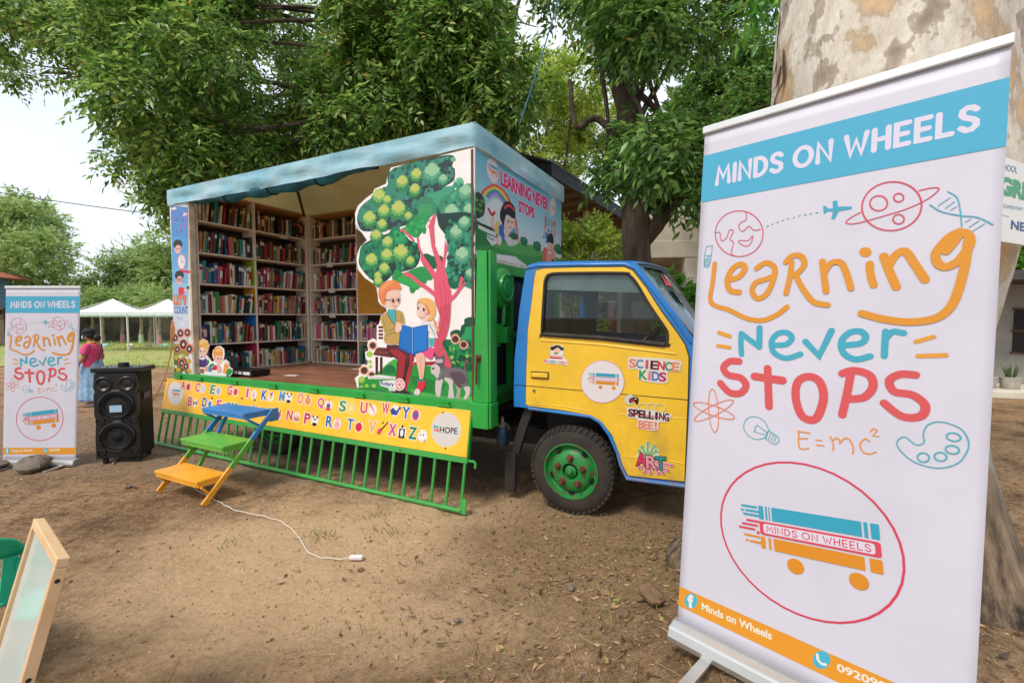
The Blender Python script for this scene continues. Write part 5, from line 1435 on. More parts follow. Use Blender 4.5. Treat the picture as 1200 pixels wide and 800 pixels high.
gm.polygons.add(len(q)); gm.polygons.foreach_set('loop_start', np.arange(0, q.size, 4, dtype=np.int32)); gm.polygons.foreach_set('loop_total', np.full(len(q), 4, dtype=np.int32))
gm.polygons.foreach_set('use_smooth', np.ones(len(q), dtype=bool)); gm.update(); gm.validate()
gm.materials.append(ground_material())
ground = bpy.data.objects.new('ground', gm); COL.objects.link(ground); kind(ground, 'structure')

# sunny lawn beyond the yard
lm = mat('lawn_soil', '#8a9a4a', .95, var=.25, scale=1.1, bump=.6, bscale=14, col2='#9a8a5a')
b = MB(); b.grid(40, 16, lambda u, v: (-75 + 71 * u, 15.5 + 2.0 * math.sin(u * 9) * .3 + 27 * v, .03 + .03 * math.sin(u * 40) * math.sin(v * 17)))
kind(b.build('lawn', lm), 'structure')

# ------------------------------------------------------------------ materials of the truck
YEL = paint('yellow_paint', '#f0c02c', '#7a5a2a', .34, .71, .16, .3, .4)
BLU = paint('blue_paint', '#177ac6', '#5a5048', .36, .69, .2, .3, .5)
GRN = paint('green_paint', '#1f9c3c', '#5f4433', .42, .66, .2, .15, .1)
GRD = mat('dark_green_paint', '#1f8f30', .45, var=.15, scale=5)
CREAM = mat('cream_shelf_paint', '#efe4d4', .6, var=.08, scale=9)
PLY = mat('tan_plywood', '#efcb90', .65, var=.12, scale=2.2, col2='#e0b678')
DARK = mat('dark_frame_paint', '#17181a', .6, var=.2)
RUB = mat('black_rubber', '#1c1a19', .85, var=.25, scale=5, bump=.25, bscale=90, col2='#3d342b')
STEEL = mat('worn_steel', '#8d8d8a', .4, .8, var=.15)
RUST = mat('rusty_steel', '#6b3a2b', .8, .2, var=.3, scale=25)
WHT = mat('white_board', '#d9d3cf', .55, var=.05, scale=4)
BRN = mat('dark_brown_wood', '#5b3a2a', .7, var=.2)
BLK = mat('black_plastic', '#0f1011', .38, var=.15, scale=12)

def tarp_mat():
    m = bpy.data.materials.new('blue_tarpaulin'); m.use_nodes = True; t = m.node_tree; b = t.nodes['Principled BSDF']; L = t.links.new
    co = N(t, 'TexCoord'); b.inputs['Roughness'].default_value = .5
    def nz(sc, vs, det=6):
        mp = N(t, 'Mapping'); mp.inputs['Scale'].default_value = vs; n = N(t, 'TexNoise', Scale=sc, Detail=float(det), Roughness=.65)
        L(co.outputs['Object'], mp.inputs['Vector']); L(mp.outputs[0], n.inputs['Vector']); return n
    r = N(t, 'ValToRGB'); r.color_ramp.elements[0].position = .35; r.color_ramp.elements[1].position = .68
    r.color_ramp.elements[0].color = lin('#86c1d3'); r.color_ramp.elements[1].color = lin('#c8e3ea'); L(nz(1.6, (1, 1, 1)).outputs['Fac'], r.inputs['Fac'])
    s = N(t, 'ValToRGB'); s.color_ramp.elements[0].position = .64; s.color_ramp.elements[1].position = .78
    s.color_ramp.elements[0].color = (0, 0, 0, 1); s.color_ramp.elements[1].color = (.75, .75, .75, 1); L(nz(2.4, (.7, 1.6, 5), 8).outputs['Fac'], s.inputs['Fac'])
    x = N(t, 'Mix'); x.data_type = 'RGBA'; L(s.outputs['Color'], x.inputs['Factor']); L(r.outputs['Color'], x.inputs['A']); x.inputs['B'].default_value = lin('#5a5f55')
    L(x.outputs['Result'], b.inputs['Base Color'])
    bp = N(t, 'Bump', Strength=.5, Distance=.03); L(nz(5, (.6, 1.5, 2.5)).outputs['Fac'], bp.inputs['Height']); L(bp.outputs['Normal'], b.inputs['Normal'])
    return m
TARP = tarp_mat()
def thin(m, k, col=None):
    """let daylight through cloth or canvas"""
    t = m.node_tree; b = t.nodes['Principled BSDF']; o = t.nodes['Material Output']; tr = N(t, 'BsdfTranslucent'); x = N(t, 'MixShader'); x.inputs[0].default_value = k
    if b.inputs['Base Color'].is_linked: t.links.new(b.inputs['Base Color'].links[0].from_socket, tr.inputs['Color'])
    t.links.new(b.outputs[0], x.inputs[1]); t.links.new(tr.outputs[0], x.inputs[2]); t.links.new(x.outputs[0], o.inputs['Surface'])
thin(TARP, .34); PLY = mat('tan_canvas_lining', '#f0c486', .7, var=.1, scale=2.2, col2='#e2b06a'); thin(PLY, .6)

def floor_mat():
    m = bpy.data.materials.new('varnished_floor'); m.use_nodes = True; t = m.node_tree; b = t.nodes['Principled BSDF']; L = t.links.new
    co = N(t, 'TexCoord'); mp = N(t, 'Mapping'); mp.inputs['Scale'].default_value = (.8, 9, 1)
    n = N(t, 'TexNoise', Scale=2.5, Detail=6.0); L(co.outputs['Object'], mp.inputs['Vector']); L(mp.outputs[0], n.inputs['Vector'])
    r = N(t, 'ValToRGB'); r.color_ramp.elements[0].color = lin('#7a4a38'); r.color_ramp.elements[1].color = lin('#b07a5f'); r.color_ramp.elements[0].position = .35; r.color_ramp.elements[1].position = .7
    L(n.outputs['Fac'], r.inputs['Fac']); L(r.outputs['Color'], b.inputs['Base Color']); b.inputs['Roughness'].default_value = .3
    return m

def rusty_green():
    m = bpy.data.materials.new('chipped_green_paint'); m.use_nodes = True; t = m.node_tree; b = t.nodes['Principled BSDF']; L = t.links.new
    co = N(t, 'TexCoord'); n = N(t, 'TexNoise', Scale=22.0, Detail=7.0, Roughness=.7); L(co.outputs['Object'], n.inputs['Vector'])
    r = N(t, 'ValToRGB'); r.color_ramp.elements[0].position = .53; r.color_ramp.elements[1].position = .6
    r.color_ramp.elements[0].color = lin('#197c38'); r.color_ramp.elements[1].color = lin('#6a4030'); L(n.outputs['Fac'], r.inputs['Fac']); L(r.outputs['Color'], b.inputs['Base Color'])
    b.inputs['Roughness'].default_value = .45
    return m

def glass_mat(name, tint, refl=.5, clear=.85):
    m = bpy.data.materials.new(name); m.use_nodes = True; t = m.node_tree; t.nodes.clear(); L = t.links.new
    o = N(t, 'OutputMaterial'); tr = N(t, 'BsdfTransparent'); tr.inputs['Color'].default_value = (*[c * clear for c in tint], 1)
    g = N(t, 'BsdfGlossy', Roughness=.02); g.inputs['Color'].default_value = (.9, .95, 1, 1)
    f = N(t, 'Fresnel', IOR=1.5); k = N(t, 'Math'); k.operation = 'MULTIPLY'; L(f.outputs[0], k.inputs[0]); k.inputs[1].default_value = refl * 2
    x = N(t, 'MixShader'); L(k.outputs[0], x.inputs[0]); L(tr.outputs[0], x.inputs[1]); L(g.outputs[0], x.inputs[2]); L(x.outputs[0], o.inputs['Surface'])
    return m
GLASS = glass_mat('tinted_window_glass', (.78, .83, .82), .32, .97)

# ------------------------------------------------------------------ the library truck
truck = thing('library_truck', 'yellow and blue truck with open green box body full of bookshelves under light blue tarpaulin', 'truck', TR_O, TR_YAW)
LN, WD = 4.75, 2.16
side = lambda y: (lambda a, b_, t: (a, y + t, b_))

# chassis
ch = MB()
for y in (.62, 1.42): ch.box(-4.6, 1.75, y, y + .09, .46, .62)
for x in (-4.4, -3.1, -1.9, -.4, .6, 1.5): ch.box(x, x + .08, .71, 1.42, .48, .60)
for y in (.1, .6, 1.1, 1.6, 2.0): ch.box(-4.7, -.02, y, y + .06, .78, .86)
for x in np.linspace(-4.6, -.2, 9): ch.box(x, x + .06, .06, 2.1, .70, .78)
ch.tube([(.83, .45, .38), (.83, 1.75, .38)], .05); ch.tube([(-3.1, .45, .38), (-3.1, 1.75, .38)], .07); ch.ball((-3.1, 1.08, .38), (.2, .17, .2))
ch.tube([(.4, 1.08, .42), (-3.0, 1.08, .40)], .04)
ch.box(-1.6, -.8, 1.45, 1.9, .36, .66)
ch.build('chassis', DARK, truck)
MB().box(-3.9, .0, 2.02, 2.06, .22, .858).build('light_block_board', DARK, truck)  # added on the unseen far side to keep light from under the bed
MB().box(-2.5, -1.75, .5, 1.0, .3, .68).build('fuel_tank', DARK, truck, bevel=.03)

# load bed
o = MB().box(-LN, .0, .03, WD, .86, .945).build('bed', GRD, truck)
o = MB().box(-LN + .02, -.03, .05, WD - .04, .9465, .958).build('bed_floor', floor_mat(), truck)
sk = MB(); sk.box(-LN - .02, .0, -.035, .026, .885, .972); sk.box(-LN - .02, .0, -.012, .02, .80, .883)
strip = sk.build('bed_edge', GRN, truck, bevel=.006)
for x in (-4.62, -4.15, -3.42, -2.7, -2.02, -1.35, -.78, -.3):
    h = MB(); h.box(x - .05, x + .05, -.055, -.037, .915, .945); h.tube([(x - .07, -.058, .908), (x + .07, -.058, .908)], .011, 8)
    h.build('hinge', GRD, strip)

# corner post by the cab
p = MB(); p.prism([(.0, .966), (.155, .966), (.14, 2.30), (.045, 2.31)], side(-.03), 0, .07); p.box(.150, .172, -.02, .10, .966, 2.30)
post = p.build('post', GRN, truck, bevel=.006)
p = MB(); p.box(-.03, .162, -.055, .10, .735, .962); p.box(.163, .185, -.04, .10, .74, .962); p.build('post_foot', GRN, post, bevel=.008)
p = MB(); p.tube([(.055, -.033, 1.36), (.055, -.06, 1.36)], .012); p.tube([(.055, -.06, 1.37), (.05, -.062, 1.2), (.052, -.062, 1.13)], .011); p.box(.03, .08, -.042, -.031, 1.33, 1.39)
p.build('latch', RUST, post)
for z in (1.75, 1.68, 1.62): pass

# rear and far walls
MB().box(-LN, -LN + .02, .05, WD - .02, .96, 3.36).build('wall', WHT, truck)
MB().box(-LN, -.0, WD - .015, WD, .96, 3.36).build('wall', WHT, truck)
# front wall: printed panel over an open green frame
fw = MB(); fw.box(-.02, .0, .012, WD - .02, 2.285, 3.22); fwall = fw.build('printed_panel', WHT, truck)
Art().run(ART['front']).place('printed_artwork', fwall, frame_m((.0012, 0, 0), (0, 1, 0), (0, 0, 1)))
fr = MB(); fr.box(-.02, .012, .02, WD - .02, 2.245, 2.282); wl = fr.build('edge_board', mat('dirty_white_wood', '#cfc3b5', .7, var=.2), fwall)
fr = MB()
fr.box(-.04, .05, .05, WD - .02, 2.14, 2.24); fr.box(-.04, .04, .09, WD - .02, .96, 1.04); fr.box(-.035, .035, .09, WD - .02, 1.52, 1.57)
for y in (.66, 1.4, 1.98): fr.box(-.03, .03, y, y + .06, 1.04, 2.14)
ff = fr.build('frame', GRD, truck, bevel=.004)
MB().box(-.07, -.055, .03, WD - .03, .96, 2.28).build('back_board', mat('dark_blue_board', '#1a2740', .6, var=.3, scale=3), ff)
ln = MB(); ln.lathe([(0, .045), (.03, .05), (.07, .048), (.075, .035), (.11, .035), (.118, .045), (.13, .045), (.135, .02), (.175, .012), (.195, -.01), (.19, -.05), (0, -.06)], (.10, .37, 2.0), 'x', 40)
lid = ln.build('round_cover', GRN, truck)
ln = MB(); ln.tube([(.10, .37, 1.84), (.10, .36, 1.66), (.06, .36, 1.62)], .022); ln.box(.05, .15, .32, .40, 1.48, 1.63); ln.box(.02, .06, .33, .39, 1.44, 1.66); ln.tube([(.03, .2, 1.90), (.06, .5, 1.90)], .015)
ln.build('bracket', GRN, lid, bevel=.005)

# printed strip at the tail end
st = MB(); st.box(-LN, -4.355, -.012, .003, .974, 3.21); tail = st.build('narrow_panel', WHT, truck)
a = Art(); a.run(ART['strip']); a.place('printed_artwork', tail, frame_m((0, -.0132, 0), (1, 0, 0), (0, 0, 1)))
MB().box(-4.352, -4.315, -.012, .06, .974, 3.24).build('post', mat('worn_cream_post', '#c9b8a2', .7, var=.2), truck)

# big cutout of the reading children under a tree
cut = ART['cut'][0][3]; ol = list(zip(cut[0::2], cut[1::2]))
cb = MB(); cb.prism(ol, lambda a_, b_, t: (a_, -.012 + t, max(b_, .976)), 0, .012); cutp = cb.build('cutout_panel', mat('cutout_white', '#e3dedb', .5, var=.03), truck)
a = Art(); a.run(ART['cut'][1:])
a.v = [(x_, max(y_, .978), z_) for x_, y_, z_ in a.v]
a.place('printed_artwork', cutp, frame_m((0, -.0123, 0), (1, 0, 0), (0, 0, 1)))
cb = MB(); cb.box(-.022, .0, -.019, -.0005, .976, 3.19); cb.build('panel_edge', BRN, cutp)
k = ART['kids'][0][3]; ol = list(zip(k[0::2], k[1::2]))
cb = MB(); cb.prism(ol, lambda a_, b_, t: (a_, .05 + t, max(b_, .962)), 0, .008); kp = cb.build('cutout', mat('cutout_white', '#e3dedb'), truck)
Art().run(ART['kids'][1:]).place('printed_artwork', kp, frame_m((0, .0497, 0), (1, 0, 0), (0, 0, 1)))

# tarpaulin: skirt round the eaves and a low hipped top
tp = MB(); e = .025
def skirt(u, v):
    per = [(-LN - e, -e), (e, -e), (e, WD + e), (-LN - e, WD + e)]
    lens = [LN + 2 * e, WD + 2 * e, LN + 2 * e, WD + 2 * e]; tot = sum(lens); d = u * tot; i = 0
    while i < 3 and d > lens[i]: d -= lens[i]; i += 1
    p0, p1 = per[i], per[(i + 1) % 4]; f = min(1, d / lens[i]); x = p0[0] + (p1[0] - p0[0]) * f; y = p0[1] + (p1[1] - p0[1]) * f
    nx_, ny_ = [(0, -1), (1, 0), (0, 1), (-1, 0)][i]
    edge = min(1, 6 * f * lens[i], 6 * (1 - f) * lens[i])
    wv = (.012 * math.sin(d * 2.6 + 6 * v) + .010 * math.sin(d * 6.3 - v * 7) + .005 * math.sin(d * 17 + v * 5)) * edge * math.sin(PI * min(1, v * 1.1) * .62)
    edge *= .35 if i == 1 else 1; z = 3.415 - v * .205 + (.003 * math.sin(d * 4.2) + .002 * math.sin(d * 9.7)) * v * edge - .012 * math.sin(PI * f) * v
    bulge = .004 * math.sin(PI * v)
    return (x + nx_ * (wv + bulge), y + ny_ * (wv + bulge), z)
tp.grid(276, 7, skirt)
def hip(u, v):
    x = -LN - e + (LN + 2 * e) * u; y = -e + (WD + 2 * e) * v
    d = min(x + LN + e, e - x, y + e, WD + e - y)
    return (x, y, 3.415 + .36 * d + .010 * math.sin(x * 7) * min(1, d * 4) * math.sin(y * 5))
tp.grid(76, 34, hip)
tarp = tp.build('tarpaulin_roof', TARP, truck, sharp=50, fix=False)
# rolled curtain under the near eave, tied by three straps
rc = MB(); n = 60; vs = []
TEAL = mat('teal_curtain', '#1f7f98', .6, var=.3, scale=6, col2='#12475c')
def roll(u, v):
    x = -4.34 + 3.15 * u; a_ = 2 * PI * v; r = (.018 + .052 * math.sin(PI * min(1, u * 1.05)) ** .6) * (1 + .18 * math.sin(u * 34)); lift = .018 * abs(math.sin(u * PI * 4))
    return (x, .085 + r * 1.3 * math.cos(a_), 3.245 - r * .5 + lift + r * math.sin(a_))
rc.grid(64, 12, roll); cur = rc.build('rolled_curtain', TEAL, tarp, fix=False)
for u in (.24, .49, .74):
    c0 = [roll(u, v / 12) for v in range(12)]
    MB().tube([(p_[0], .085 + (p_[1] - .085) * 1.12, 3.2 + (p_[2] - 3.2) * 1.12) for p_ in c0], .009, 6, closed=True).build('strap', DARK, cur)
MB().box(-LN + .02, -.02, .0, .035, 3.235, 3.265).build('eave_rail', mat('dark_eave', '#35302c', .7), truck)
# ceiling: tan canvas rising as a hip with brown rafters
ce = MB()
def cei(u, v):
    x = -LN + .03 + (LN - .06) * u; y = .12 + (WD - .15) * v; d = min(x + LN - .03, -.03 - x, y - .12, WD - .03 - y)
    return (x, y, 3.35 + .335 * d)
ce.grid(80, 36, cei, smooth=False); ceil = ce.build('canvas_ceiling', PLY, truck, fix=False)
rf = MB()
for sx, sy in ((-LN + .03, WD - .03), (-LN + .03, .12), (-.03, WD - .03)):
    dx = 1 if sx < -2 else -1; dy = -1 if sy > 1 else 1
    rf.bar((sx + dx * .25, sy + dy * .25, 3.35 + .335 * .25 - .02), (sx + dx * .93, sy + dy * .93, 3.35 + .335 * .93 - .02), .035, .03)
rf.build('rafter', BRN, ceil)

# bookcases along the rear and far sides
ZS = [.96, 1.36, 1.78, 2.185, 2.605, 3.03, 3.46]
bk = MB(); t_ = .022
YB0, YB1, XF = .15, 1.90, -4.44
for z in ZS[1:-1]: bk.box(-4.728, XF, YB0 + .012, YB1 - .002, z - t_, z)
bk.box(-4.728, XF + .004, YB0 + .012, YB1, 3.435, 3.46)
bk.box(-4.728, XF, YB0 + .012, YB1 - .002, .959, .976)
for y in (YB0, .97, YB1): bk.box(-4.728, XF + .006, y - .012, y + .012, .977, 3.434)
bk.box(-4.7285, -4.7245, YB0, YB1, .96, 3.4)
bcr = bk.build('bookcase', CREAM, truck, bevel=.002)
MB().box(-4.724, -4.7195, YB0 + .012, YB1 - .012, .978, 3.43).build('back_board', mat('dark_case_back', '#3a2a24', .8), bcr)
for (r_, c_) in ((3, '#9fb52a'), (2, '#e0a51f'), (1, '#2577c8'), (0, '#c8405c')):
    MB().box(-4.72, XF - .004, .9545, .9575, ZS[r_] + .018, ZS[r_ + 1] - t_ - .001).build('painted_divider', mat('divider_' + c_.strip('#'), c_, .6), bcr)
bk = MB(); YF = 1.925
XD = [-4.42, -3.35, -2.28, -1.2]
for z in ZS[1:-1]: bk.box(XD[0] + .013, XD[1] - .013, YF, WD - .02, z - t_, z)
for a_, b_ in ((XD[1], XD[2]), (XD[2], XD[3])):
    for z in ZS[1:3]: bk.box(a_ + .013, b_ - .013, YF, WD - .02, z - t_, z)
    bk.box(a_ + .013, b_ - .013, YF, WD - .02, 2.64, 2.66)
bk.box(XD[0], XD[3], YF - .003, WD - .02, 3.435, 3.46); bk.box(XD[0], XD[3], YF, WD - .02, .959, .976)
for x in XD: bk.box(x - .012, x + .012, YF - .005, WD - .02, .977, 3.434)
bcf = bk.build('bookcase', CREAM, truck, bevel=.002)
MB().box(XD[0], XD[3], WD - .026, WD - .021, .978, 3.43).build('back_board', mat('dark_case_back', '#3a2a24', .8), bcf)
ob = MB(); ob.box(XD[1] + .013, XD[2] - .013, YF + .01, YF + .02, 1.782, 2.638); ob.build('orange_door', mat('orange_board', '#c98a1c', .55, var=.06), bcf)
for x, z, y in ((-3.94, 2.605, 0), (-3.9, 2.185, 0), (-3.9, 1.78, 0)):
    MB().box(x - .07, x + .07, YF - .012, YF - .004, z - .06, z + .012).build('shelf_tag', WHT, bcf)
MB().box(XF + .004, XF + .012, 1.38, 1.52, 2.975, 3.03).build('shelf_tag', WHT, bcr)

# drop side: printed alphabet board over a row of bars, hanging out from the bed edge
G0 = Vector((0, -.21, .02)); G1 = Vector((0, -.045, .893)); GU = (G1 - G0).normalized(); GL_ = (G1 - G0).length; GN = Vector((1, 0, 0)).cross(GU)
def gp(x, h, d=0): return Vector((x, 0, 0)) + G0 + GU * h + GN * d
MBH = .475                                    # foot of the printed board
def gbox(b_, x0, x1, h0, h1, d0, d1):
    v = [gp(x, h, d) for h in (h0, h1) for x, d in ((x0, d0), (x1, d0), (x1, d1), (x0, d1))]
    return b_.add(v, [(0, 1, 2, 3), (7, 6, 5, 4), (0, 4, 5, 1), (1, 5, 6, 2), (2, 6, 7, 3), (3, 7, 4, 0)])
XG0, XG1 = -4.90, .0
g = MB(); gbox(g, XG0, XG1, MBH - .055, MBH - .004, -.035, .012); gbox(g, XG1 - .028, XG1, MBH - .004, GL_ + .002, -.035, .006); gbox(g, XG0, XG0 + .03, MBH - .004, GL_, -.035, .004); gbox(g, XG0 + .03, XG1 - .028, GL_ - .03, GL_, -.035, .0)
gate = g.build('drop_gate', GRN, truck, bevel=.004)
g = MB(); g.tube([gp(XG0 - .02, .012), gp(XG1 - .02, .012)], .021, 10); g.build('rail', GRN, gate)
nb = 31
for i in range(nb):
    x = XG0 + .02 + (XG1 - XG0 - .05) * i / (nb - 1)
    MB().tube([gp(x, .03, -.008), gp(x, MBH - .05, -.008)], .0145, 8).build('bar', GRN, gate)
g = MB(); gbox(g, XG1 - .012, XG1 + .035, -.005, .12, .005, .02); g.build('plate', GRN, gate, bevel=.003)
g = MB(); g.tube([gp(XG1 + .0, MBH - .03, -.01), gp(XG1 + .06, MBH - .03, -.01), gp(XG1 + .075, MBH - .045, -.01), gp(XG1 + .075, MBH - .085, -.01)], .012, 8); g.build('hook', GRN, gate)
g = MB(); gbox(g, XG0 + .012, XG1 - .012, MBH + .0, GL_ - .004, .007, .013)
abc = g.build('alphabet_board', mat('yellow_sheet', '#f0b423', .42, var=.06, scale=5, coat=.1), gate)
Art().run(ART['gate']).place('printed_artwork', abc, frame_m(G0 + GN * .0133, (1, 0, 0), GU))

# ------------------------------------------------------------------ cab
YC0, YC1 = .22, 1.94
DOOR = [(0.505, 2.133), (0.582, 2.147), (0.897, 2.139), (1.281, 2.124), (1.346, 2.092), (1.451, 1.956), (1.562, 1.779), (1.693, 1.598), (1.749, 1.511), (1.777, 1.421), (1.777, 1.118), (1.765, 0.452), (1.335, 0.432), (1.287, 0.508), (1.258, 0.606), (1.195, 0.751), (1.106, 0.852), (1.014, 0.898), (0.759, 0.918), (0.425, 0.928), (0.408, 0.945), (0.412, 1.2), (0.427, 1.606), (0.466, 1.877), (.49, 2.07)]
WIN = [(0.561, 1.581), (0.583, 1.963), (0.594, 2.051), (0.636, 2.094), (0.788, 2.097), (1.265, 2.077), (1.322, 2.054), (1.379, 1.99), (1.484, 1.812), (1.602, 1.637), (1.62, 1.589), (1.618, 1.523), (1.594, 1.503), (1.077, 1.547), (0.585, 1.567)]
CAB = [(.282, .906), (0.281, 1.113), (0.286, 1.327), (0.336, 1.788), (0.395, 2.13), (0.43, 2.19), (0.524, 2.208), (0.896, 2.197), (1.288, 2.175), (1.369, 2.158), (1.481, 2.011), (1.652, 1.786), (1.818, 1.549), (1.875, 1.44), (1.91, 1.1), (1.925, .42), (1.769, 0.412), (1.319, 0.402), (1.269, 0.506), (1.241, 0.604), (1.172, 0.745), (1.09, 0.846), (1.005, 0.886), (0.759, 0.894), (0.429, 0.904)]
cab_ = MB()
WIN2 = [(x + (.012 if x > 1 else -.012), z + (.012 if z > 1.8 else -.012)) for x, z in WIN]
for y, s_ in ((YC0, 1), (YC1, -1)): cab_.prism(CAB, lambda a_, b_, t, y=y: (a_, y + t, b_), 0, .03 * s_, holes=[WIN2])
mid_y = (YC0 + YC1) / 2; hw = (YC1 - YC0) / 2
def bul(x, y): return x + .13 * (1 - ((y - mid_y) / hw) ** 2)
def sweep(b_, prof, bulge, y0=YC0 + .0, y1=YC1, n=20, mi=0):
    m = len(prof)
    vs = []
    for i in range(n + 1):
        y = y0 + (y1 - y0) * i / n
        for (x, z), w in zip(prof, bulge):
            vs.append((x + .13 * w * (1 - ((y - mid_y) / hw) ** 2), y, z + .02 * (1 - ((y - mid_y) / hw) ** 4) * (1 if z > 2.1 else 0)))
    fs = [(i * m + k, i * m + k + 1, (i + 1) * m + k + 1, (i + 1) * m + k) for i in range(n) for k in range(m - 1)]
    b_.add(vs, fs, mi, True)
sweep(cab_, [(.282, .906), (0.281, 1.113), (0.286, 1.327), (0.30, 1.45)], [0] * 4)
sweep(cab_, [(.372, 1.98), (0.395, 2.13), (0.43, 2.19), (0.524, 2.21), (0.896, 2.201), (1.288, 2.179), (1.34, 2.165)], [0, 0, 0, 0, .2, .8, 1])
sweep(cab_, [(1.352, 2.13), (1.34, 2.165)], [1, 1])
sweep(cab_, [(1.80, 1.56), (1.875, 1.44), (1.91, 1.1), (1.925, .42), (1.85, .40)], [1, 1, 1, 1, 1])
cab = cab_.build('cab', BLU, truck, sharp=45)
cw = MB(); cw.box(.30, .33, YC0 + .2, YC1 - .2, 1.0, 1.45); cw.box(.45, 1.2, .62, 1.6, .62, .95); cw.box(.33, 1.8, YC0 + .035, YC1 - .035, .935, .955); cw.build('cab_floor', DARK, cab)
# windscreen
def wsx(z): return 1.345 + (2.135 - z) * (1.805 - 1.345) / (2.135 - 1.55)
ws = MB(); ws.grid(20, 6, lambda u, v: (bul(wsx(1.56 + .575 * v), YC0 + .045 + (YC1 - YC0 - .09) * u) , YC0 + .045 + (YC1 - YC0 - .09) * u, 1.56 + .575 * v + .02 * (1 - (2 * u - 1) ** 4) * (v > .8)))
wsc = ws.build('windscreen', glass_mat('windscreen_glass', (.7, .76, .74), .6, .95), cab, fix=False)
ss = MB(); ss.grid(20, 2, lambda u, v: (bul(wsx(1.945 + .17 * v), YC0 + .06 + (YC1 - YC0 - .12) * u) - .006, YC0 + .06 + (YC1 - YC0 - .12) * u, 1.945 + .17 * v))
ss.build('sky_reflection_strip', mat('pale_sky_reflection', '#b9cfc8', .4), wsc, fix=False)  # pale strip stands in for sky reflection across the top of the windscreen
for i, y in enumerate((.62, .70)):
    ss = MB(); 
    ss.tube([(bul(wsx(1.99), y) + .004, y, 1.99), (bul(wsx(2.08), y + .04) + .004, y + .04, 2.08)], .012, 6); ss.build('red_mark', mat('red_strip_mark', '#c23040', .5), wsc)
fg = MB(); fg.tube([(bul(wsx(z), YC0 + .03) , YC0 + .03, z) for z in (1.56, 1.85, 2.13)], .016, 6); fg.tube([(bul(wsx(2.14), y), y, 2.145 + .02 * (1 - ((y - mid_y) / hw) ** 4)) for y in np.linspace(YC0 + .03, YC1 - .03, 14)], .014, 6); fg.build('gasket', RUB, wsc)
# door
d = MB(); d.prism(DOOR, side(YC0 - .014), 0, .0135, holes=[WIN]); door = d.build('door', YEL, cab, bevel=.005)
d = MB(); d.prism([(x + (.014 if x > 1.1 else -.014) * (0 if .7 < x < 1.25 else 1), z) for x, z in []] or [(x, z) for x, z in DOOR], lambda a_, b_, t: (1.09 + (a_ - 1.09) * 1.011, YC0 - .0045 + t, 1.29 + (b_ - 1.29) * 1.009), 0, .004, holes=[WIN]); d.build('door_gap', RUB, door)
d = MB(); ring = cr_spline([(x, z) for x, z in WIN], True, 4); d.tube([(x, YC0 - .012, z) for x, z in ring], .013, 6, closed=True)
d.tube([(.58, YC0 - .014, 1.572), (1.08, YC0 - .016, 1.552), (1.60, YC0 - .014, 1.508)], .022, 6); d.build('window_gasket', RUB, door)
d = MB(); d.prism(WIN, side(YC0 + .004), 0, .004); d.build('window_glass', GLASS, door)
d = MB(); d.prism([(.588, 1.965), (.597, 2.045), (.636, 2.086), (.788, 2.09), (1.265, 2.07), (1.322, 2.045), (1.379, 1.985), (1.43, 1.915), (1.0, 1.94)], side(YC0 + .0105), 0, .003); d.build('sky_reflection_band', mat('grey_sky_reflection', '#8f9c9c', .3), door)  # grey band painted in for the sky reflected along the window top
d = MB()
for pts, r_ in (([(.415, YC0 - .0115, .949), (.759, YC0 - .0115, .951), (1.014, YC0 - .0115, .932)], .0055), ([(1.25, YC0 - .0115, .927), (1.771, YC0 - .0115, .944)], .0055), ([(1.28, YC0 - .0115, .582), (1.50, YC0 - .0115, .597), (1.763, YC0 - .0115, .594)], .0055), ([(.55, YC0 - .013, 1.52), (1.1, YC0 - .013, 1.495), (1.68, YC0 - .013, 1.44)], .008)): d = MB(); d.tube(pts, r_, 8); d.build('pressed_rib', YEL, door)
d = MB(); d.tube([(.41, YC0 - .0128, 1.108), (.905, YC0 - .0128, 1.101), (1.777, YC0 - .0128, 1.09)], .004, 6); d.build('seam', mat('seam_shadow_gap', '#4a3410', .8), door)
d = MB(); d.box(.468, .625, YC0 - .036, YC0 - .0145, 1.19, 1.232); hd = d.build('door_handle', YEL, door, bevel=.008)
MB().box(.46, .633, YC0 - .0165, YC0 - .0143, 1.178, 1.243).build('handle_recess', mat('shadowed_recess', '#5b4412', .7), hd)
d = MB(); d.lathe([(0, -.02), (.012, -.02), (.014, -.012), (.014, .0)], (.49, YC0 - .005, 1.07), 'y', 16); d.build('door_lock', STEEL, door)
Art().run(ART['door']).place('stickers', door, frame_m((0, YC0 - .0175, 0), (1, 0, 0), (0, 0, 1)))
d = MB(); d.tube([(.40, YC0 - .006, 2.158), (.52, YC0 - .006, 2.176), (.9, YC0 - .006, 2.165), (1.28, YC0 - .006, 2.15), (1.36, YC0 - .006, 2.115), (1.47, YC0 - .006, 1.975), (1.64, YC0 - .006, 1.75), (1.79, YC0 - .006, 1.53)], .009, 6); d.build('rain_gutter', BLU, cab)
d = MB(); d.tube([(x, YC0 - .002, z) for x, z in CAB[16:]] , .016, 8); d.build('wheel_arch_lip', BLU, cab)
d = MB(); d.box(.283, .405, YC0 - .003, YC0 + .001, 1.103, 1.110); d.build('pillar_seam', mat('blue_seam', '#123c66', .8), cab)
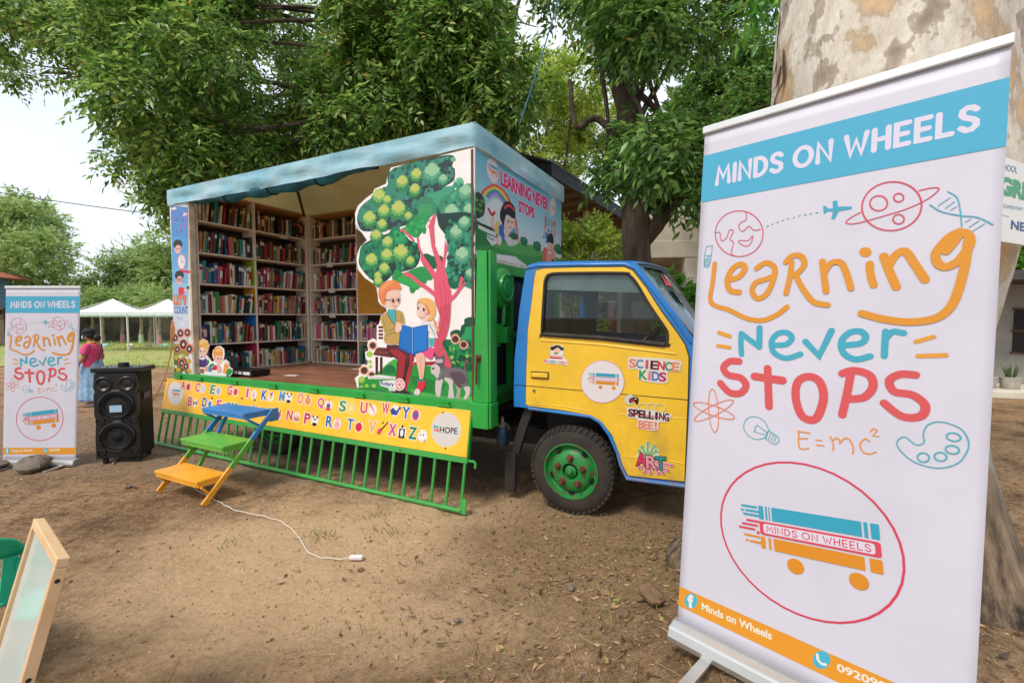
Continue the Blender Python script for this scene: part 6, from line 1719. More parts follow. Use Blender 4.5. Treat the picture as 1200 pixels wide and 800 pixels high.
# far door window, seats, wheel, dashboard
d = MB(); d.prism(WIN, side(YC1 - .012), 0, .004); d.build('window_glass', GLASS, cab)
d = MB(); d.box(.42, .95, .36, .95, .96, 1.22); d.box(.40, .55, .36, .95, 1.22, 1.72); d.box(.42, .95, 1.05, 1.8, .96, 1.22); d.box(.40, .55, 1.05, 1.8, 1.22, 1.72)
seat = d.build('seat', mat('dark_seat_cover', '#3b3a37', .8, var=.2), cab, bevel=.03)
d = MB(); d.box(1.5, 1.82, YC0 + .04, YC1 - .04, 1.0, 1.48); d.build('dashboard', mat('dark_dashboard', '#202224', .6), cab, bevel=.03)
d = MB(); sc_ = Vector((1.36, .62, 1.48)); ax = Vector((-.75, 0, .66)); e1 = Vector((0, 1, 0)); e2 = ax.normalized().cross(e1)
d.tube([sc_ + (e1 * math.cos(t) + e2 * math.sin(t)) * .2 for t in np.linspace(0, 2 * PI, 29)[:-1]], .016, 8, closed=True); d.tube([sc_, sc_ - ax.normalized() * .4], .025); d.bar(sc_ - e1 * .2, sc_ + e1 * .2, .03, .015); d.build('steering_wheel', BLK, cab)
d = MB(); d.tube([(1.47 + .05 * math.cos(t), YC1 + .11 + .06 * math.cos(t), 1.86 + .11 * math.sin(t)) for t in np.linspace(0, 2 * PI, 25)[:-1]], .018, 8, closed=True); d.tube([(1.47, YC1 + .11, 1.75), (1.6, YC1 + .02, 1.62)], .012); mr = d.build('mirror', BLU, cab)
d = MB(); d.box(1.86, 2.02, YC0 + .02, YC1 - .02, .40, .62); d.build('bumper', WHT, cab, bevel=.02)
for y in (.42, 1.6): MB().lathe([(0, .03), (.07, .02), (.085, 0), (.09, -.03)], (2.04, y, .84), 'x', 24).build('headlight', STEEL, cab)
d = MB(); d.box(1.80, 1.86, YC0 - .004, YC0 + .004, .86, 1.08); d.build('marker_light', mat('faded_red_marker', '#8a3a2c', .5), cab)
d = MB(); d.box(1.80, 1.85, YC0 - .004, YC0 + .004, .50, .85); d.build('green_trim', GRN, cab)

# wheels
RG = rusty_green()
def wheel(name, x, y, sgn=-1):
    """sgn -1: outer face towards the near side"""
    w = MB(); w.M = Matrix.Translation((x, y, .385)) @ Matrix.Scale(-sgn if sgn < 0 else -1, 4, (0, 1, 0)) if sgn > 0 else Matrix.Translation((x, y, .385))
    prof = [(.235, 0.005), (.25, -.012), (.285, -.012), (.33, -.004), (.365, .012), (.378, .03), (.383, .10), (.378, .17), (.365, .188), (.30, .205), (.235, .19)]
    w.lathe(prof, axis='y', n=64)
    n = 46
    for i in range(n):
        a_ = 2 * PI * i / n
        for (y0, y1, off) in ((-.002, .058, 0), (.066, .126, .5), (.134, .196, 0)):
            t0 = a_ + off * 2 * PI / n; dt = 2 * PI / n * .33; v = []
            for r_ in (.372, .394):
                for yy in (y0, y1):
                    rr = r_ - (.016 if (yy < .0 or yy > .19) else 0)
                    for t in (t0 - dt, t0 + dt): v.append((rr * math.cos(t), yy, rr * math.sin(t)))
            w.add(v, [(0, 1, 3, 2), (4, 6, 7, 5), (0, 4, 5, 1), (2, 3, 7, 6), (0, 2, 6, 4), (1, 5, 7, 3)])
    wh = MB(); wh.M = w.M
    wh.lathe([(.245, -.004), (.247, -.016), (.236, -.018), (.228, .0), (.218, .022), (.20, .03), (.185, .02), (.172, .0), (.165, -.006), (.09, -.022), (.075, -.02), (.07, -.0), (.062, .03), (0, .03)], axis='y', n=56)
    wobj = wh.build(name, RG, truck)
    w.build('tyre', RUB, wobj)
    for i in range(5):
        a_ = 2 * PI * i / 5 + PI / 2; c_ = (.118 * math.cos(a_), 0, .118 * math.sin(a_))
        nn = MB(); nn.M = w.M; nn.lathe([(.034, -.012), (.036, -.02), (.028, -.026), (.026, -.04), (.018, -.052), (0, -.054)], (c_[0], 0, c_[2]), 'y', 6); nn.build('wheel_nut', RUST, wobj)
    hb = MB(); hb.M = w.M; hb.lathe([(.058, .028), (.05, -.005), (.03, -.014), (.028, -.03), (.018, -.04), (0, -.041)], axis='y', n=20); hb.build('hub', RG, wobj)
    for i in range(5):
        sl = MB(); sl.M = w.M
        a_ = 2 * PI * (i + .5) / 5 + PI / 2
        pts = [(.192 * math.cos(a_ + t), .018 , .192 * math.sin(a_ + t)) for t in (-.13, -.06, .06, .13)]
        sl.tube(pts, [.012, .017, .017, .012], 8)
        sl.build('slot', mat('slot_dark', '#0b0b0b', .9), wobj)
    return wobj
wheel('wheel', .832, .225)
wheel('wheel', .832, 1.935, 1)
wheel('wheel', -3.1, .24); wheel('wheel', -3.1, 1.92, 1)
m_ = MB(); m_.bar((.41, .30, .90), (.33, .30, .68), .05, .08); m_.bar((.33, .30, .68), (.26, .30, .46), .05, .08); m_.box(.16, .28, .27, .285, .08, .47)
m_.prism([(.17, .09), (.27, .1), (.285, .46), (.19, .47)], side(.25), 0, .012); m_.build('mudflap', mat('grey_mudflap', '#2e2925', .8, var=.2), truck)
m_ = MB(); m_.lathe([(0, .50), (.055, .50), (.06, .51), (.06, .66), (.05, .68), (0, .68)], (.10, .34, 0), 'z', 20); tk = m_.build('air_canister', mat('dark_blue_canister', '#16384f', .4), truck)
m_ = MB(); m_.lathe([(.052, .68), (.055, .70), (.02, .72), (.018, .77), (0, .775)], (.10, .34, 0), 'z', 16); m_.tube([(.10, .34, .70), (.17, .32, .70), (.18, .31, .66)], .01); m_.build('valve', STEEL, tk)
m_ = MB(); m_.tube([(-.14, .3, .82), (-.13, .3, .66), (-.06, .3, .56), (.02, .32, .56), (.06, .34, .6)], .011, 6); m_.build('hose', RUB, truck)
# ------------------------------------------------------------------ books
def hsl(h, s, l):
    import colorsys
    r, g, b_ = colorsys.hls_to_rgb(h, l, s); return '#%02x%02x%02x' % (int(r * 255), int(g * 255), int(b_ * 255))
BOOKC = {  # name -> tones
    'dark brown': ['#4a3428', '#5a3f2e', '#3f2d26'], 'tan': ['#b5966c', '#a98a60', '#c2a880'], 'black': ['#1f1f22', '#2a2828'], 'cream': ['#d9cfb6', '#e3dcc8', '#cfc3a6'],
    'red': ['#9c2a30', '#ad3a3a', '#86222c'], 'pink': ['#c8607c', '#cf8496', '#b5496c'], 'teal': ['#1f7f86', '#2a8f94', '#176a74'], 'blue': ['#2f4f86', '#3f669c', '#233d70'],
    'green': ['#2f7a45', '#3f8f50', '#25633a'], 'orange': ['#e07a2a', '#d9822f'], 'yellow': ['#d9b23a', '#e0bd50'], 'purple': ['#574682', '#66568c'], 'white': ['#e6e4de', '#dcdad4'], 'grey': ['#8a8780', '#75736e'], 'light blue': ['#7fb3d0', '#8fbbd6'], 'maroon': ['#5f1f2c', '#6f2533']}
UP = ['dark brown'] * 5 + ['tan'] * 4 + ['black'] * 3 + ['maroon'] * 3 + ['teal'] * 2 + ['cream'] * 2 + ['red', 'green', 'grey', 'grey', 'blue']
MIDL = ['tan'] * 3 + ['cream'] * 3 + ['teal'] * 3 + ['red'] * 2 + ['blue'] * 2 + ['green'] * 2 + ['black'] * 2 + ['white'] * 2 + ['pink'] * 2 + ['maroon', 'grey', 'yellow']
LOW = ['pink'] * 4 + ['white'] * 3 + ['red'] * 3 + ['teal'] * 2 + ['blue'] * 2 + ['green'] * 2 + ['cream'] * 3 + ['orange', 'purple', 'black', 'light blue', 'grey']
ORD = ['first', 'second', 'third', 'fourth', 'fifth', 'sixth', 'seventh', 'eighth', 'ninth', 'tenth', 'eleventh', 'twelfth', 'thirteenth', 'fourteenth', 'fifteenth', 'sixteenth', 'seventeenth', 'eighteenth', 'nineteenth', 'twentieth'] + ['twenty-' + x for x in ('first', 'second', 'third', 'fourth', 'fifth', 'sixth', 'seventh', 'eighth', 'ninth')] + ['thirtieth'] + ['thirty-' + x for x in ('first', 'second', 'third', 'fourth', 'fifth', 'sixth', 'seventh')]
ROWN = {5: 'top shelf', 4: 'second shelf from top', 3: 'third shelf from top', 2: 'fourth shelf from top', 1: 'fifth shelf from top', 0: 'bottom shelf'}
PAGE = mat('book_pages', '#d8cdb0', .9, var=.1, scale=30)
def bmat(c): return mat('cover_' + c.strip('#'), c, .5, var=.1, scale=14)
BOOKS = []
def book_mesh(b_, w, d, h, band, tagc):
    """spine on the -y side, standing on z 0; slots: cover, pages, band, tag"""
    t = .003; r = min(.006, w * .3)
    sp = [(0, r), (w * .18, .0015), (w * .5, 0), (w * .82, .0015), (w, r)]
    out_ = sp + [(w, d), (w - t, d), (w - t, r + .004), (t, r + .004), (t, d), (0, d)]
    b_.prism(out_, lambda a_, c_, z: (a_, c_, z), 0, h)
    b_.box(t + .0004, w - t - .0004, r + .006, d - .004, .003, h - .004, 1)
    if band:
        z0, z1 = band; pts = [(x, y - .0008) for x, y in sp]
        for i in range(len(pts) - 1): b_.add([(*pts[i], z0), (*pts[i + 1], z0), (*pts[i + 1], z1), (*pts[i], z1)], [(0, 1, 2, 3)], 2)
    if tagc:
        b_.box(w * .2, w * .8, -.0012, -.0006, .015, .040, 3)
def fill(start, end, z, clear, row, where, pal, place, tmin, tmax, hmin, hmax, leanp=.25, stop=None):
    u = start; k = 0; lean = 0
    while True:
        w = RND.uniform(tmin, tmax)
        if u + w > (stop or end) - .004: break
        if RND.random() < .05 and stop is None: u += RND.uniform(.01, .05)
        if RND.random() < leanp: lean = RND.choice((0, 0, .05, .09, -.06, .12))
        cn = RND.choice(pal); h = min(clear - .012, RND.uniform(hmin, hmax))
        sh = math.sin(abs(lean)) * h
        if u + w + sh > end: lean = 0; sh = 0
        BOOKS.append(dict(c=cn, col=RND.choice(BOOKC[cn]), w=w - .0015, h=h, d=RND.uniform(.14, .19), u=u + (sh if lean < 0 else 0), lean=lean, z=z, row=row, where=where, k=k, place=place))
        u += w + (sh if lean and RND.random() < .25 else sh * .12); k += 1
def place_rear(u, z): return (-4.44 - .012 - RND.uniform(0, .02), u, z + .0005), TR_YAW + PI / 2
def place_far(u, z): return (u, YF + .012 + RND.uniform(0, .02), z + .0005), TR_YAW
for row in range(6):
    cl = ZS[row + 1] - ZS[row] - (.022 if row < 5 else .03); z = ZS[row] + (.016 if row == 0 else 0)
    pal = UP if row >= 4 else (MIDL if row >= 2 else LOW)
    hm = (.22, .31) if row else (.18, .27)
    fill(YB0 + .016, .955, z, cl - (.016 if row == 0 else 0), row, 'left bay of rear bookcase', UP if row >= 4 else MIDL, place_rear, .022, .046, *hm)
    fill(.985, YB1 - .016, z, cl - (.016 if row == 0 else 0), row, 'right bay of rear bookcase', UP if row >= 4 else (LOW if row == 3 else MIDL), place_rear, .022, .046, *hm)
    fill(XD[0] + .05, XD[1] - .016, z, cl - (.016 if row == 0 else 0), row, 'corner bay of far bookcase', pal if row != 3 else LOW, place_far, .021, .040, *hm, leanp=.12)
for row in (0, 1):
    z = ZS[row] + (.016 if row == 0 else 0)
    fill(XD[1] + .016, XD[2] - .016, z, .36, row, 'bay under the orange door', LOW, place_far, .035, .055, .24, .32, stop=XD[1] + .36)
camv = Vector(cam.location)
for b_ in BOOKS:
    loc, rz = b_['place'](b_['u'], b_['z']); b_['p'] = TRM @ Vector(loc); b_['rz'] = rz
    b_['big'] = b_['w'] * b_['h'] / (b_['p'] - camv).length_squared
BOOKS.sort(key=lambda b_: -b_['big'])
rest = MB(); rest_cols = [PAGE]
RESTM = ['#8a6a4a', '#b08a6a', '#3f3a3a', '#c8576f', '#2a7f86', '#d8cdb8', '#a3303a']
for i, b_ in enumerate(BOOKS):
    ry = b_['lean']; M = Matrix.Translation(b_['p']) @ Matrix.Rotation(b_['rz'], 4, 'Z') @ Matrix.Rotation(ry, 4, 'Y')
    if ry < 0: M = M @ Matrix.Translation((0, 0, 0))
    elif ry > 0: M = Matrix.Translation((0, 0, math.sin(ry) * b_['w'])) @ M
    bb = MB(); h = b_['h']
    band = (h * .72, h * .88) if RND.random() < .5 else ((h * .35, h * .75) if RND.random() < .45 else None)
    if i < 298:
        book_mesh(bb, b_['w'], b_['d'], h, band, RND.random() < .3)
        alt = RND.choice(['#d8cdb0', '#e6e2da', '#2a2a2e', '#c9a24a', '#b3262f', '#dfe6ea'])
        o = bb.build('book', [bmat(b_['col']), PAGE, bmat(alt), WHT]); o.matrix_world = M
        tag(o, '%s book, %s from left, %s, %s' % (b_['c'], ORD[b_['k']], ROWN[b_['row']], b_['where']), 'book', 'books on the truck shelves')
    else:
        rest.M = M; n0 = len(rest.mi); book_mesh(rest, b_['w'], b_['d'], h, None, False)
        c_ = 1 + RND.randrange(len(RESTM)); rest.mi[n0:] = [0 if q_ == 1 else c_ for q_ in rest.mi[n0:]]
if rest.v:
    o = rest.build('shelved_books', [PAGE] + [bmat(c_) for c_ in RESTM]); kind(o, 'stuff'); tag(o, 'smallest books filling the remaining gaps of the truck shelves', 'books')

# black amplifier and slips of paper lying on the load bed
am = thing('amplifier', 'low black amplifier box lying on the truck floor beside the two painted children', 'amplifier', tw(-3.72, .30, .959), TR_YAW)
b = MB(); b.box(-.30, .30, -.12, .14, .012, .085); b.build('case', BLK, am, bevel=.006)
b = MB(); b.box(-.29, .29, -.126, -.1205, .018, .080); fp = b.build('plate', mat('dark_plate', '#26272a', .4), am)
b = MB()
for x in (-.24, -.19, -.14): b.lathe([(.014, 0), (.014, -.012), (0, -.012)], (x, -.1265, .05), 'y', 12)
b.build('knob', STEEL, fp)
for x in (-.02, .07, .17, .24): MB().box(x - .035, x + .035, -.1285, -.1265, .03, .066).build('panel_label', WHT, fp)
for x in (-.26, .26): MB().box(x - .02, x + .02, -.1, .12, .001, .0115).build('foot', RUB, am)
for (x, y, r_, lb) in ((-3.15, .55, .2, 'white slip of paper lying on the brown truck floor'), (-2.95, 1.5, -.1, 'small white paper near the foot of the far bookcase')):
    b = MB(); b.grid(6, 4, lambda u, v: (-.1 + .2 * u, -.05 + .1 * v, .0025 + .003 * u * v)); o = b.build('paper_slip', WHT, solid=.0008)
    o.location = tw(x, y, .9585); o.rotation_euler = (0, 0, TR_YAW + r_); tag(o, lb, 'paper')

# ------------------------------------------------------------------ step ladder
def wood_paint(n, c, c2): return paint(n, c, '#b59a74', .45, .66, .25, .1)
PB, PG, PY = wood_paint('blue_wood_paint', '#2f7fc4', '#2a6fae'), wood_paint('green_wood_paint', '#5fae3a', '#4f9a30'), wood_paint('orange_wood_paint', '#f2a62a', '#e0952a')
st_ = thing('step_stool', 'three tread wooden step stool in blue, green and orange in front of the truck', 'step stool', TR_O, TR_YAW)
X0, X1 = -2.93, -2.22
for nm, m_, y0, y1, z in (('orange_tread', PY, -1.165, -.885, .24), ('green_tread', PG, -.93, -.615, .50), ('blue_tread', PB, -.71, -.43, .775)):
    b = MB(); b.box(X0, X1, y0, y1, z - .028, z)
    for x in (X0 + .012, X1 - .012): b.box(x - .011, x + .011, y0 + .01, y1 - .01, z - .062, z - .0285)
    b.box(X0 + .024, X1 - .024, y0 + .006, y0 + .024, z - .062, z - .0285)
    b.build('tread', m_, st_, bevel=.004)
ra, rb_ = Vector((0, -1.13, .012)), Vector((0, -.40, .765))
cuts = [0, .36, .66, 1.0]
for x in (X0 + .04, X1 - .006):
    xo = x + (.022 if x > -2.5 else -.055)
    for i, m_ in enumerate((PY, PG, PB)):
        a_, c_ = ra.lerp(rb_, cuts[i]), ra.lerp(rb_, cuts[i + 1])
        a_.x = c_.x = xo; MB().bar(a_, c_, .022, .05, up=(0, -1, 1)).build('rail', m_, st_, bevel=.003)
    for m_, y, z in ((PY, -1.14, .18), (PG, -.905, .44), (PB, -.69, .715)):
        xi = x - .012 if x > -2.5 else x + .0
        yb = -1.13 + (z - .10 - .012) * (.73 / .753); b = MB(); b.bar((xo - (.0225 if x > -2.5 else -.0225), y + .005, z + .0), (xo - (.0225 if x > -2.5 else -.0225), yb + .02, z - .105), .02, .04, up=(1, 0, 0)); b.build('brace', m_, st_, bevel=.003)
for m_, y, z in ((PG, -.655, .437), (PB, -.47, .712)):
    MB().bar((X0 + .09, y, z), (X0 + .09, y - .17, z - .28), .026, .034).build('leg', m_, st_, bevel=.003)
b = MB(); b.box(X1 - .03, X1 + .004, -.43, -.335, .64, .77); b.build('board', PB, st_, bevel=.004)

# ------------------------------------------------------------------ roll-up banners
CLOTH = mat('banner_vinyl', '#c6c2cd', .42, var=.03, scale=3, bump=.3, bscale=1.7)
ALU = mat('brushed_aluminium', '#c9c9c6', .32, .75, var=.05, scale=3)
def banner(label, O, ex, up, H, mast_back=.03):
    ex = Vector(ex); up = Vector(up); n = ex.cross(up).normalized()
    t = thing('roll_up_banner', label, 'banner', O, 0, 'tall roll-up banners of the reading programme')
    Wd = .85
    def P(u, v, d=0): return ex * u + up * v + n * d
    s_ = MB(); s_.grid(24, 40, lambda u, v: P(Wd * u, H * v, 0), smooth=True)
    sh = s_.build('sheet', CLOTH, t, fix=False, solid=.0015)
    a = Art(.00015); ops = ART['banner']; a.run(ops)
    # follow the gentle waves of the sheet
    def fol(x_, y_, z_):
        u, v = x_ / Wd, y_ / H
        return P(x_, y_, z_ + .0012)
    # cut the long bands into pieces so that they bend with the sheet
    vs, fs, mi = [], [], []
    for f, m_ in zip(a.f, a.mi):
        p = [a.v[i] for i in f]
        xs = [q_[0] for q_ in p]
        if len(p) <= 4 and max(xs) - min(xs) > .5:
            y0, y1 = min(q_[1] for q_ in p), max(q_[1] for q_ in p); z0 = p[0][2]
            if any(g_ == ('band', round(y0, 3)) for g_ in bands_done): continue
            bands_done.append(('band', round(y0, 3)))
            for k in range(24):
                b0 = len(vs); vs += [(Wd * k / 24, y0, z0), (Wd * (k + 1) / 24, y0, z0), (Wd * (k + 1) / 24, y1, z0), (Wd * k / 24, y1, z0)]; fs.append([b0, b0 + 1, b0 + 2, b0 + 3]); mi.append(m_)
        else:
            b0 = len(vs); vs += p; fs.append(list(range(b0, b0 + len(p)))); mi.append(m_)
    a.v = [tuple(fol(*q_)) for q_ in vs]; a.f = fs; a.mi = mi; a.sm = [False] * len(fs)
    a.build('printed_artwork', [art_mat(c) for c in a.cols], sh, fix=False)
    b = MB(); b.M = frame_m((0, 0, 0), ex, up)
    b.box(-.006, Wd + .006, H - .004, H + .026, -.008, .012); b.build('rail', mat('silver_rail', '#d5d5d3', .35, .5, var=.04), t, bevel=.004)
    # housing lies level on the ground
    b = MB(); hx = Vector((ex.x, ex.y, 0)).normalized(); hn = hx.cross(Vector((0, 0, 1)))
    prof = [(-.012, .0), (-.05, -.012), (-.062, -.045), (-.055, -.072), (.06, -.072), (.068, -.04), (.05, -.008), (.012, .0)]
    vs = []; e0 = ex.z / ex.x if False else 0
    for u in (-.015, Wd + .015):
        for q_, z in prof: vs.append(hx * u - hn * q_ + Vector((0, 0, z + .004)))
    m_ = len(prof); b.add(vs, [(i, (i + 1) % m_, m_ + (i + 1) % m_, m_ + i) for i in range(m_)] + [tuple(range(m_)), tuple(range(2 * m_ - 1, m_ - 1, -1))]); hs = b.build('housing', ALU, t, bevel=.006)
    for u in (-.018, Wd + .018):
        c_ = hx * u + Vector((0, 0, -.012)); MB().ball(c_ + hn * .02, .006).build('screw', DARK, hs)
    for u in (.14, Wd - .14):
        b = MB(); c_ = hx * u + Vector((0, 0, -.069)); b.bar(c_ + hn * .23, c_ - hn * .2, .04, .012); b.build('foot', ALU, t, bevel=.002)
    b = MB(); b.tube([P(Wd / 2, 0, -.03) + Vector((0, 0, -.03)), P(Wd / 2, H, -.012)], .008, 8); b.build('mast', ALU, t)
    return t
bands_done = []
yaw_ = -.8175; e_ = Vector((math.cos(yaw_), math.sin(yaw_), 0)); nn_ = Vector((math.sin(yaw_), -math.cos(yaw_), 0)); up_ = Vector((0, 0, 1)) * math.cos(.0778) - nn_ * math.sin(.0778)
banner('big white roll-up banner in the right foreground in front of the pale tree trunk', (.6753, 1.8174, .49), e_, up_, 1.984)
bands_done = []
banner('distant white roll-up banner at the left edge behind two stones, leaning sideways', (-5.92, 5.28, .075), (1, 0, 0), (.075, 0, .997), 1.985)

# ------------------------------------------------------------------ loudspeaker with mixer
sp = thing('loudspeaker', 'tall black loudspeaker cabinet with two round woofers standing between banner and truck', 'loudspeaker', (-4.63, 5.365, .02), rad(17))
b = MB(); b.box(-.21, .21, 0.0, .37, .05, 1.06); cabn = b.build('cabinet', mat('black_speaker_cabinet', '#0a0a0b', .6, var=.2, scale=14, spec=.25), sp, bevel=.014)
b = MB(); b.prism([(-.215, .06), (.215, .06), (.215, .30), (.20, .52), (.215, .56), (.215, .80), (.2, .84), (.215, .9), (.20, 1.05), (-.20, 1.05), (-.215, .9), (-.2, .84), (-.215, .8), (-.215, .56), (-.20, .52), (-.215, .3)], side(-.03), 0, .0295); b.build('baffle', BLK, sp, bevel=.008)
CONE = mat('woofer_cone', '#0e0e0f', .6, var=.1, spec=.25)
for z in (.30, .67):
    b = MB(); b.lathe([(.175, -.03), (.178, -.046), (.165, -.052), (.155, -.04)], (0, 0, z), 'y', 48); rg = b.build('woofer', mat('gloss_black_ring', '#0c0c0d', .2), sp)
    b = MB(); b.lathe([(.156, -.040), (.14, -.046), (.125, -.038), (.06, -.018), (.055, -.034), (.03, -.045), (0, -.047)], (0, 0, z), 'y', 40); b.build('cone', CONE, rg)
for z in (.13, .50):
    for x in (-.16, .16): b = MB(); b.lathe([(.042, -.03), (.044, -.040), (.036, -.042), (.03, -.02), (0, -.005)], (x, 0, z), 'y', 24); b.build('port', BLK, sp)
for x in (-.115, .115):
    b = MB(); b.lathe([(.085, -.03), (.085, -.042), (.075, -.048), (.05, -.03), (.02, -.036), (0, -.036)], (x, 0, .93), 'y', 32); b.build('tweeter', BLK, sp)
for z in (.49, .855): b = MB(); b.box(-.03, .05, -.054, -.05, z - .006, z + .006); b.build('trim', STEEL, sp)
b = MB(); b.box(-.06, .06, -.049, -.0475, .60, .68); b.build('paper_sticker', mat('pale_blue_paper', '#9fbcd4', .7), sp)
b = MB(); b.box(.212, .222, .1, .27, .72, .80); b.build('handle', BLK, sp, bevel=.004)
for x in (-.16, .16):
    for y in (.05, .32): b = MB(); b.lathe([(.03, 0), (.03, .05)], (x, y, -.012), 'z', 12); b.build('foot', RUB, sp)
mx = thing('audio_mixer', 'flat black mixer box lying on top of the loudspeaker', 'mixer', (-4.63, 5.365, 1.081), rad(15))
b = MB(); b.box(-.25, .25, -.01, .34, .0, .055); b.build('case', BLK, mx, bevel=.008)
b = MB(); b.lathe([(.055, .056), (.055, .10), (.048, .106), (0, .106)], (.02, .12, 0), 'z', 24); b.build('dial', BLK, mx)
for x in (-.2, -.12, .12, .2): MB().lathe([(.012, .056), (.01, .07), (0, .07)], (x, .06, 0), 'z', 10).build('knob', STEEL, mx)

# ------------------------------------------------------------------ cords
CW = mat('white_cable', '#d8d4c6', .5)
pts = [(-2.88, 4.3), (-2.65, 4.14), (-2.45, 4.0), (-2.17, 3.89), (-1.93, 3.77), (-1.7, 3.55), (-1.47, 3.26), (-1.3, 3.18), (-1.14, 3.18)]
zg = lambda x, y: gz(x, y) + .018
ec = thing('extension_cord', 'white extension cord running from under the stool across the dirt to its socket block', 'cord', (-1.1, 3.18, 0))
b = MB(); b.tube([(x + 1.1, y - 3.18, zg(x, y) + .004 * math.sin(i)) for i, (x, y) in enumerate(cr_spline([(-3.4, 4.7)] + pts, False, 8))], .0032, 6); b.build('cable', CW, ec)
b = MB(); b.box(-.05, .045, -.02, .02, .012, .04); b.build('socket_block', WHT, ec, bevel=.008)
b = MB()
pp = [(-4.95, .25, .08), (-4.93, .3, .55), (-4.90, .32, .95), (-4.80, .3, 1.3), (-4.79, .25, 1.62), (-4.76, .1, 1.70), (-4.77, -.03, 1.6), (-4.78, -.06, 1.2), (-4.86, -.2, .7), (-5.02, -.5, .25), (-5.05, -.75, .03)]
b.tube([tw(*p_) for p_ in cr_spline(pp, False, 6)], .009, 6)
for i in range(4): b.tube([tw(-4.775 + .03 * math.sin(t) + .01 * i, -.02 + .05 * i / 4, 1.56 + .12 * math.cos(t)) for t in np.linspace(0, 2 * PI, 19)[:-1]], .009, 6, closed=True)
tag(b.build('hanging_cable', mat('orange_cable', '#c98a4f', .6)), 'dull orange cable looped on the tail corner of the truck', 'cable')
b = MB(); b.tube([tw(*p_) for p_ in cr_spline([(-5.15, -.15, .50), (-5.06, -.3, .42), (-5.03, -.34, .2), (-4.98, -.5, .03), (-4.4, -.9, .02)], False, 6)], .006, 6)
tag(b.build('thin_cable', CW), 'thin white cable hanging down past the left end of the green bars', 'cable')

# ------------------------------------------------------------------ whiteboard easel and green chair (left foreground)
PINE = mat('pale_pine', '#d9b68c', .6, var=.12, scale=5, bump=.05, bscale=30, col2='#c79f72')
A0, B0 = Vector((-1.855, 1.77, .935)), Vector((-1.447, 1.45, .945)); et = (B0 - A0).normalized(); eu = Vector((.385, .02, .95)); eu = (eu - et * eu.dot(et)).normalized()
Wb = (B0 - A0).length; Hb_ = 1.0; bo = B0 - et * Wb - eu * Hb_
ea = thing('easel_board', 'small whiteboard in a pine frame tilted at the bottom left corner', 'whiteboard', bo)
b = MB(); b.M = frame_m((0, 0, 0), et, eu); b.box(.022, Wb - .022, .05, Hb_ - .03, -.006, .004); b.build('white_surface', mat('glossy_whiteboard', '#c4cbc6', .15, var=.03), ea)
for x0, x1 in ((0, .024), (Wb - .024, Wb)): b = MB(); b.M = frame_m((0, 0, 0), et, eu); b.box(x0, x1, 0, Hb_ - .0305, -.017, .017); b.build('stile', PINE, ea, bevel=.003)
for y0, y1 in ((Hb_ - .03, Hb_), (.02, .05)): b = MB(); b.M = frame_m((0, 0, 0), et, eu); b.box(.0 if y0 > .5 else .0265, Wb if y0 > .5 else Wb - .0265, y0, y1, -.0165, .0165); b.build('rail', PINE, ea, bevel=.003)
for v in (.93, .64, .3): b = MB(); b.M = frame_m((0, 0, 0), et, eu); b.lathe([(.007, Wb - .001), (.007, Wb + .0015), (0, Wb + .0015)], (0, v, 0), 'x', 12); b.build('screw_hole', DARK, ea)
cgm = mat('green_chair_plastic', '#1fae86', .35, var=.04)
chr_ = thing('plastic_chair', 'turquoise green plastic chair mostly hidden behind the whiteboard', 'chair', (-2.62, 2.02, -.03), rad(62))
b = MB(); arcp = [(.23 * math.cos(t), -.22 - .05 * math.sin(t), .60 + .14 * math.sin(t)) for t in np.linspace(PI, 0, 15)]
b.grid(14, 6, lambda u, v: (.235 * math.cos(PI * (1 - u)) * (1 - .0 * v), -.2 - .04 * math.sin(PI * u) - .05 * v, .62 + (.06 + .1 * v) * math.sin(PI * u) ** .6 if v > 0 else .62 + .03 * math.sin(PI * u) ** .6)); b.build('backrest', cgm, chr_, fix=False, solid=.008)
for x in (-.18, 0, .18): b = MB(); b.bar((x, -.2, .43), (x * 1.1, -.215, .64), .05, .008); b.build('back_slat', cgm, chr_)
for x in (-.225, .225): b = MB(); b.tube([(x, -.2, .43), (x * 1.03, -.23, .62)], .02); b.build('back_post', cgm, chr_)
b = MB(); b.grid(8, 8, lambda u, v: (-.22 + .44 * u, -.2 + .42 * v, .43 - .015 * math.sin(PI * u))); b.build('seat', cgm, chr_, fix=False, solid=.012)
for x in (-.2, .2):
    for y in (-.19, .2): b = MB(); b.tube([(x, y, .42), (x * 1.2, y * 1.2, 0)], [.026, .018], 8); b.build('leg', cgm, chr_)

# ------------------------------------------------------------------ stones
def stone(name, c, r, m, label, seed, cat='stone', group=None, flat=.6):
    rr = random.Random(seed); ph = [rr.uniform(0, 6) for _ in range(6)]; b = MB(); vs = []; n, m2 = 14, 9
    for j in range(m2 + 1):
        for i in range(n):
            th, p_ = PI * j / m2, 2 * PI * i / n; k = 1 + .16 * math.sin(2 * p_ + ph[0]) * math.sin(th) + .12 * math.sin(3 * p_ + ph[1] + 2 * th) + .10 * math.sin(4 * th + ph[2]) * math.sin(p_ + ph[3])
            vs.append((r * k * math.sin(th) * math.cos(p_) * 1.25, r * k * math.sin(th) * math.sin(p_), r * flat * k * math.cos(th)))
    b.add(vs, [(j * n + i, (j + 1) * n + i, (j + 1) * n + (i + 1) % n, j * n + (i + 1) % n) for j in range(m2) for i in range(n)], 0, True)
    o = b.build(name, m, sharp=28); o.location = c; o.rotation_euler = (0, 0, rr.uniform(0, 6)); return tag(o, label, cat, group)
STN = mat('grey_stone', '#7d7264', .9, var=.25, scale=9, bump=.5, bscale=18, col2='#5f564b')
SG = 'stones weighing down the left banner'
stone('stone', (-5.93, 5.10, .05), .15, STN, 'wide flat grey stone at the left foot of the far banner', 1, group=SG, flat=.45)
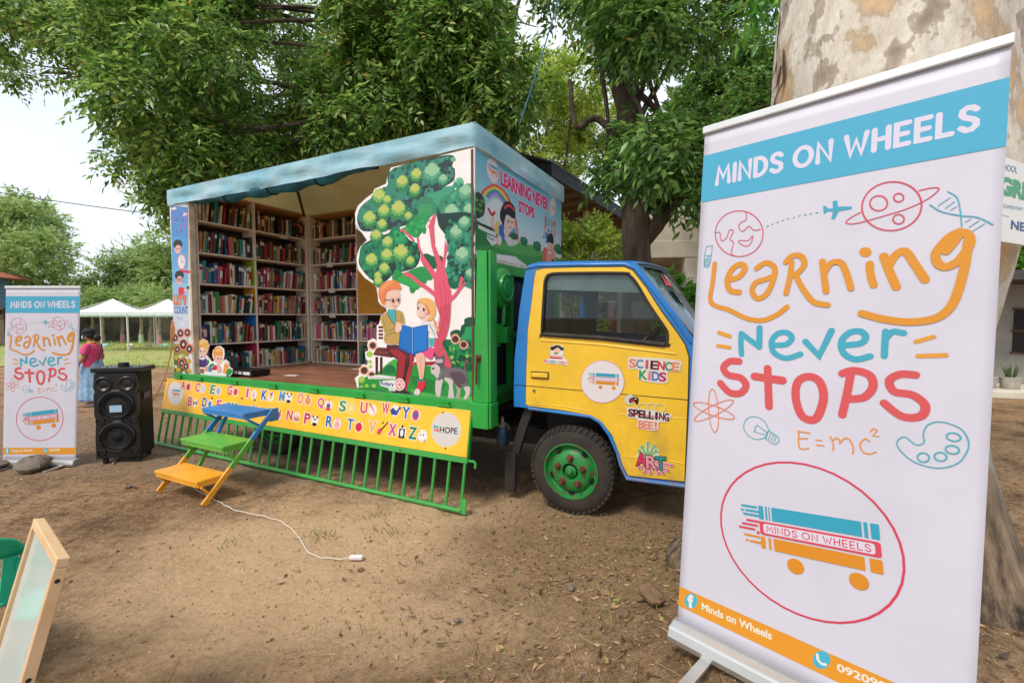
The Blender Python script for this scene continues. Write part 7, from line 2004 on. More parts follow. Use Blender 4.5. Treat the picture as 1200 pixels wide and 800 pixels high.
stone('stone', (-5.40, 5.12, .07), .13, STN, 'taller brown grey stone at the middle foot of the far banner', 2, group=SG, flat=.7)
DST = mat('dirt_clod', '#7d6248', .95, var=.25, scale=12, bump=.5, bscale=20)
spots = [(-.30, 2.45, .016, 'flat bright pebble in the dirt near the middle bottom'), (-1.03, 3.05, .018, 'round clod just below the socket block'), (-3.9, 4.6, .025, 'brown clod in front of the loudspeaker'), (.55, 2.2, .028, 'grey root stone left of the big banner foot'), (.35, 2.62, .02, 'small stone among leaf litter left of the big banner')]
for i, (x, y, r_, lb) in enumerate(spots): stone('stone', (x, y, gz(x, y) + r_ * .4), r_, DST if i % 2 else STN, lb, 10 + i, group='loose stones on the dirt')
stone('stone', (.70, 2.25, gz(.70, 2.25) + .05),   .06, DST, 'half buried grey brown rock behind the left edge of the big banner', 31, group='loose stones on the dirt', flat=.6)

# ------------------------------------------------------------------ person
def skin(name, J, E, root, m, parent, lev=2):
    me = bpy.data.meshes.new(name); me.from_pydata([j[:3] for j in J], E, []); o = bpy.data.objects.new(name, me); COL.objects.link(o)
    md = o.modifiers.new('skin', 'SKIN'); md.use_smooth_shade = True; ss_ = o.modifiers.new('sub', 'SUBSURF'); ss_.levels = ss_.render_levels = lev
    for i, j in enumerate(J):
        r_ = j[3]; me.skin_vertices[0].data[i].radius = (r_, j[4] if len(j) > 4 else r_)
    me.skin_vertices[0].data[root].use_root = True
    bpy.context.view_layer.update(); dg = bpy.context.evaluated_depsgraph_get(); em = bpy.data.meshes.new_from_object(o.evaluated_get(dg))
    o.modifiers.clear(); o.data = em; em.materials.clear(); em.materials.append(m); em.polygons.foreach_set('use_smooth', [True] * len(em.polygons)); o.parent = parent; em.name = name
    return o
SKN = mat('brown_skin', '#a8755a', .6, var=.05)
pe = thing('person', 'woman in pink blouse, pale blue long skirt and black cap standing behind the loudspeaker', 'person', (-8.18, 8.95, .0), rad(12))
# she faces -x
k_ = .93
J = [(0, 0, .86, .13, .11), (0, 0, 1.02, .12, .12), (.0, 0, 1.17, .13, .13), (-.005, 0, 1.27, .10, .12), (-.02, 0, 1.335, .05), (-.035, 0, 1.40, .06),
     (0, -.15, 1.245, .058), (-.03, -.21, 1.02, .046), (-.16, -.23, .86, .036), (-.22, -.225, .81, .026),
     (0, .15, 1.245, .058), (.06, .22, 1.03, .046), (-.02, .25, .88, .036), (-.07, .25, .83, .026),
     (0, -.085, .80, .09), (-.02, -.085, .45, .062), (.02, -.085, .09, .040), (-.10, -.09, .035, .032),
     (0, .085, .80, .09), (.04, .085, .45, .062), (.12, .085, .10, .040), (.0, .09, .035, .032)]
E_ = [(0, 1), (1, 2), (2, 3), (3, 4), (4, 5), (3, 6), (6, 7), (7, 8), (8, 9), (3, 10), (10, 11), (11, 12), (12, 13), (0, 14), (14, 15), (15, 16), (16, 17), (0, 18), (18, 19), (19, 20), (20, 21)]
J = [(x * k_, y * k_, z * k_, *[r_ * k_ for r_ in rs]) for x, y, z, *rs in J]
body = skin('body', J, E_, 0, SKN, pe)
b = MB(); b.M = Matrix.Scale(k_, 4)
b.ball((-.045, 0, 1.475), (.092, .078, .112), n=20, m=14); b.ball((-.138, 0, 1.465), (.016, .012, .02)); b.ball((-.05, -.079, 1.465), (.016, .008, .026)); b.ball((-.05, .079, 1.465), (.016, .008, .026))
for y in (-.03, .03): b.ball((-.126, y, 1.492), (.010, .013, .008), 0)
hd_ = b.build('head', SKN, pe)
for s_ in (-1, 1):
    b = MB(); b.M = Matrix.Scale(k_, 4); hx_, hy_, hz_ = (-.235, -.225, .795) if s_ < 0 else (-.085, .25, .815)
    for i in range(4): L_ = (.055, .062, .058, .046)[i]; yy = hy_ + (i - 1.5) * .017; b.tube([(hx_, yy, hz_), (hx_ - .025, yy, hz_ - L_ * .6), (hx_ - .02, yy, hz_ - L_)], [.009, .008, .006], 6)
    b.tube([(hx_ + .0, hy_ + .03 * s_, hz_ + .01), (hx_ - .03, hy_ + .045 * s_, hz_ - .02)], [.010, .008], 6); b.build('hand', SKN, pe)
b = MB(); b.M = Matrix.Scale(k_, 4); n_ = 28
def ring(prof, y_scale=1.0, ctr=lambda z: 0):
    return lambda u, v: (lambda r_, z: (ctr(z) + r_ * math.cos(2 * PI * u), r_ * y_scale * math.sin(2 * PI * u), z))(*(lambda f: (prof[int(f)][0] + (prof[min(len(prof) - 1, int(f) + 1)][0] - prof[int(f)][0]) * (f - int(f)), prof[int(f)][1] + (prof[min(len(prof) - 1, int(f) + 1)][1] - prof[int(f)][1]) * (f - int(f))))(v * (len(prof) - 1)))
b.grid(n_, 24, ring([(.155, .83), (.150, .95), (.142, 1.02), (.150, 1.12), (.155, 1.2), (.12, 1.28), (.065, 1.335)], 1.22)); 
for s_ in (-1, 1): b.tube([(0, s_ * .13, 1.265), (.0, s_ * .20, 1.2), (.01 * s_, s_ * .225, 1.10)], [.075, .075, .07], 12)
b.build('blouse', mat('pink_cloth', '#d64a78', .85, var=.12, scale=20), pe, sharp=80)
b = MB(); b.M = Matrix.Scale(k_, 4)
skp = [(.150, .97), (.175, .90), (.20, .75), (.215, .5), (.235, .28), (.25, .115)]
f0 = ring(skp, .95)
def pleat(u, v):
    x, y, z = f0(u, v); r_ = 1 + .05 * v * math.sin(2 * PI * u * 11) + .02 * v * math.sin(2 * PI * u * 5 + 1); return (x * r_, y * r_, z)
b.grid(110, 14, pleat); b.build('skirt', mat('pale_denim', '#8aa9c8', .85, var=.15, scale=12), pe, sharp=80, fix=False, solid=.004)
b = MB(); b.M = Matrix.Scale(k_, 4); b.ball((-.02, 0, 1.50), (.115, .098, .108), n=20, m=12); b.ball((.10, 0, 1.43), (.07, .07, .075), n=14, m=10); b.build('hair', mat('black_hair', '#141214', .5, var=.2, scale=40), hd_)
b = MB(); b.M = Matrix.Scale(k_, 4); b.lathe([(.112, 1.53), (.112, 1.56), (.098, 1.60), (.06, 1.625), (0, 1.632)], (-.025, 0, 0), 'z', 24); b.grid(10, 4, lambda u, v: (-.09 - .12 * v * math.sin(PI * u) - .0, -.09 + .18 * u, 1.535 - .02 * v)); b.build('cap', mat('black_cap', '#17171a', .8), pe, fix=False, solid=.004)
b = MB(); b.M = Matrix.Scale(k_, 4); b.grid(12, 8, lambda u, v: (-.045 - .105 * math.cos((u - .5) * 2.2) - .012 * math.sin(PI * v), .088 * math.sin((u - .5) * 2.2), 1.40 + .075 * v)); b.build('face_mask', mat('blue_mask', '#8fb8cc', .8), pe, fix=False, solid=.003)
b = MB(); b.M = Matrix.Scale(k_, 4); b.tube([(.07 * math.cos(t), .085 * math.sin(t), 1.315 + .02 * math.cos(t)) for t in np.linspace(0, 2 * PI, 21)[:-1]], .026, 8, closed=True); b.prism([(-.07, 1.30), (.07, 1.30), (0, 1.2)], lambda a_, c_, t: (.10 + t, a_, c_), 0, .012); b.build('scarf', mat('yellow_scarf', '#e0a828', .8), pe)
b = MB(); b.M = Matrix.Scale(k_, 4); b.tube([(.10, .14, 1.29), (.175, .03, 1.15), (.165, -.09, 1.0), (.18, -.17, .9)], .009, 6); b.build('bag_strap', DARK, pe)
for x, y in ((-.03, -.088), (.06, .088)): b = MB(); b.M = Matrix.Scale(k_, 4); b.ball((x, y, .03), (.12, .045, .035)); b.build('shoe', mat('pale_pink_shoe', '#d8b8b4', .6), pe)

# ------------------------------------------------------------------ canopy tents on the lawn
TW_ = mat('white_tent_cloth', '#e9e8e4', .7, var=.03, scale=2)
def tent(label, x, y, rz, w=2.5, d=2.6):
    t = thing('canopy_tent', label, 'tent', (x, y, .03), rz, 'white canopy tents on the lawn'); e_ = 1.93; pk = 2.68
    b = MB(); q_ = [(-w / 2, -d / 2, e_), (w / 2, -d / 2, e_), (w / 2, d / 2, e_), (-w / 2, d / 2, e_), (0, 0, pk)]
    for i in range(4):
        a_, c_ = Vector(q_[i]), Vector(q_[(i + 1) % 4]); p_ = Vector(q_[4])
        b.grid(12, 8, lambda u, v, a_=a_, c_=c_, p_=p_: tuple((a_ + (c_ - a_) * u) * (1 - v) + p_ * v - Vector((0, 0, .16 * math.sin(PI * v) * (.6 + .4 * math.sin(PI * u))))))
    b.build('roof', TW_, t, fix=False, solid=.006)
    b = MB()
    for i in range(4):
        a_, c_ = Vector(q_[i]), Vector(q_[(i + 1) % 4])
        b.grid(24, 2, lambda u, v, a_=a_, c_=c_: tuple(a_ + (c_ - a_) * u + Vector((0, 0, -.2 * v - .02 * v * abs(math.sin(u * 12 * PI))))))
    b.build('valance', mat('tent_valance', '#cfe0dc', .7, var=.1, scale=6), t, fix=False, solid=.004)
    for i in range(4): MB().tube([(q_[i][0], q_[i][1], 0), (q_[i][0], q_[i][1], e_)], .028, 8).build('leg', WHT, t)
    b = MB()
    for i in range(4): b.tube([q_[i], q_[(i + 1) % 4]], .018, 6); b.tube([q_[i], (0, 0, pk - .03)], .015, 6)
    b.build('frame', WHT, t)
tent('nearer white canopy tent at left, its whole peak clear of the truck', -20.9, 24.2, .25)
tent('white canopy tent half hidden by the tail of the truck', -18.3, 24.6, .2)

# leaf clumps of each crown: x, y, z, radius
CL_A= [(-11.29, 10.54, 9.06, 0.87), (-10.07, 8.91, 7.21, 0.61), (-11.21, 11.26, 10.62, 0.95), (-11.65, 11.37, 10.37, 0.77), (-9.06, 9.23, 7.78, 0.74), (-8.57, 9.91, 8.53, 0.89), (-8.23, 8.85, 7.12, 0.63), (-6.53, 7.96, 8.04, 0.85), (-9.37, 11.06, 9.56, 0.99), (-6.55, 8.08, 6.53, 0.84), (-8.6, 10.06, 7.52, 0.66), (-7.16, 10.0, 8.99, 0.82), (-6.63, 9.4, 7.35, 0.89), (-7.22, 9.73, 7.24, 0.82), (-6.05, 7.87, 5.39, 0.85), (-6.78, 9.53, 5.59, 0.87), (-4.97, 7.88, 8.02, 0.62), (-5.73, 9.49, 8.24, 0.84), (-5.85, 9.17, 7.69, 0.84), (-5.08, 7.9, 6.14, 0.83), (-6.53, 10.77, 6.84, 0.7), (-5.4, 8.18, 4.76, 0.73), (-5.93, 10.97, 10.36, 0.67), (-5.13, 9.47, 8.49, 0.69), (-6.0, 10.78, 6.35, 0.74), (-5.03, 8.8, 5.11, 0.74), (-5.54, 11.45, 8.58, 0.77), (-4.19, 10.56, 7.11, 0.93), (-3.85, 9.06, 5.85, 0.69), (-3.39, 11.12, 9.63, 0.96), (-2.83, 8.44, 7.48, 0.72), (-3.72, 11.27, 7.88, 0.84), (-3.45, 9.57, 6.32, 0.91), (-2.41, 10.85, 9.22, 0.6), (-2.55, 9.37, 7.06, 0.79), (-1.59, 8.12, 8.01, 0.8), (-1.77, 10.19, 9.31, 0.83), (-1.4, 8.26, 7.23, 0.82), (-2.02, 10.7, 6.74, 0.75), (-0.67, 10.37, 9.09, 0.78), (-0.71, 8.06, 6.85, 0.77), (-0.66, 9.18, 6.45, 0.96), (-0.31, 8.26, 5.68, 0.93), (0.55, 9.89, 9.65, 0.64), (1.63, 10.76, 10.08, 0.61), (1.19, 8.19, 7.68, 0.9), (-7.44, 9.0, 4.85, 0.33), (-7.02, 9.0, 5.01, 0.4), (-7.01, 9.5, 4.47, 0.3), (-9.72, 10.0, 6.88, 0.25), (-10.7, 10.0, 6.97, 0.35)]
CL_A2= [(-6.27, 8.72, 4.2, 0.6), (-6.08, 8.88, 4.42, 0.59), (-5.67, 9.18, 4.71, 0.53), (-5.25, 9.32, 4.89, 0.54), (-4.45, 9.16, 4.98, 0.5), (-4.12, 9.45, 5.35, 0.62), (-3.13, 8.71, 5.34, 0.62), (-3.46, 9.41, 5.28, 0.45), (-2.67, 9.25, 5.44, 0.47), (-2.98, 9.66, 5.19, 0.63), (-2.02, 9.38, 5.87, 0.61), (-1.6, 9.41, 5.85, 0.56), (-0.82, 9.72, 6.39, 0.48), (-1.1, 9.27, 5.58, 0.58), (-0.32, 9.49, 6.22, 0.52), (-0.53, 8.65, 5.5, 0.55), (-2.54, 8.59, 6.92, 0.54), (-2.77, 8.57, 6.66, 0.55), (-2.45, 8.95, 7.14, 0.6), (-2.09, 8.98, 6.62, 0.67), (-2.19, 8.6, 5.57, 0.68), (-1.67, 8.49, 6.89, 0.63), (-1.29, 8.04, 6.35, 0.63), (-1.32, 8.96, 6.02, 0.72), (-0.87, 8.05, 6.6, 0.59), (-0.89, 8.93, 6.94, 0.58), (-0.44, 8.86, 5.8, 0.65)]
CL_B= [(1.34, 6.9, 7.24, 0.55), (1.6, 8.22, 7.58, 0.47), (2.02, 7.88, 7.53, 0.43), (1.52, 6.38, 5.82, 0.57), (1.95, 7.49, 6.19, 0.5), (2.16, 7.27, 6.95, 0.4), (1.89, 6.34, 6.09, 0.36), (1.74, 5.99, 5.38, 0.36), (2.94, 7.07, 7.2, 0.36), (2.77, 6.91, 5.95, 0.38), (3.69, 8.32, 8.37, 0.47), (3.42, 6.65, 6.75, 0.55), (1.87, 6.88, 4.32, 0.41), (1.49, 6.93, 3.99, 0.29), (1.72, 5.84, 3.86, 0.38), (2.21, 6.89, 3.76, 0.33), (2.27, 6.45, 4.28, 0.38), (2.38, 6.59, 3.81, 0.28), (2.82, 6.83, 4.15, 0.4), (2.59, 6.07, 3.49, 0.33)]
CL_BACK= [(5.02, 12.37, 7.41, 0.86), (4.88, 12.48, 7.13, 0.73), (5.48, 11.93, 7.97, 0.93), (5.72, 11.34, 7.27, 0.73), (5.36, 10.62, 6.03, 0.86), (5.31, 11.04, 5.35, 0.85), (6.15, 11.05, 7.67, 1.0), (5.72, 10.65, 6.87, 0.75), (7.52, 12.96, 6.86, 0.88), (7.48, 12.84, 6.12, 0.97), (6.21, 10.29, 6.35, 0.92), (6.12, 10.12, 5.88, 0.92), (7.4, 12.23, 5.99, 0.92), (6.83, 11.23, 5.13, 0.72)]
CL_YEL= [(-0.87, 18.85, 10.48, 1.34), (-0.28, 20.23, 10.49, 0.91), (1.12, 20.14, 11.63, 1.39), (2.23, 17.18, 10.23, 1.11), (2.38, 20.23, 9.95, 1.02), (1.57, 19.04, 8.0, 1.32), (3.62, 20.26, 9.97, 1.2)]
CL_HEDGE= [(3.14, 9.43, 2.23, 0.44), (3.1, 9.15, 1.91, 0.37), (2.8, 8.7, 1.09, 0.4), (3.6, 8.8, 1.93, 0.44), (3.3, 8.92, 1.73, 0.34), (3.73, 8.99, 0.95, 0.34), (4.12, 8.8, 2.36, 0.31), (4.11, 9.23, 1.54, 0.42), (3.62, 8.67, 1.29, 0.34), (4.78, 9.56, 2.43, 0.32), (4.84, 9.27, 1.83, 0.4), (4.22, 8.78, 1.4, 0.33), (5.45, 9.56, 2.52, 0.38), (5.24, 9.59, 2.4, 0.34), (4.78, 8.95, 1.85, 0.44), (5.11, 9.6, 1.3, 0.45), (5.65, 8.91, 2.17, 0.3), (5.52, 9.17, 1.54, 0.37), (5.79, 9.43, 1.17, 0.33)]
CL_SHRUB= [(0.92, 8.78, 3.27, 0.32), (1.02, 8.8, 3.19, 0.21), (1.07, 8.71, 2.7, 0.2), (1.49, 9.29, 3.42, 0.26), (1.42, 9.04, 3.26, 0.22), (1.34, 8.97, 2.76, 0.24), (1.74, 9.54, 3.54, 0.3), (1.81, 8.87, 3.15, 0.21), (1.75, 9.25, 2.63, 0.23), (2.22, 9.59, 3.16, 0.26)]
CL_T1= [(-36.55, 31.54, 8.61, 1.89), (-39.33, 33.47, 5.26, 1.7), (-36.86, 32.61, 8.41, 1.81), (-35.55, 31.48, 7.24, 1.63), (-35.78, 31.13, 6.01, 1.22), (-35.84, 32.95, 9.1, 1.78), (-35.28, 32.73, 7.76, 1.28), (-36.16, 33.56, 7.29, 1.4), (-33.63, 30.34, 5.0, 1.22), (-32.7, 31.56, 8.46, 1.56), (-33.51, 31.74, 6.67, 1.27), (-32.91, 31.77, 5.32, 1.73), (-34.58, 33.58, 8.5, 1.78), (-34.17, 33.54, 7.23, 1.34), (-30.65, 30.11, 5.86, 1.85)]
CL_T2= [(-35.94, 38.21, 3.02, 1.74), (-38.47, 40.72, 2.33, 1.78), (-39.09, 41.94, 2.79, 2.25), (-35.87, 38.27, 1.08, 1.65), (-33.9, 38.5, 5.01, 1.71), (-33.35, 38.32, 3.52, 1.85), (-33.59, 38.29, 2.11, 2.04), (-33.03, 39.65, 6.37, 1.54), (-33.39, 40.47, 4.41, 1.71), (-34.44, 41.9, 3.1, 2.29), (-31.52, 40.17, 6.45, 2.18), (-31.61, 39.68, 4.87, 1.89), (-29.84, 37.56, 2.75, 2.11), (-33.7, 42.31, 2.06, 1.93), (-30.25, 39.1, 6.18, 1.88), (-30.36, 40.38, 5.39, 1.81), (-31.95, 41.35, 3.31, 1.64), (-30.83, 40.46, 2.22, 1.59), (-27.21, 37.6, 7.77, 1.93), (-27.43, 39.38, 5.91, 1.55), (-27.27, 37.7, 5.05, 2.26), (-30.67, 42.78, 3.57, 1.65), (-27.4, 38.34, 1.7, 2.29), (-26.42, 39.74, 6.13, 2.28), (-27.94, 41.0, 4.6, 1.72), (-27.99, 41.47, 3.61, 1.9), (-25.79, 38.54, 1.83, 1.94), (-25.06, 40.03, 7.03, 2.26), (-26.52, 41.47, 4.17, 2.24), (-26.84, 41.44, 2.29, 1.89)]
CL_T3= [(-40.92, 34.64, 2.12, 1.28), (-41.54, 35.82, 1.97, 1.8), (-38.74, 34.01, 1.29, 1.37), (-42.44, 37.88, 2.39, 1.26), (-39.03, 35.78, 1.09, 1.6), (-37.12, 34.92, 1.94, 1.45), (-39.03, 36.18, 1.19, 1.56), (-37.68, 36.28, 2.62, 1.36), (-33.5, 34.25, 2.45, 1.68), (-35.62, 36.33, 1.5, 1.57), (-34.87, 38.0, 2.93, 1.27), (-35.46, 37.7, 0.91, 1.45)]
# ------------------------------------------------------------------ trees
def leaf_mat(name, dark, mid, light, odd='#8a6a2a', transl=.3):
    m = bpy.data.materials.new(name); m.use_nodes = True; t = m.node_tree; b = t.nodes['Principled BSDF']; L = t.links.new
    g = N(t, 'NewGeometry'); r = N(t, 'ValToRGB'); e = r.color_ramp.elements
    e[0].position = 0; e[0].color = lin(dark); e[1].position = 1; e[1].color = lin(odd)
    for p_, c_ in ((.5, mid), (.93, light), (.975, light)): k = e.new(p_); k.color = lin(c_)
    L(g.outputs['Random Per Island'], r.inputs['Fac']); L(r.outputs['Color'], b.inputs['Base Color'])
    b.inputs['Roughness'].default_value = .36; b.inputs['Specular IOR Level'].default_value = .5
    tr = N(t, 'BsdfTranslucent'); L(r.outputs['Color'], tr.inputs['Color']); mx_ = N(t, 'MixShader'); mx_.inputs[0].default_value = transl
    o = t.nodes['Material Output']; L(b.outputs[0], mx_.inputs[1]); L(tr.outputs[0], mx_.inputs[2]); L(mx_.outputs[0], o.inputs['Surface'])
    return m

def crown(name, clumps, n, ll, lw, m, parent, seed=0, droop=.6, per=9, shell=.5):
    """n leaf sprays: each a drooping stalk carrying pairs of folded leaflets"""
    g = np.random.default_rng(seed); cl = np.array(clumps, dtype=float)
    p_ = cl[:, 3] ** 2; ci = g.choice(len(cl), n, p=p_ / p_.sum())
    d = g.normal(size=(n, 3)); d /= np.linalg.norm(d, axis=1)[:, None]
    rr = cl[ci, 3] * (shell + (1 - shell) * g.random(n) ** .6) * g.uniform(.75, 1.12, n)
    base = cl[ci, :3] + d * rr[:, None] * np.array([1, 1, .85])
    dirn = d * .8 + g.normal(size=(n, 3)) * .55 + np.array([0, 0, -droop]); dirn /= np.linalg.norm(dirn, axis=1)[:, None]
    V, F = [], []
    side_ = np.cross(dirn, np.array([0, 0, 1.0]) + g.normal(size=(n, 3)) * .3); side_ /= np.linalg.norm(side_, axis=1)[:, None] + 1e-9
    nrm = np.cross(side_, dirn)
    sl = ll * per * .30 * g.uniform(.7, 1.2, n)
    VV = np.zeros((n, per, 4, 3))
    for k in range(per):
        t = (k + .5) / per; s_ = 1 if k % 2 else -1
        if k == per - 1: s_ = 0
        pos = base + dirn * (sl * t)[:, None] + np.array([0, 0, -1.0]) * (sl * t * t * .35 * droop)[:, None]
        ld = dirn * (.55 if s_ else 1.0) + side_ * (.9 * s_) + g.normal(size=(n, 3)) * .22 + np.array([0, 0, -.3 * droop]); ld /= np.linalg.norm(ld, axis=1)[:, None]
        lx = np.cross(nrm + g.normal(size=(n, 3)) * .35, ld); lx /= np.linalg.norm(lx, axis=1)[:, None] + 1e-9
        ln = np.cross(ld, lx); k_ = g.uniform(.5, 1.4, n)[:, None]; L_ = ll * k_ * g.uniform(.85, 1.1, n)[:, None]; w_ = lw * k_
        VV[:, k, 0] = pos; VV[:, k, 1] = pos + ld * L_ * .42 + lx * w_ * .5 + ln * w_ * .16; VV[:, k, 2] = pos + ld * L_; VV[:, k, 3] = pos + ld * L_ * .42 - lx * w_ * .5 + ln * w_ * .16
    v = VV.reshape(-1, 3); nl = n * per
    q_ = np.arange(nl)[:, None] * 4 + np.array([0, 1, 2, 0, 2, 3])[None]
    me = bpy.data.meshes.new(name); me.vertices.add(len(v)); me.vertices.foreach_set('co', v.astype(np.float32).ravel())
    me.loops.add(q_.size); me.loops.foreach_set('vertex_index', q_.astype(np.int32).ravel()); me.polygons.add(nl * 2)
    me.polygons.foreach_set('loop_start', np.arange(0, q_.size, 3, dtype=np.int32)); me.polygons.foreach_set('loop_total', np.full(nl * 2, 3, dtype=np.int32)); me.update()
    me.materials.append(m); o = bpy.data.objects.new(name, me); COL.objects.link(o); o.parent = parent
    return o

def bark(name, c, c2, sc=7.0, vs=(1, 1, .25)):
    m = bpy.data.materials.new(name); m.use_nodes = True; t = m.node_tree; b = t.nodes['Principled BSDF']; L = t.links.new; b.inputs['Roughness'].default_value = .9
    co = N(t, 'TexCoord'); mp_ = N(t, 'Mapping'); mp_.inputs['Scale'].default_value = vs; L(co.outputs['Object'], mp_.inputs['Vector'])
    n_ = N(t, 'TexNoise', Scale=sc, Detail=8.0, Roughness=.7); L(mp_.outputs[0], n_.inputs['Vector']); r = N(t, 'ValToRGB'); r.color_ramp.elements[0].position = .35; r.color_ramp.elements[1].position = .7
    r.color_ramp.elements[0].color = lin(c2); r.color_ramp.elements[1].color = lin(c); L(n_.outputs['Fac'], r.inputs['Fac']); L(r.outputs['Color'], b.inputs['Base Color'])
    bp = N(t, 'Bump', Strength=.9, Distance=.05); L(n_.outputs['Fac'], bp.inputs['Height']); L(bp.outputs['Normal'], b.inputs['Normal'])
    return m
BARK = bark('dark_rough_bark', '#6a5848', '#2a211b')

def limb(b, pts, r0, r1, n=9, wob=.06, seed=0):
    rr = random.Random(seed); p = cr_spline([tuple(q_) for q_ in pts], False, 5); m = len(p)
    p = [(x + rr.uniform(-wob, wob) * r0, y + rr.uniform(-wob, wob) * r0, z) for x, y, z in p]
    b.tube(p, [r0 + (r1 - r0) * (i / (m - 1)) ** .8 for i in range(m)], n)

def tree(name, label, group, loc, trunk_pts, r0, r1, clumps, n, ll, lw, m, seed, droop=.6, per=9, nl=9, bk=None, shell=.5, lr=.09):
    t = thing(name, label, 'tree', loc, 0, group); o = Vector(loc)
    b = MB(); tp_ = [Vector(p) - o for p in trunk_pts]; limb(b, [tp_[0] + Vector((0, 0, -.1))] + tp_, r0, r1, 16, .08, seed)
    for k in range(8): a_ = k * PI / 4 + seed; limb(b, [tp_[0] + Vector((0, 0, r0 * 1.6)), tp_[0] + Vector((math.cos(a_), math.sin(a_), .25)) * r0 * 1.2, tp_[0] + Vector((math.cos(a_) * 2.1, math.sin(a_) * 2.1, -.15)) * r0], r0 * .5, r0 * .1, 7)
    tr_ = b.build('trunk', bk or BARK, t, fix=False)
    cl = [(c[0] - o.x, c[1] - o.y, c[2] - o.z, c[3]) for c in clumps]
    rr = random.Random(seed); b = MB(); top = tp_[-1]
    pick = [cl[i] for i in np.linspace(0, len(cl) - 1, min(nl, len(cl))).astype(int)]
    for i, c in enumerate(pick):
        s_ = tp_[-1 - (i % min(3, len(tp_) - 1))]; e_ = Vector(c[:3]); mid = s_.lerp(e_, .5) + Vector((rr.uniform(-.3, .3), rr.uniform(-.3, .3), .35)) * c[3]
        limb(b, [s_, mid, e_], lr * rr.uniform(.7, 1.2), .018, 7, .3, i)
        for j in range(3):
            q_ = Vector(c[:3]) + Vector((rr.uniform(-1, 1), rr.uniform(-1, 1), rr.uniform(-.6, .9))) * c[3] * 1.6; limb(b, [mid.lerp(e_, .4 + .2 * j), e_.lerp(q_, .4), q_], .025, .008, 5, .3, i * 7 + j)
    b.build('limbs', bk or BARK, t, fix=False)
    crown('crown', cl, n, ll, lw, m, t, seed, droop, per, shell)
    return t

LF1 = leaf_mat('dark_glossy_leaf', '#3f6228', '#6b943c', '#b0c768', '#b08a45', .46)
LF2 = leaf_mat('green_leaf', '#3f602a', '#5e883a', '#94b65c', '#a8964a', .4)
LF3 = leaf_mat('yellow_green_leaf', '#6a8a2a', '#93ac3c', '#b9c65a', '#c9b24a', .45)
LF4 = leaf_mat('far_leaf', '#6f8f4a', '#94ae64', '#bccb84', '#c99a6a', .45)
LF5 = leaf_mat('bright_leaf', '#3f7a22', '#5a9a2c', '#86bb44', '#a8b24a', .4)
TG = 'trees round the school yard'
tree('shade_tree', 'great dark green tree behind the truck whose drooping crown fills the top of the picture', TG, (-.1, 9.4, 0), [(-.1, 9.4, 0), (-.12, 9.3, 2.5), (-.16, 9.1, 4.6), (-.2, 9.0, 5.8), (-.6, 9.0, 7.0)], .36, .2, CL_A + CL_A2, 18000, .142, .052, LF1, 1, .75, 9, 26, shell=.3, lr=.06)
tree('shade_tree', 'dark trunked tree with forked cut limb standing just behind the truck cab', TG, (1.86, 6.95, 0), [(1.86, 6.95, 0), (1.87, 6.9, 1.6), (1.83, 6.9, 3.2), (1.78, 7.0, 4.4), (1.6, 7.1, 5.4), (1.4, 7.3, 6.4)], .27, .15, CL_B, 3200, .14, .052, LF2, 2, .7, 9, 14, shell=.3, lr=.06)
b = MB(); limb(b, [(1.86, 6.9, 2.75), (2.1, 6.8, 3.05), (2.33, 6.72, 3.4), (2.52, 6.7, 3.52)], .12, .10, 12); limb(b, [(1.86, 6.9, 4.0), (1.3, 7.1, 4.7), (.95, 7.0, 4.55), (.85, 6.95, 5.2)], .07, .03, 8)
o = b.build('cut_limb', BARK, fix=False); o.parent = bpy.data.objects['shade_tree.001']; o.matrix_parent_inverse = Matrix.Translation((-1.86, -6.95, 0))
tree('leafy_tree', 'bushy green tree between the cab and the pale trunk, farther back', TG, (5.0, 11.6, 0), [(5.0, 11.6, 0), (5.0, 11.6, 2.6), (5.0, 11.6, 4.2)], .2, .12, CL_BACK, 6500, .13, .055, LF2, 3, .5, 9, 9)
tree('leafy_tree', 'sunlit yellow green tree seen through the gap above the truck roof', TG, (1.2, 18.5, 0), [(1.2, 18.5, 0), (1.2, 18.5, 4), (1.2, 18.5, 8)], .3, .15, CL_YEL, 2600, .2, .09, LF3, 4, .4, 9, 8)
tree('lawn_tree', 'tall spreading tree at the far left edge above the red roof', TG, (-36.2, 32.2, 0), [(-36.2, 32.2, 0), (-36.2, 32.2, 3), (-36.5, 32.3, 6)], .4, .2, CL_T1, 4200, .30, .12, LF4, 5, .3, 9, 9)
tree('lawn_tree', 'broad sunlit tree mass behind the white tents', TG, (-33, 40, 0), [(-33, 40, 0), (-33, 40, 3), (-33, 40, 5)], .4, .2, CL_T2, 7500, .34, .14, LF4, 6, .3, 9, 9)
tree('lawn_tree', 'low dark tree between the left banner and the tents', TG, (-38.5, 36.0, 0), [(-38.5, 36, 0), (-38.5, 36, 1.5), (-38.5, 36, 3)], .3, .2, CL_T3, 3000, .3, .12, LF4, 7, .3, 9, 5)
tree('leafy_tree', 'green tree glimpsed right of the pale trunk above the grey building', TG, (14.5, 13.5, 0), [(14.5, 13.5, 0), (14.5, 13.5, 3), (14.5, 13.5, 4.2)], .2, .12, [(14.2, 12.6, 3.5, .8), (15.2, 13.0, 4.0, 1.0), (13.6, 12.8, 4.3, .8), (14.6, 13, 5.2, 1.1), (16, 13.4, 4.4, 1.0), (13.4, 12.2, 3.1, .6)], 2600, .14, .06, LF5, 8, .4)
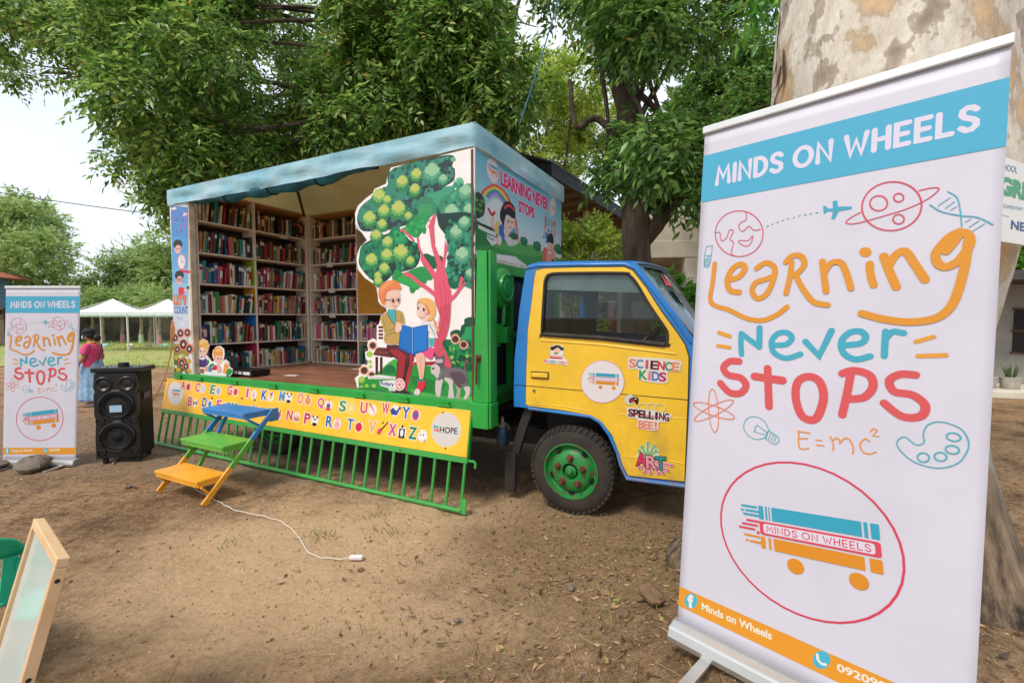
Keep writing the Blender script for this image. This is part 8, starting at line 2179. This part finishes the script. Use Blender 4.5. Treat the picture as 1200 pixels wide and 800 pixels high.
def shrub(label, clumps, n, m, seed, ll=.10, lw=.05):
    cx = sum(c[0] for c in clumps) / len(clumps); cy = sum(c[1] for c in clumps) / len(clumps)
    t = thing('shrub', label, 'shrub', (cx, cy, 0), 0, 'shrubs behind the truck'); b = MB(); rr = random.Random(seed)
    for c in clumps[::2]: limb(b, [(rr.uniform(-.1, .1), rr.uniform(-.1, .1), -.05), ((c[0] - cx) * .5, (c[1] - cy) * .5, c[2] * .5), (c[0] - cx, c[1] - cy, c[2])], .03, .008, 6)
    b.build('stems', BARK, t, fix=False); crown('foliage', [(c[0] - cx, c[1] - cy, c[2], c[3]) for c in clumps], n, ll, lw, m, t, seed, .3, 7, .35)
shrub('tall bright green shrub in front of the windscreen between cab and big banner', CL_HEDGE, 4200, LF5, 21)
shrub('yellow green bush rising between box body and cab roof', CL_SHRUB + [(1.3, 9.2, 2.2, .4), (1.5, 9.2, 1.5, .4), (1.4, 9.2, .8, .4), (.9, 9.0, 2.5, .3)], 1500, LF3, 22, .09, .045)
t = thing('leafy_branch', 'bright green leafy twig hanging at the top edge beside the pale trunk', 'branch', (1.75, 3.4, 4.6))
b = MB(); limb(b, [(.1, 0, .6), (.03, 0, .2), (0, 0, -.5)], .012, .004, 6); b.build('twig', BARK, t, fix=False)
crown('leaves', [(-.02, 0, -.2, .12), (.03, 0, -.45, .13), (0, 0, .1, .15), (.05, 0, -.62, .1)], 46, .13, .03, LF5, t, 23, 1.2, 7, .2)

# pale trunk in the right foreground
def pale_bark():
    m = bpy.data.materials.new('pale_peeling_bark'); m.use_nodes = True; t = m.node_tree; b = t.nodes['Principled BSDF']; L = t.links.new; b.inputs['Roughness'].default_value = .8
    co = N(t, 'TexCoord')
    def nz_(sc, vs, det=6, rg=.6):
        mp_ = N(t, 'Mapping'); mp_.inputs['Scale'].default_value = vs; L(co.outputs['Object'], mp_.inputs['Vector']); n_ = N(t, 'TexNoise', Scale=sc, Detail=float(det), Roughness=rg); L(mp_.outputs[0], n_.inputs['Vector']); return n_
    def rp(src, st):
        r = N(t, 'ValToRGB'); e = r.color_ramp.elements; e[0].position, e[0].color = st[0][0], lin(st[0][1]); e[1].position, e[1].color = st[-1][0], lin(st[-1][1])
        for p_, c_ in st[1:-1]: k = e.new(p_); k.color = lin(c_)
        L(src, r.inputs['Fac']); return r
    base = rp(nz_(2.6, (1, 1, .7), 5, .62).outputs['Fac'], [(.33, '#85776a'), (.42, '#b3a594'), (.432, '#ddd4c6'), (.515, '#d2c7b6'), (.535, '#b8a58c'), (.60, '#d0b087')])
    fine = rp(nz_(14, (1, 1, .5), 8, .7).outputs['Fac'], [(.3, '#9a9088'), (.6, '#ffffff')])
    x = N(t, 'Mix'); x.data_type = 'RGBA'; x.blend_type = 'MULTIPLY'; x.inputs['Factor'].default_value = .4; L(base.outputs['Color'], x.inputs['A']); L(fine.outputs['Color'], x.inputs['B'])
    cr_ = rp(nz_(7, (1, 1, .22), 6, .65).outputs['Fac'], [(.65, '#000000'), (.68, '#ffffff')])
    y = N(t, 'Mix'); y.data_type = 'RGBA'; L(cr_.outputs['Color'], y.inputs['Factor']); L(x.outputs['Result'], y.inputs['A']); y.inputs['B'].default_value = lin('#4a3526')
    # rough brown bark at the foot
    sp_ = N(t, 'SeparateXYZ'); L(co.outputs['Object'], sp_.inputs[0]); n3 = nz_(4, (1, 1, .4)); a_ = N(t, 'Math'); a_.operation = 'MULTIPLY_ADD'; L(n3.outputs['Fac'], a_.inputs[0]); a_.inputs[1].default_value = -.9; L(sp_.outputs['Z'], a_.inputs[2])
    mr_ = N(t, 'MapRange'); mr_.inputs['From Min'].default_value = -.1; mr_.inputs['From Max'].default_value = 1.0; mr_.inputs['To Min'].default_value = 1; mr_.inputs['To Max'].default_value = 0; L(a_.outputs[0], mr_.inputs['Value'])
    brown = rp(nz_(9, (1, 1, .14), 8, .75).outputs['Fac'], [(.40, '#231a14'), (.5, '#66523f'), (.66, '#927c64')])
    z = N(t, 'Mix'); z.data_type = 'RGBA'; L(mr_.outputs[0], z.inputs['Factor']); L(y.outputs['Result'], z.inputs['A']); L(brown.outputs['Color'], z.inputs['B']); L(z.outputs['Result'], b.inputs['Base Color'])
    h = nz_(9, (1, 1, .25), 8, .7); bp = N(t, 'Bump', Strength=.7, Distance=.05); L(h.outputs['Fac'], bp.inputs['Height']); L(bp.outputs['Normal'], b.inputs['Normal'])
    return m
pt = thing('pale_trunked_tree', 'massive pale tree trunk with peeling cream and grey bark at the right edge', 'tree', (1.865, 2.44, .30), 0)
b = MB()
def tk_(u, v):
    z = -.25 + 7.2 * v ** 1.3; a_ = 2 * PI * u; r = .56 + .30 * math.exp(-max(0, z + .02) / .30) * (1 + .35 * math.sin(5 * a_ + .6)) + .018 * math.sin(3 * a_ + z * 1.1) + .012 * math.sin(7 * a_ - z * 2.3) + .01 * math.sin(z * 5 + 2 * a_)
    r -= .012 * max(0, z - 1.0) + .045 * math.exp(-((z - .95) / .55) ** 2); return (r * math.cos(a_) + .07 * max(0, z - 1.2) - .03 * math.exp(-((z - .95) / .55) ** 2), r * math.sin(a_) + .02 * z, z)
b.grid(96, 150, tk_); b.build('trunk', pale_bark(), pt, fix=False)
rr = random.Random(9)
for k in range(9):
    z = rr.uniform(1.7, 3.6); a_ = PI + rr.uniform(-.30, .12); x, y, _ = tk_(a_ / (2 * PI), ((z + .25) / 7.2) ** (1 / 1.3)); L_ = rr.uniform(.15, .5); n_ = Vector((math.cos(a_), math.sin(a_), 0)); s_ = Vector((-n_.y, n_.x, 0)); p0 = Vector((x, y, z)); w_ = rr.uniform(.006, .014); b = MB()
    b.grid(3, 10, lambda u, v: tuple(p0 + s_ * (u - .5) * w_ * 2 * math.sin(PI * min(.96, v + .06)) ** .6 + s_ * .01 * math.sin(v * 5 + k) + Vector((0, 0, -L_ * v)) + n_ * (.004 + .035 * v ** 2 * (1 + .5 * math.sin(v * 9))))); b.build('bark_strip', mat('loose_bark_strip', '#5a4434', .9, var=.3), pt, fix=False, solid=.003)
b = MB()
for z in (1.28,): b.tube([(tk_(u, ((z + .25) / 7.2) ** (1 / 1.3))[0] * 1.01 , tk_(u, ((z + .25) / 7.2) ** (1 / 1.3))[1] * 1.01, z + .01 * math.sin(6 * u)) for u in np.linspace(0, 1, 49)[:-1]], .008, 6, closed=True)
b.build('wire_tie', DARK, pt, fix=False)
tb = [(2.9, 3.4, 8.2, .8), (1.6, 3.9, 8.0, .8), (3.8, 2.4, 8.3, .9), (2.4, 1.8, 8.8, .9)]
crown('crown', [(c[0] - 1.88, c[1] - 2.42, c[2] - .3, c[3]) for c in tb], 900, .16, .035, LF5, pt, 31, .9)

sg = thing('school_sign', 'white sign board with blue and green lettering nailed to the pale trunk', 'sign', (2.13 * .87, 2.0 * .87, 0), math.atan2(.436, .9))
b = MB(); b.box(-.2, .4, .0, .012, 2.316 - .317, 2.316 - .011); bs = b.build('board', mat('white_sign_sheet', '#e6e3de', .45, var=.03), sg, bevel=.002)
b = Art(); b.run(ART['sign']); b.v = [(x, y + 2.316, z) for x, y, z in b.v]; b.place('lettering', bs, frame_m((0, -.0006, 0), (1, 0, 0), (0, 0, 1)))
b = MB(); b.bar((.05, .0125, 2.15), (.05, .2, 2.15), .03, .25); b.build('batten', BRN, sg)

# ------------------------------------------------------------------ buildings
CONC = mat('cream_concrete', '#cfc6b4', .85, var=.1, scale=2, bump=.1, bscale=8)
NAVY = mat('navy_fascia', '#232c3d', .6, var=.1); SOF = mat('brown_soffit', '#7a5f45', .8, var=.2)
DKW = mat('dark_room', '#2a2724', .9, var=.1); REDR = mat('red_roof', '#a8604e', .7, var=.15, scale=2)
pv = thing('pavilion', 'open shelter behind the truck with a navy roof edge and brown underside', 'building', (.78, 9.3, 0), math.atan2(3.45, 2.05))
b = MB(); b.box(.0, 7.0, .0, 3.4, 4.56, 4.60); b.build('soffit', SOF, pv)
b = MB(); b.box(-.04, 7.0, -.03, 0, 4.50, 4.78); b.box(-.04, -.005, .001, 3.4, 4.50, 4.78); b.build('fascia', NAVY, pv, bevel=.01)
b = MB(); b.add([(-.06, -.05, 4.79), (7, -.05, 4.79), (7, 1.7, 5.5), (-.06, 1.7, 5.5), (-.06, 3.4, 4.79), (7, 3.4, 4.79)], [(0, 1, 2, 3), (3, 2, 5, 4)]); b.build('roof', mat('grey_roof_sheet', '#5d6470', .6), pv, fix=False, solid=.03)
for x in (.4, 3.4, 6.4): b = MB(); b.box(x, x + .2, .5, .7, 0, 4.56); b.build('post', CONC, pv)
for x in np.linspace(.5, 6.5, 9): MB().box(x, x + .06, .02, 3.3, 4.46, 4.555).build('rafter', SOF, pv)
sc2 = thing('school_building', 'two storey cream school building with a concrete corridor slab behind the shrubs', 'building', (.9, 15.2, 0), rad(-6))
b = MB(); b.box(.0, 14, .0, 2.2, 3.62, 4.15); b.build('corridor_slab', CONC, sc2, bevel=.02)
b = MB(); b.box(0, 14, .06, .14, 4.15, 5.0); b.build('parapet', CONC, sc2)
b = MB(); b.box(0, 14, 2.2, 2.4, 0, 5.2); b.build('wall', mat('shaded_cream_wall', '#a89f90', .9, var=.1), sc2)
for x in np.arange(1.0, 14, 3.6): b = MB(); b.box(x, x + .42, .02, .42, 0, 3.62); b.build('column', CONC, sc2, bevel=.015); pass
for x in np.arange(1.8, 13, 3.6):
    for z in (1.0,): b = MB(); b.box(x, x + 1.9, 2.17, 2.198, z, z + 1.3); w_ = b.build('window', DKW, sc2); b = MB(); [b.box(x - .03, x + 1.93, 2.14, 2.168, z + q_, z + q_ + .05) for q_ in (-.03, .62, 1.28)]; b.build('frame', CONC, w_)
b = MB(); b.box(2.4, 3.3, 2.16, 2.198, 0, 2.3); b.build('door', mat('red_door', '#a8323c', .6), sc2)
b = MB(); b.box(-.1, 14.1, .5, 2.6, 5.2, 5.4); b.build('roof_slab', CONC, sc2)
rb = thing('grey_building', 'low grey building with dark window and front step at the far right edge', 'building', (11.0, 11.2, 0), rad(-20))
b = MB(); b.box(.0, 8, 0, .2, 0, 2.5); b.build('wall', mat('grey_plaster', '#9a958c', .9, var=.1, scale=2), rb)
b = MB(); b.box(.9, 2.1, -.025, -.001, .9, 1.9); w_ = b.build('window', DKW, rb); b = MB(); [b.box(.86, 2.14, -.05, -.026, z, z + .05) for z in (.86, 1.38, 1.9)]; b.build('frame', BRN, w_)
b = MB(); b.box(3.0, 3.9, -.02, -.001, .15, 2.1); b.build('door', BRN, rb)
b = MB(); b.box(-.8, 8, -1.5, .5, 2.52, 2.72); b.build('roof', mat('dark_eave_board', '#4a4642', .8, var=.15), rb)
b = MB(); b.box(-.4, 8, -1.6, -.002, 0, .16); b.build('step', CONC, rb, bevel=.02)
PG_ = 'potted snake plants on the step'
for i, (x, lb) in enumerate(((-.22, 'pale potted snake plant standing right of its twin on the grey step'), (-.62, 'smaller pale potted plant on the left end of the grey step'))):
    p0 = Matrix.Translation((11.0, 11.2, 0)) @ Matrix.Rotation(rad(-20), 4, 'Z') @ Vector((x + .55, -1.1, .16)); t = thing('potted_plant', lb, 'plant', p0, .3 * i, PG_)
    b = MB(); b.lathe([(0, 0), (.13, 0), (.16, .05), (.17, .22), (.18, .23), (.18, .26), (.15, .26), (.14, .22), (0, .21)], n=20); b.build('pot', mat('cement_pot', '#b5aea2', .9, var=.15), t, sharp=30)
    b = MB(); rr = random.Random(i)
    for k in range(13):
        a_ = rr.uniform(0, 6.28); q_ = rr.uniform(.1, .55); L_ = rr.uniform(.22, .42) * (1 if i == 0 else .8); w_ = .022; s_ = Vector((-math.sin(a_), math.cos(a_), 0)) * w_; d_ = Vector((math.cos(a_) * q_, math.sin(a_) * q_, 1)).normalized(); o0 = Vector((math.cos(a_) * .05, math.sin(a_) * .05, .215))
        b.add([o0 - s_ * .7, o0 + s_ * .7, o0 + d_ * L_ * .5 + s_, o0 + d_ * L_, o0 + d_ * L_ * .5 - s_], [(0, 1, 2, 4), (4, 2, 3)])
    b.build('leaves', mat('snake_plant_leaf', '#5f7a4a', .5, var=.3, scale=20), t, fix=False, solid=.003)
hut = thing('red_roofed_hut', 'small blue hut on posts with a red roof above the left banner', 'building', (-32.4, 27.0, -.6), .1)
b = MB(); b.box(-2.6, 1.5, -1.5, 1.5, 2.9, 4.75); b.build('cabin', mat('grey_blue_boards', '#5f7f9a', .8, var=.15), hut)
b = MB(); [b.box(x, x + .9, -1.53, -1.502, 3.5, 4.3) for x in (-2.2, -.6, .4)]; b.build('window', DKW, hut)
b = MB(); b.add([(-3.4, -2.3, 4.72), (2.3, -2.3, 4.72), (2.3, 2.3, 4.72), (-3.4, 2.3, 4.72), (-1.4, 0, 5.5), (.3, 0, 5.5)], [(0, 1, 5, 4), (1, 2, 5), (2, 3, 4, 5), (3, 0, 4)]); b.build('roof', REDR, hut, fix=False, solid=.08)
for x in (-2.4, 1.3):
    for y in (-1.3, 1.3): MB().box(x, x + .2, y - .1, y + .1, 0, 2.9).build('post', BRN, hut)
b = MB(); [b.box(-2.6, 1.5, -1.62, -1.58, z, z + .06) for z in (3.0, 3.25, 3.45)]; b.build('railing', mat('grey_blue_boards', '#5f7f9a'), hut)
sh = thing('small_shed', 'small tan shed peeping out at the left picture edge behind the banner', 'building', (-33.6, 29.0, 0), 0)
b = MB(); b.box(-2.5, 1.1, -1, 1, 0, 1.7); b.build('wall', mat('tan_wall', '#c9b597', .85, var=.08), sh); b = MB(); b.box(-2.7, 1.3, -1.25, 1.25, 1.72, 1.9); b.build('roof', mat('pale_roof', '#b8aa98', .8), sh)
b = MB(); b.box(-1.2, -.4, -1.03, -1.002, .5, 1.2); b.build('window', DKW, sh)
gw = thing('garden_wall', 'long dark garden wall behind the lawn and the tents', 'wall', (-24, 34.0, 0), .12)
b = MB(); b.box(-16, 17, -.15, .15, 0, 2.3); b.build('wall', mat('dark_mossy_wall', '#5d5a48', .9, var=.35, scale=1.2), gw); b = MB(); b.box(-16.05, 17.05, -.22, .22, 2.302, 2.42); b.build('coping', CONC, gw)
pinkm = mat('pink_painted_bark', '#c98f92', .85, var=.1); grm = mat('pale_green_bark', '#a9bfa0', .85, var=.1); tanm = mat('grey_tan_bark', '#9a8a76', .9, var=.2)
GT = 'slim garden trees before the dark wall'
for i, (px_, d_, m_, lb) in enumerate(((186, 29, pinkm, 'slim garden tree with pink painted foot between the tents'), (176, 31, tanm, 'slim garden tree with bare grey trunk under the right tent'), (120, 30, tanm, 'slim garden tree with grey trunk left under the near tent'), (165, 30, grm, 'slim garden tree with pale green painted foot'), (143, 31, pinkm, 'slim garden tree with pink foot beside the middle tent leg'), (108, 31, grm, 'slim garden tree with pale foot above the woman'))):
    x = (px_ - 600) / 540 * d_; t = thing('garden_tree', lb, 'tree', (x, d_, 0), 0, GT); rr = random.Random(i)
    b = MB(); limb(b, [(0, 0, .6), (.05, 0, 1.4), (rr.uniform(-.2, .2), 0, 2.6)], .11, .06, 8); b.build('trunk', tanm, t, fix=False); b = MB(); b.tube([(0, 0, -.05), (0, 0, .3), (0, 0, .62)], [.16, .13, .118], 10); b.build('painted_foot', m_, t)
    crown('crown', [(0, 0, 3.0, .8), (.5, .2, 2.7, .5), (-.5, -.1, 2.8, .5)], 260, .2, .09, LF4, t, 40 + i, .3)
for i in range(10):
    x = -24 + i * 1.05 + RND.uniform(-.3, .3); y = 27.5 + RND.uniform(-.6, .6) + i * .05
    stone('kerb_stone', (x, y, .05), .22 + RND.uniform(-.05, .08), [mat('teal_painted_stone', '#8fbdb0', .8, var=.2), mat('white_painted_stone', '#d6d2c8', .8, var=.15), STN][i % 3], 'one of the painted stones edging the lawn before the dark garden wall', 60 + i, group='painted stones edging the lawn')

# overhead wire and rope
def sag(a_, c_, s_, n=24): a_, c_ = Vector(a_), Vector(c_); return [a_.lerp(c_, i / n) - Vector((0, 0, s_ * 4 * (i / n) * (1 - i / n))) for i in range(n + 1)]
tag(MB().tube(sag((-24.5, 18, 7.35), (-6.5, 13.0, 4.2), .15), .014, 5).build('overhead_wire', DARK), 'thin dark wire crossing the sky from the left edge to the truck roof', 'wire')
tag(MB().tube(sag((.70, 6, 6.1), (.12, 7.4, 4.75), .05), .010, 6).build('rope', mat('blue_rope', '#5f9fc8', .7)), 'pale blue rope hanging from the crown above the truck corner', 'rope')

# ------------------------------------------------------------------ litter, pebbles, twigs and tufts on the dirt
def density(x, y):
    d = .015 + .9 * np.exp(-(((x - 1.3) / 1.7) ** 2 + ((y - 3.1) / 1.1) ** 2)) + .75 * np.exp(-(((x + 1.0) / 3.5) ** 2 + ((y - 6.0) / .9) ** 2)) + .8 * np.exp(-(((x - .6) / 1.0) ** 2 + ((y - 1.9) / .7) ** 2)) + .5 * np.exp(-(((x + 6.5) / 3) ** 2 + ((y - 6.0) / 1.5) ** 2)) + .35 * (x > 3)
    return np.clip(d * (.45 + 1.1 * vnoise(x * 1.7, y * 1.7, 9)), 0, 1)
def hgt(x, y):
    n_ = np.exp(-((x + 1) ** 2 + (y - 3) ** 2) / 90.0)
    return .56 * np.exp(-((x - 1.55) ** 2 + (y - 1.55) ** 2) / (2 * .95 ** 2)) + n_ * (.035 * (vnoise(x * 1.3, y * 1.3, 1) - .5) + .026 * (vnoise(x * 4, y * 4, 2) - .5) + .020 * (vnoise(x * 11, y * 11, 3) - .5))
def scatter(n, seed, pw=1.0, xr=(-9, 7), yr=(1.0, 9)):
    g = np.random.default_rng(seed); x = g.uniform(*xr, n * 4); y = yr[0] + (yr[1] - yr[0]) * g.random(n * 4) ** 1.6; k = (g.random(n * 4) < density(x, y) ** pw) & (np.abs(x) < y * 1.35 + .6); x, y = x[k][:n], y[k][:n]
    return x, y, hgt(x, y), g
def mesh_np(name, v, f, m, label, cat):
    me = bpy.data.meshes.new(name); me.vertices.add(len(v)); me.vertices.foreach_set('co', v.astype(np.float32).ravel()); k = f.shape[1]
    me.loops.add(f.size); me.loops.foreach_set('vertex_index', f.astype(np.int32).ravel()); me.polygons.add(len(f)); me.polygons.foreach_set('loop_start', np.arange(0, f.size, k, dtype=np.int32)); me.polygons.foreach_set('loop_total', np.full(len(f), k, dtype=np.int32)); me.update(); me.materials.append(m)
    o = bpy.data.objects.new(name, me); COL.objects.link(o); kind(o, 'stuff'); tag(o, label, cat); return o
LIT = leaf_mat('dry_leaf', '#4a3624', '#84664a', '#b8966c', '#8a9a4a', .15)
x, y, z, g = scatter(15000, 5)
n = len(x); a_ = g.uniform(0, 2 * PI, n); L_ = g.uniform(.006, .024, n) * np.where(g.random(n) < .08, 1.8, 1); w_ = L_ * g.uniform(.18, .42, n); t1 = g.normal(0, .35, n); cu = g.uniform(-.2, .45, n)
dx, dy = np.cos(a_), np.sin(a_); V = np.zeros((n, 4, 3)); zz = z + .004
for k, (u_, v_) in enumerate(((-1, 0), (0, 1), (1, 0), (0, -1))):
    V[:, k, 0] = x + dx * L_ * u_ - dy * w_ * v_; V[:, k, 1] = y + dy * L_ * u_ + dx * w_ * v_; V[:, k, 2] = zz + np.abs(u_) * cu * L_ + v_ * w_ * t1 + .004
q_ = np.arange(n)[:, None] * 4 + np.array([0, 1, 2, 0, 2, 3])[None]
mesh_np('leaf_litter', V.reshape(-1, 3), q_.reshape(-1, 3), LIT, 'dry brown leaf litter scattered on the dirt', 'leaf litter')
x, y, z, g = scatter(2200, 6, .9); n = len(x); a_ = g.uniform(0, 2 * PI, n); L_ = g.uniform(.012, .075, n); r_ = g.uniform(.0008, .002, n); V = np.zeros((n, 6, 3)); tl = g.normal(0, .10, n)
for k in range(6):
    e_ = -1 if k < 3 else 1; p_ = 2 * PI * (k % 3) / 3
    V[:, k, 0] = x + np.cos(a_) * L_ * e_ - np.sin(a_) * r_ * math.cos(p_); V[:, k, 1] = y + np.sin(a_) * L_ * e_ + np.cos(a_) * r_ * math.cos(p_); V[:, k, 2] = z + .007 + r_ * math.sin(p_) + tl * L_ * e_
q_ = np.arange(n)[:, None, None] * 6 + np.array([[0, 1, 4, 3], [1, 2, 5, 4], [2, 0, 3, 5]])[None]
mesh_np('twigs', V.reshape(-1, 3), q_.reshape(-1, 4), leaf_mat('dry_twig', '#4a3526', '#8a6f50', '#c2a880', '#6a4c32', 0.02), 'thin dry twigs and straw lying on the dirt', 'twigs')
g = np.random.default_rng(8); n = 15000; x = g.uniform(-7, 6, n * 2); y = 1.0 + 7 * g.random(n * 2) ** 1.7; k = (np.abs(x) < y * 1.35 + .4) & (g.random(n * 2) < .25 + .75 * vnoise(x * 1.3, y * 1.3, 12)); x, y = x[k][:n], y[k][:n]; n = len(x); z = hgt(x, y); r_ = g.uniform(.002, .007, n) * np.where(g.random(n) < .06, 2.0, 1)
oc = np.array([(1, 0, 0), (0, 1, 0), (-1, 0, 0), (0, -1, 0), (0, 0, .8), (0, 0, -.8)]); V = np.stack([x, y, z + .002], -1)[:, None, :] + oc[None] * r_[:, None, None] * g.uniform(.6, 1.3, (n, 6, 1))
q_ = np.arange(n)[:, None, None] * 6 + np.array([(0, 1, 4), (1, 2, 4), (2, 3, 4), (3, 0, 4), (1, 0, 5), (2, 1, 5), (3, 2, 5), (0, 3, 5)])[None]
mesh_np('pebbles', V.reshape(-1, 3), q_.reshape(-1, 3), leaf_mat('pebble_grit', '#4f3a26', '#7f6244', '#b3946c', '#d6c8b0', 0.0), 'small pebbles and crumbs of soil on the dirt', 'pebbles')
def blades(name, pts, h0, h1, w0, m, label, seed, spread=.05):
    g = np.random.default_rng(seed); P_ = np.array(pts); n = len(P_); a_ = g.uniform(0, 2 * PI, n); h = g.uniform(h0, h1, n); w_ = g.uniform(.6, 1.2, n) * w0; b_ = g.uniform(.1, .9, n) * h
    dx, dy = np.cos(a_), np.sin(a_); V = np.zeros((n, 4, 3)); zg_ = P_[:, 2]
    V[:, 0] = np.stack([P_[:, 0] - dy * w_, P_[:, 1] + dx * w_, zg_], -1); V[:, 1] = np.stack([P_[:, 0] + dy * w_, P_[:, 1] - dx * w_, zg_], -1)
    V[:, 2] = np.stack([P_[:, 0] + dx * b_ * .4 + dy * w_ * .6, P_[:, 1] + dy * b_ * .4 - dx * w_ * .6, zg_ + h * .6], -1); V[:, 3] = np.stack([P_[:, 0] + dx * b_, P_[:, 1] + dy * b_, zg_ + h], -1)
    q_ = np.arange(n)[:, None, None] * 4 + np.array([(0, 1, 2), (0, 2, 3)])[None]
    return mesh_np(name, V.reshape(-1, 3), q_.reshape(-1, 3), m, label, 'grass')
GRS = leaf_mat('yard_grass', '#5a6a2a', '#7f8f3a', '#a8ae5a', '#b8a25a', .3)
pts = []; rr = random.Random(4)
for cx, cy, k, s_ in [(-1.55, 3.55, 34, .10), (-.95, 3.6, 22, .1), (-1.15, 3.95, 26, .12), (.55, 3.55, 60, .35), (1.0, 3.25, 70, .35), (.25, 3.2, 40, .25), (-.3, 2.9, 14, .1), (.1, 2.5, 16, .15), (1.75, 3.0, 40, .3), (-.6, 4.3, 40, .3), (2.7, 2.6, 80, .25), (2.5, 1.95, 60, .2), (-2.1, 3.4, 12, .1), (.2, 2.2, 60, .35), (.6, 2.9, 70, .4), (-.7, 2.4, 20, .2), (-.2, 3.7, 50, .35), (.9, 2.2, 40, .2), (-3.0, 6.6, 60, .8), (.4, 5.2, 60, .5), (2.2, 5.6, 90, .9), (3.6, 4.2, 90, .9), (5.5, 6, 160, 1.6)]:
    for _ in range(int(k * 2.4)): x_, y_ = rr.gauss(cx, s_), rr.gauss(cy, s_ * .7); pts.append((x_, y_, float(hgt(np.array([x_]), np.array([y_]))[0]) - .004))
blades('grass_tufts', pts, .015, .065, .0016, GRS, 'sparse weedy grass tufts sprouting from the dirt', 3)
g = np.random.default_rng(77); n = 30000; x = -46 + 44 * g.random(n); y = 15.0 + 26 * g.random(n) ** 1.3; k = vnoise(x * .6, y * .6, 4) > .33; x, y = x[k], y[k]
blades('lawn_grass', np.stack([x, y, np.full(len(x), .02)], -1), .05, .14, .018, leaf_mat('lawn_grass_blade', '#7a9a3a', '#9ab84a', '#bccb6a', '#c9be7a', .35), 'sunny short grass covering the far lawn', 6)
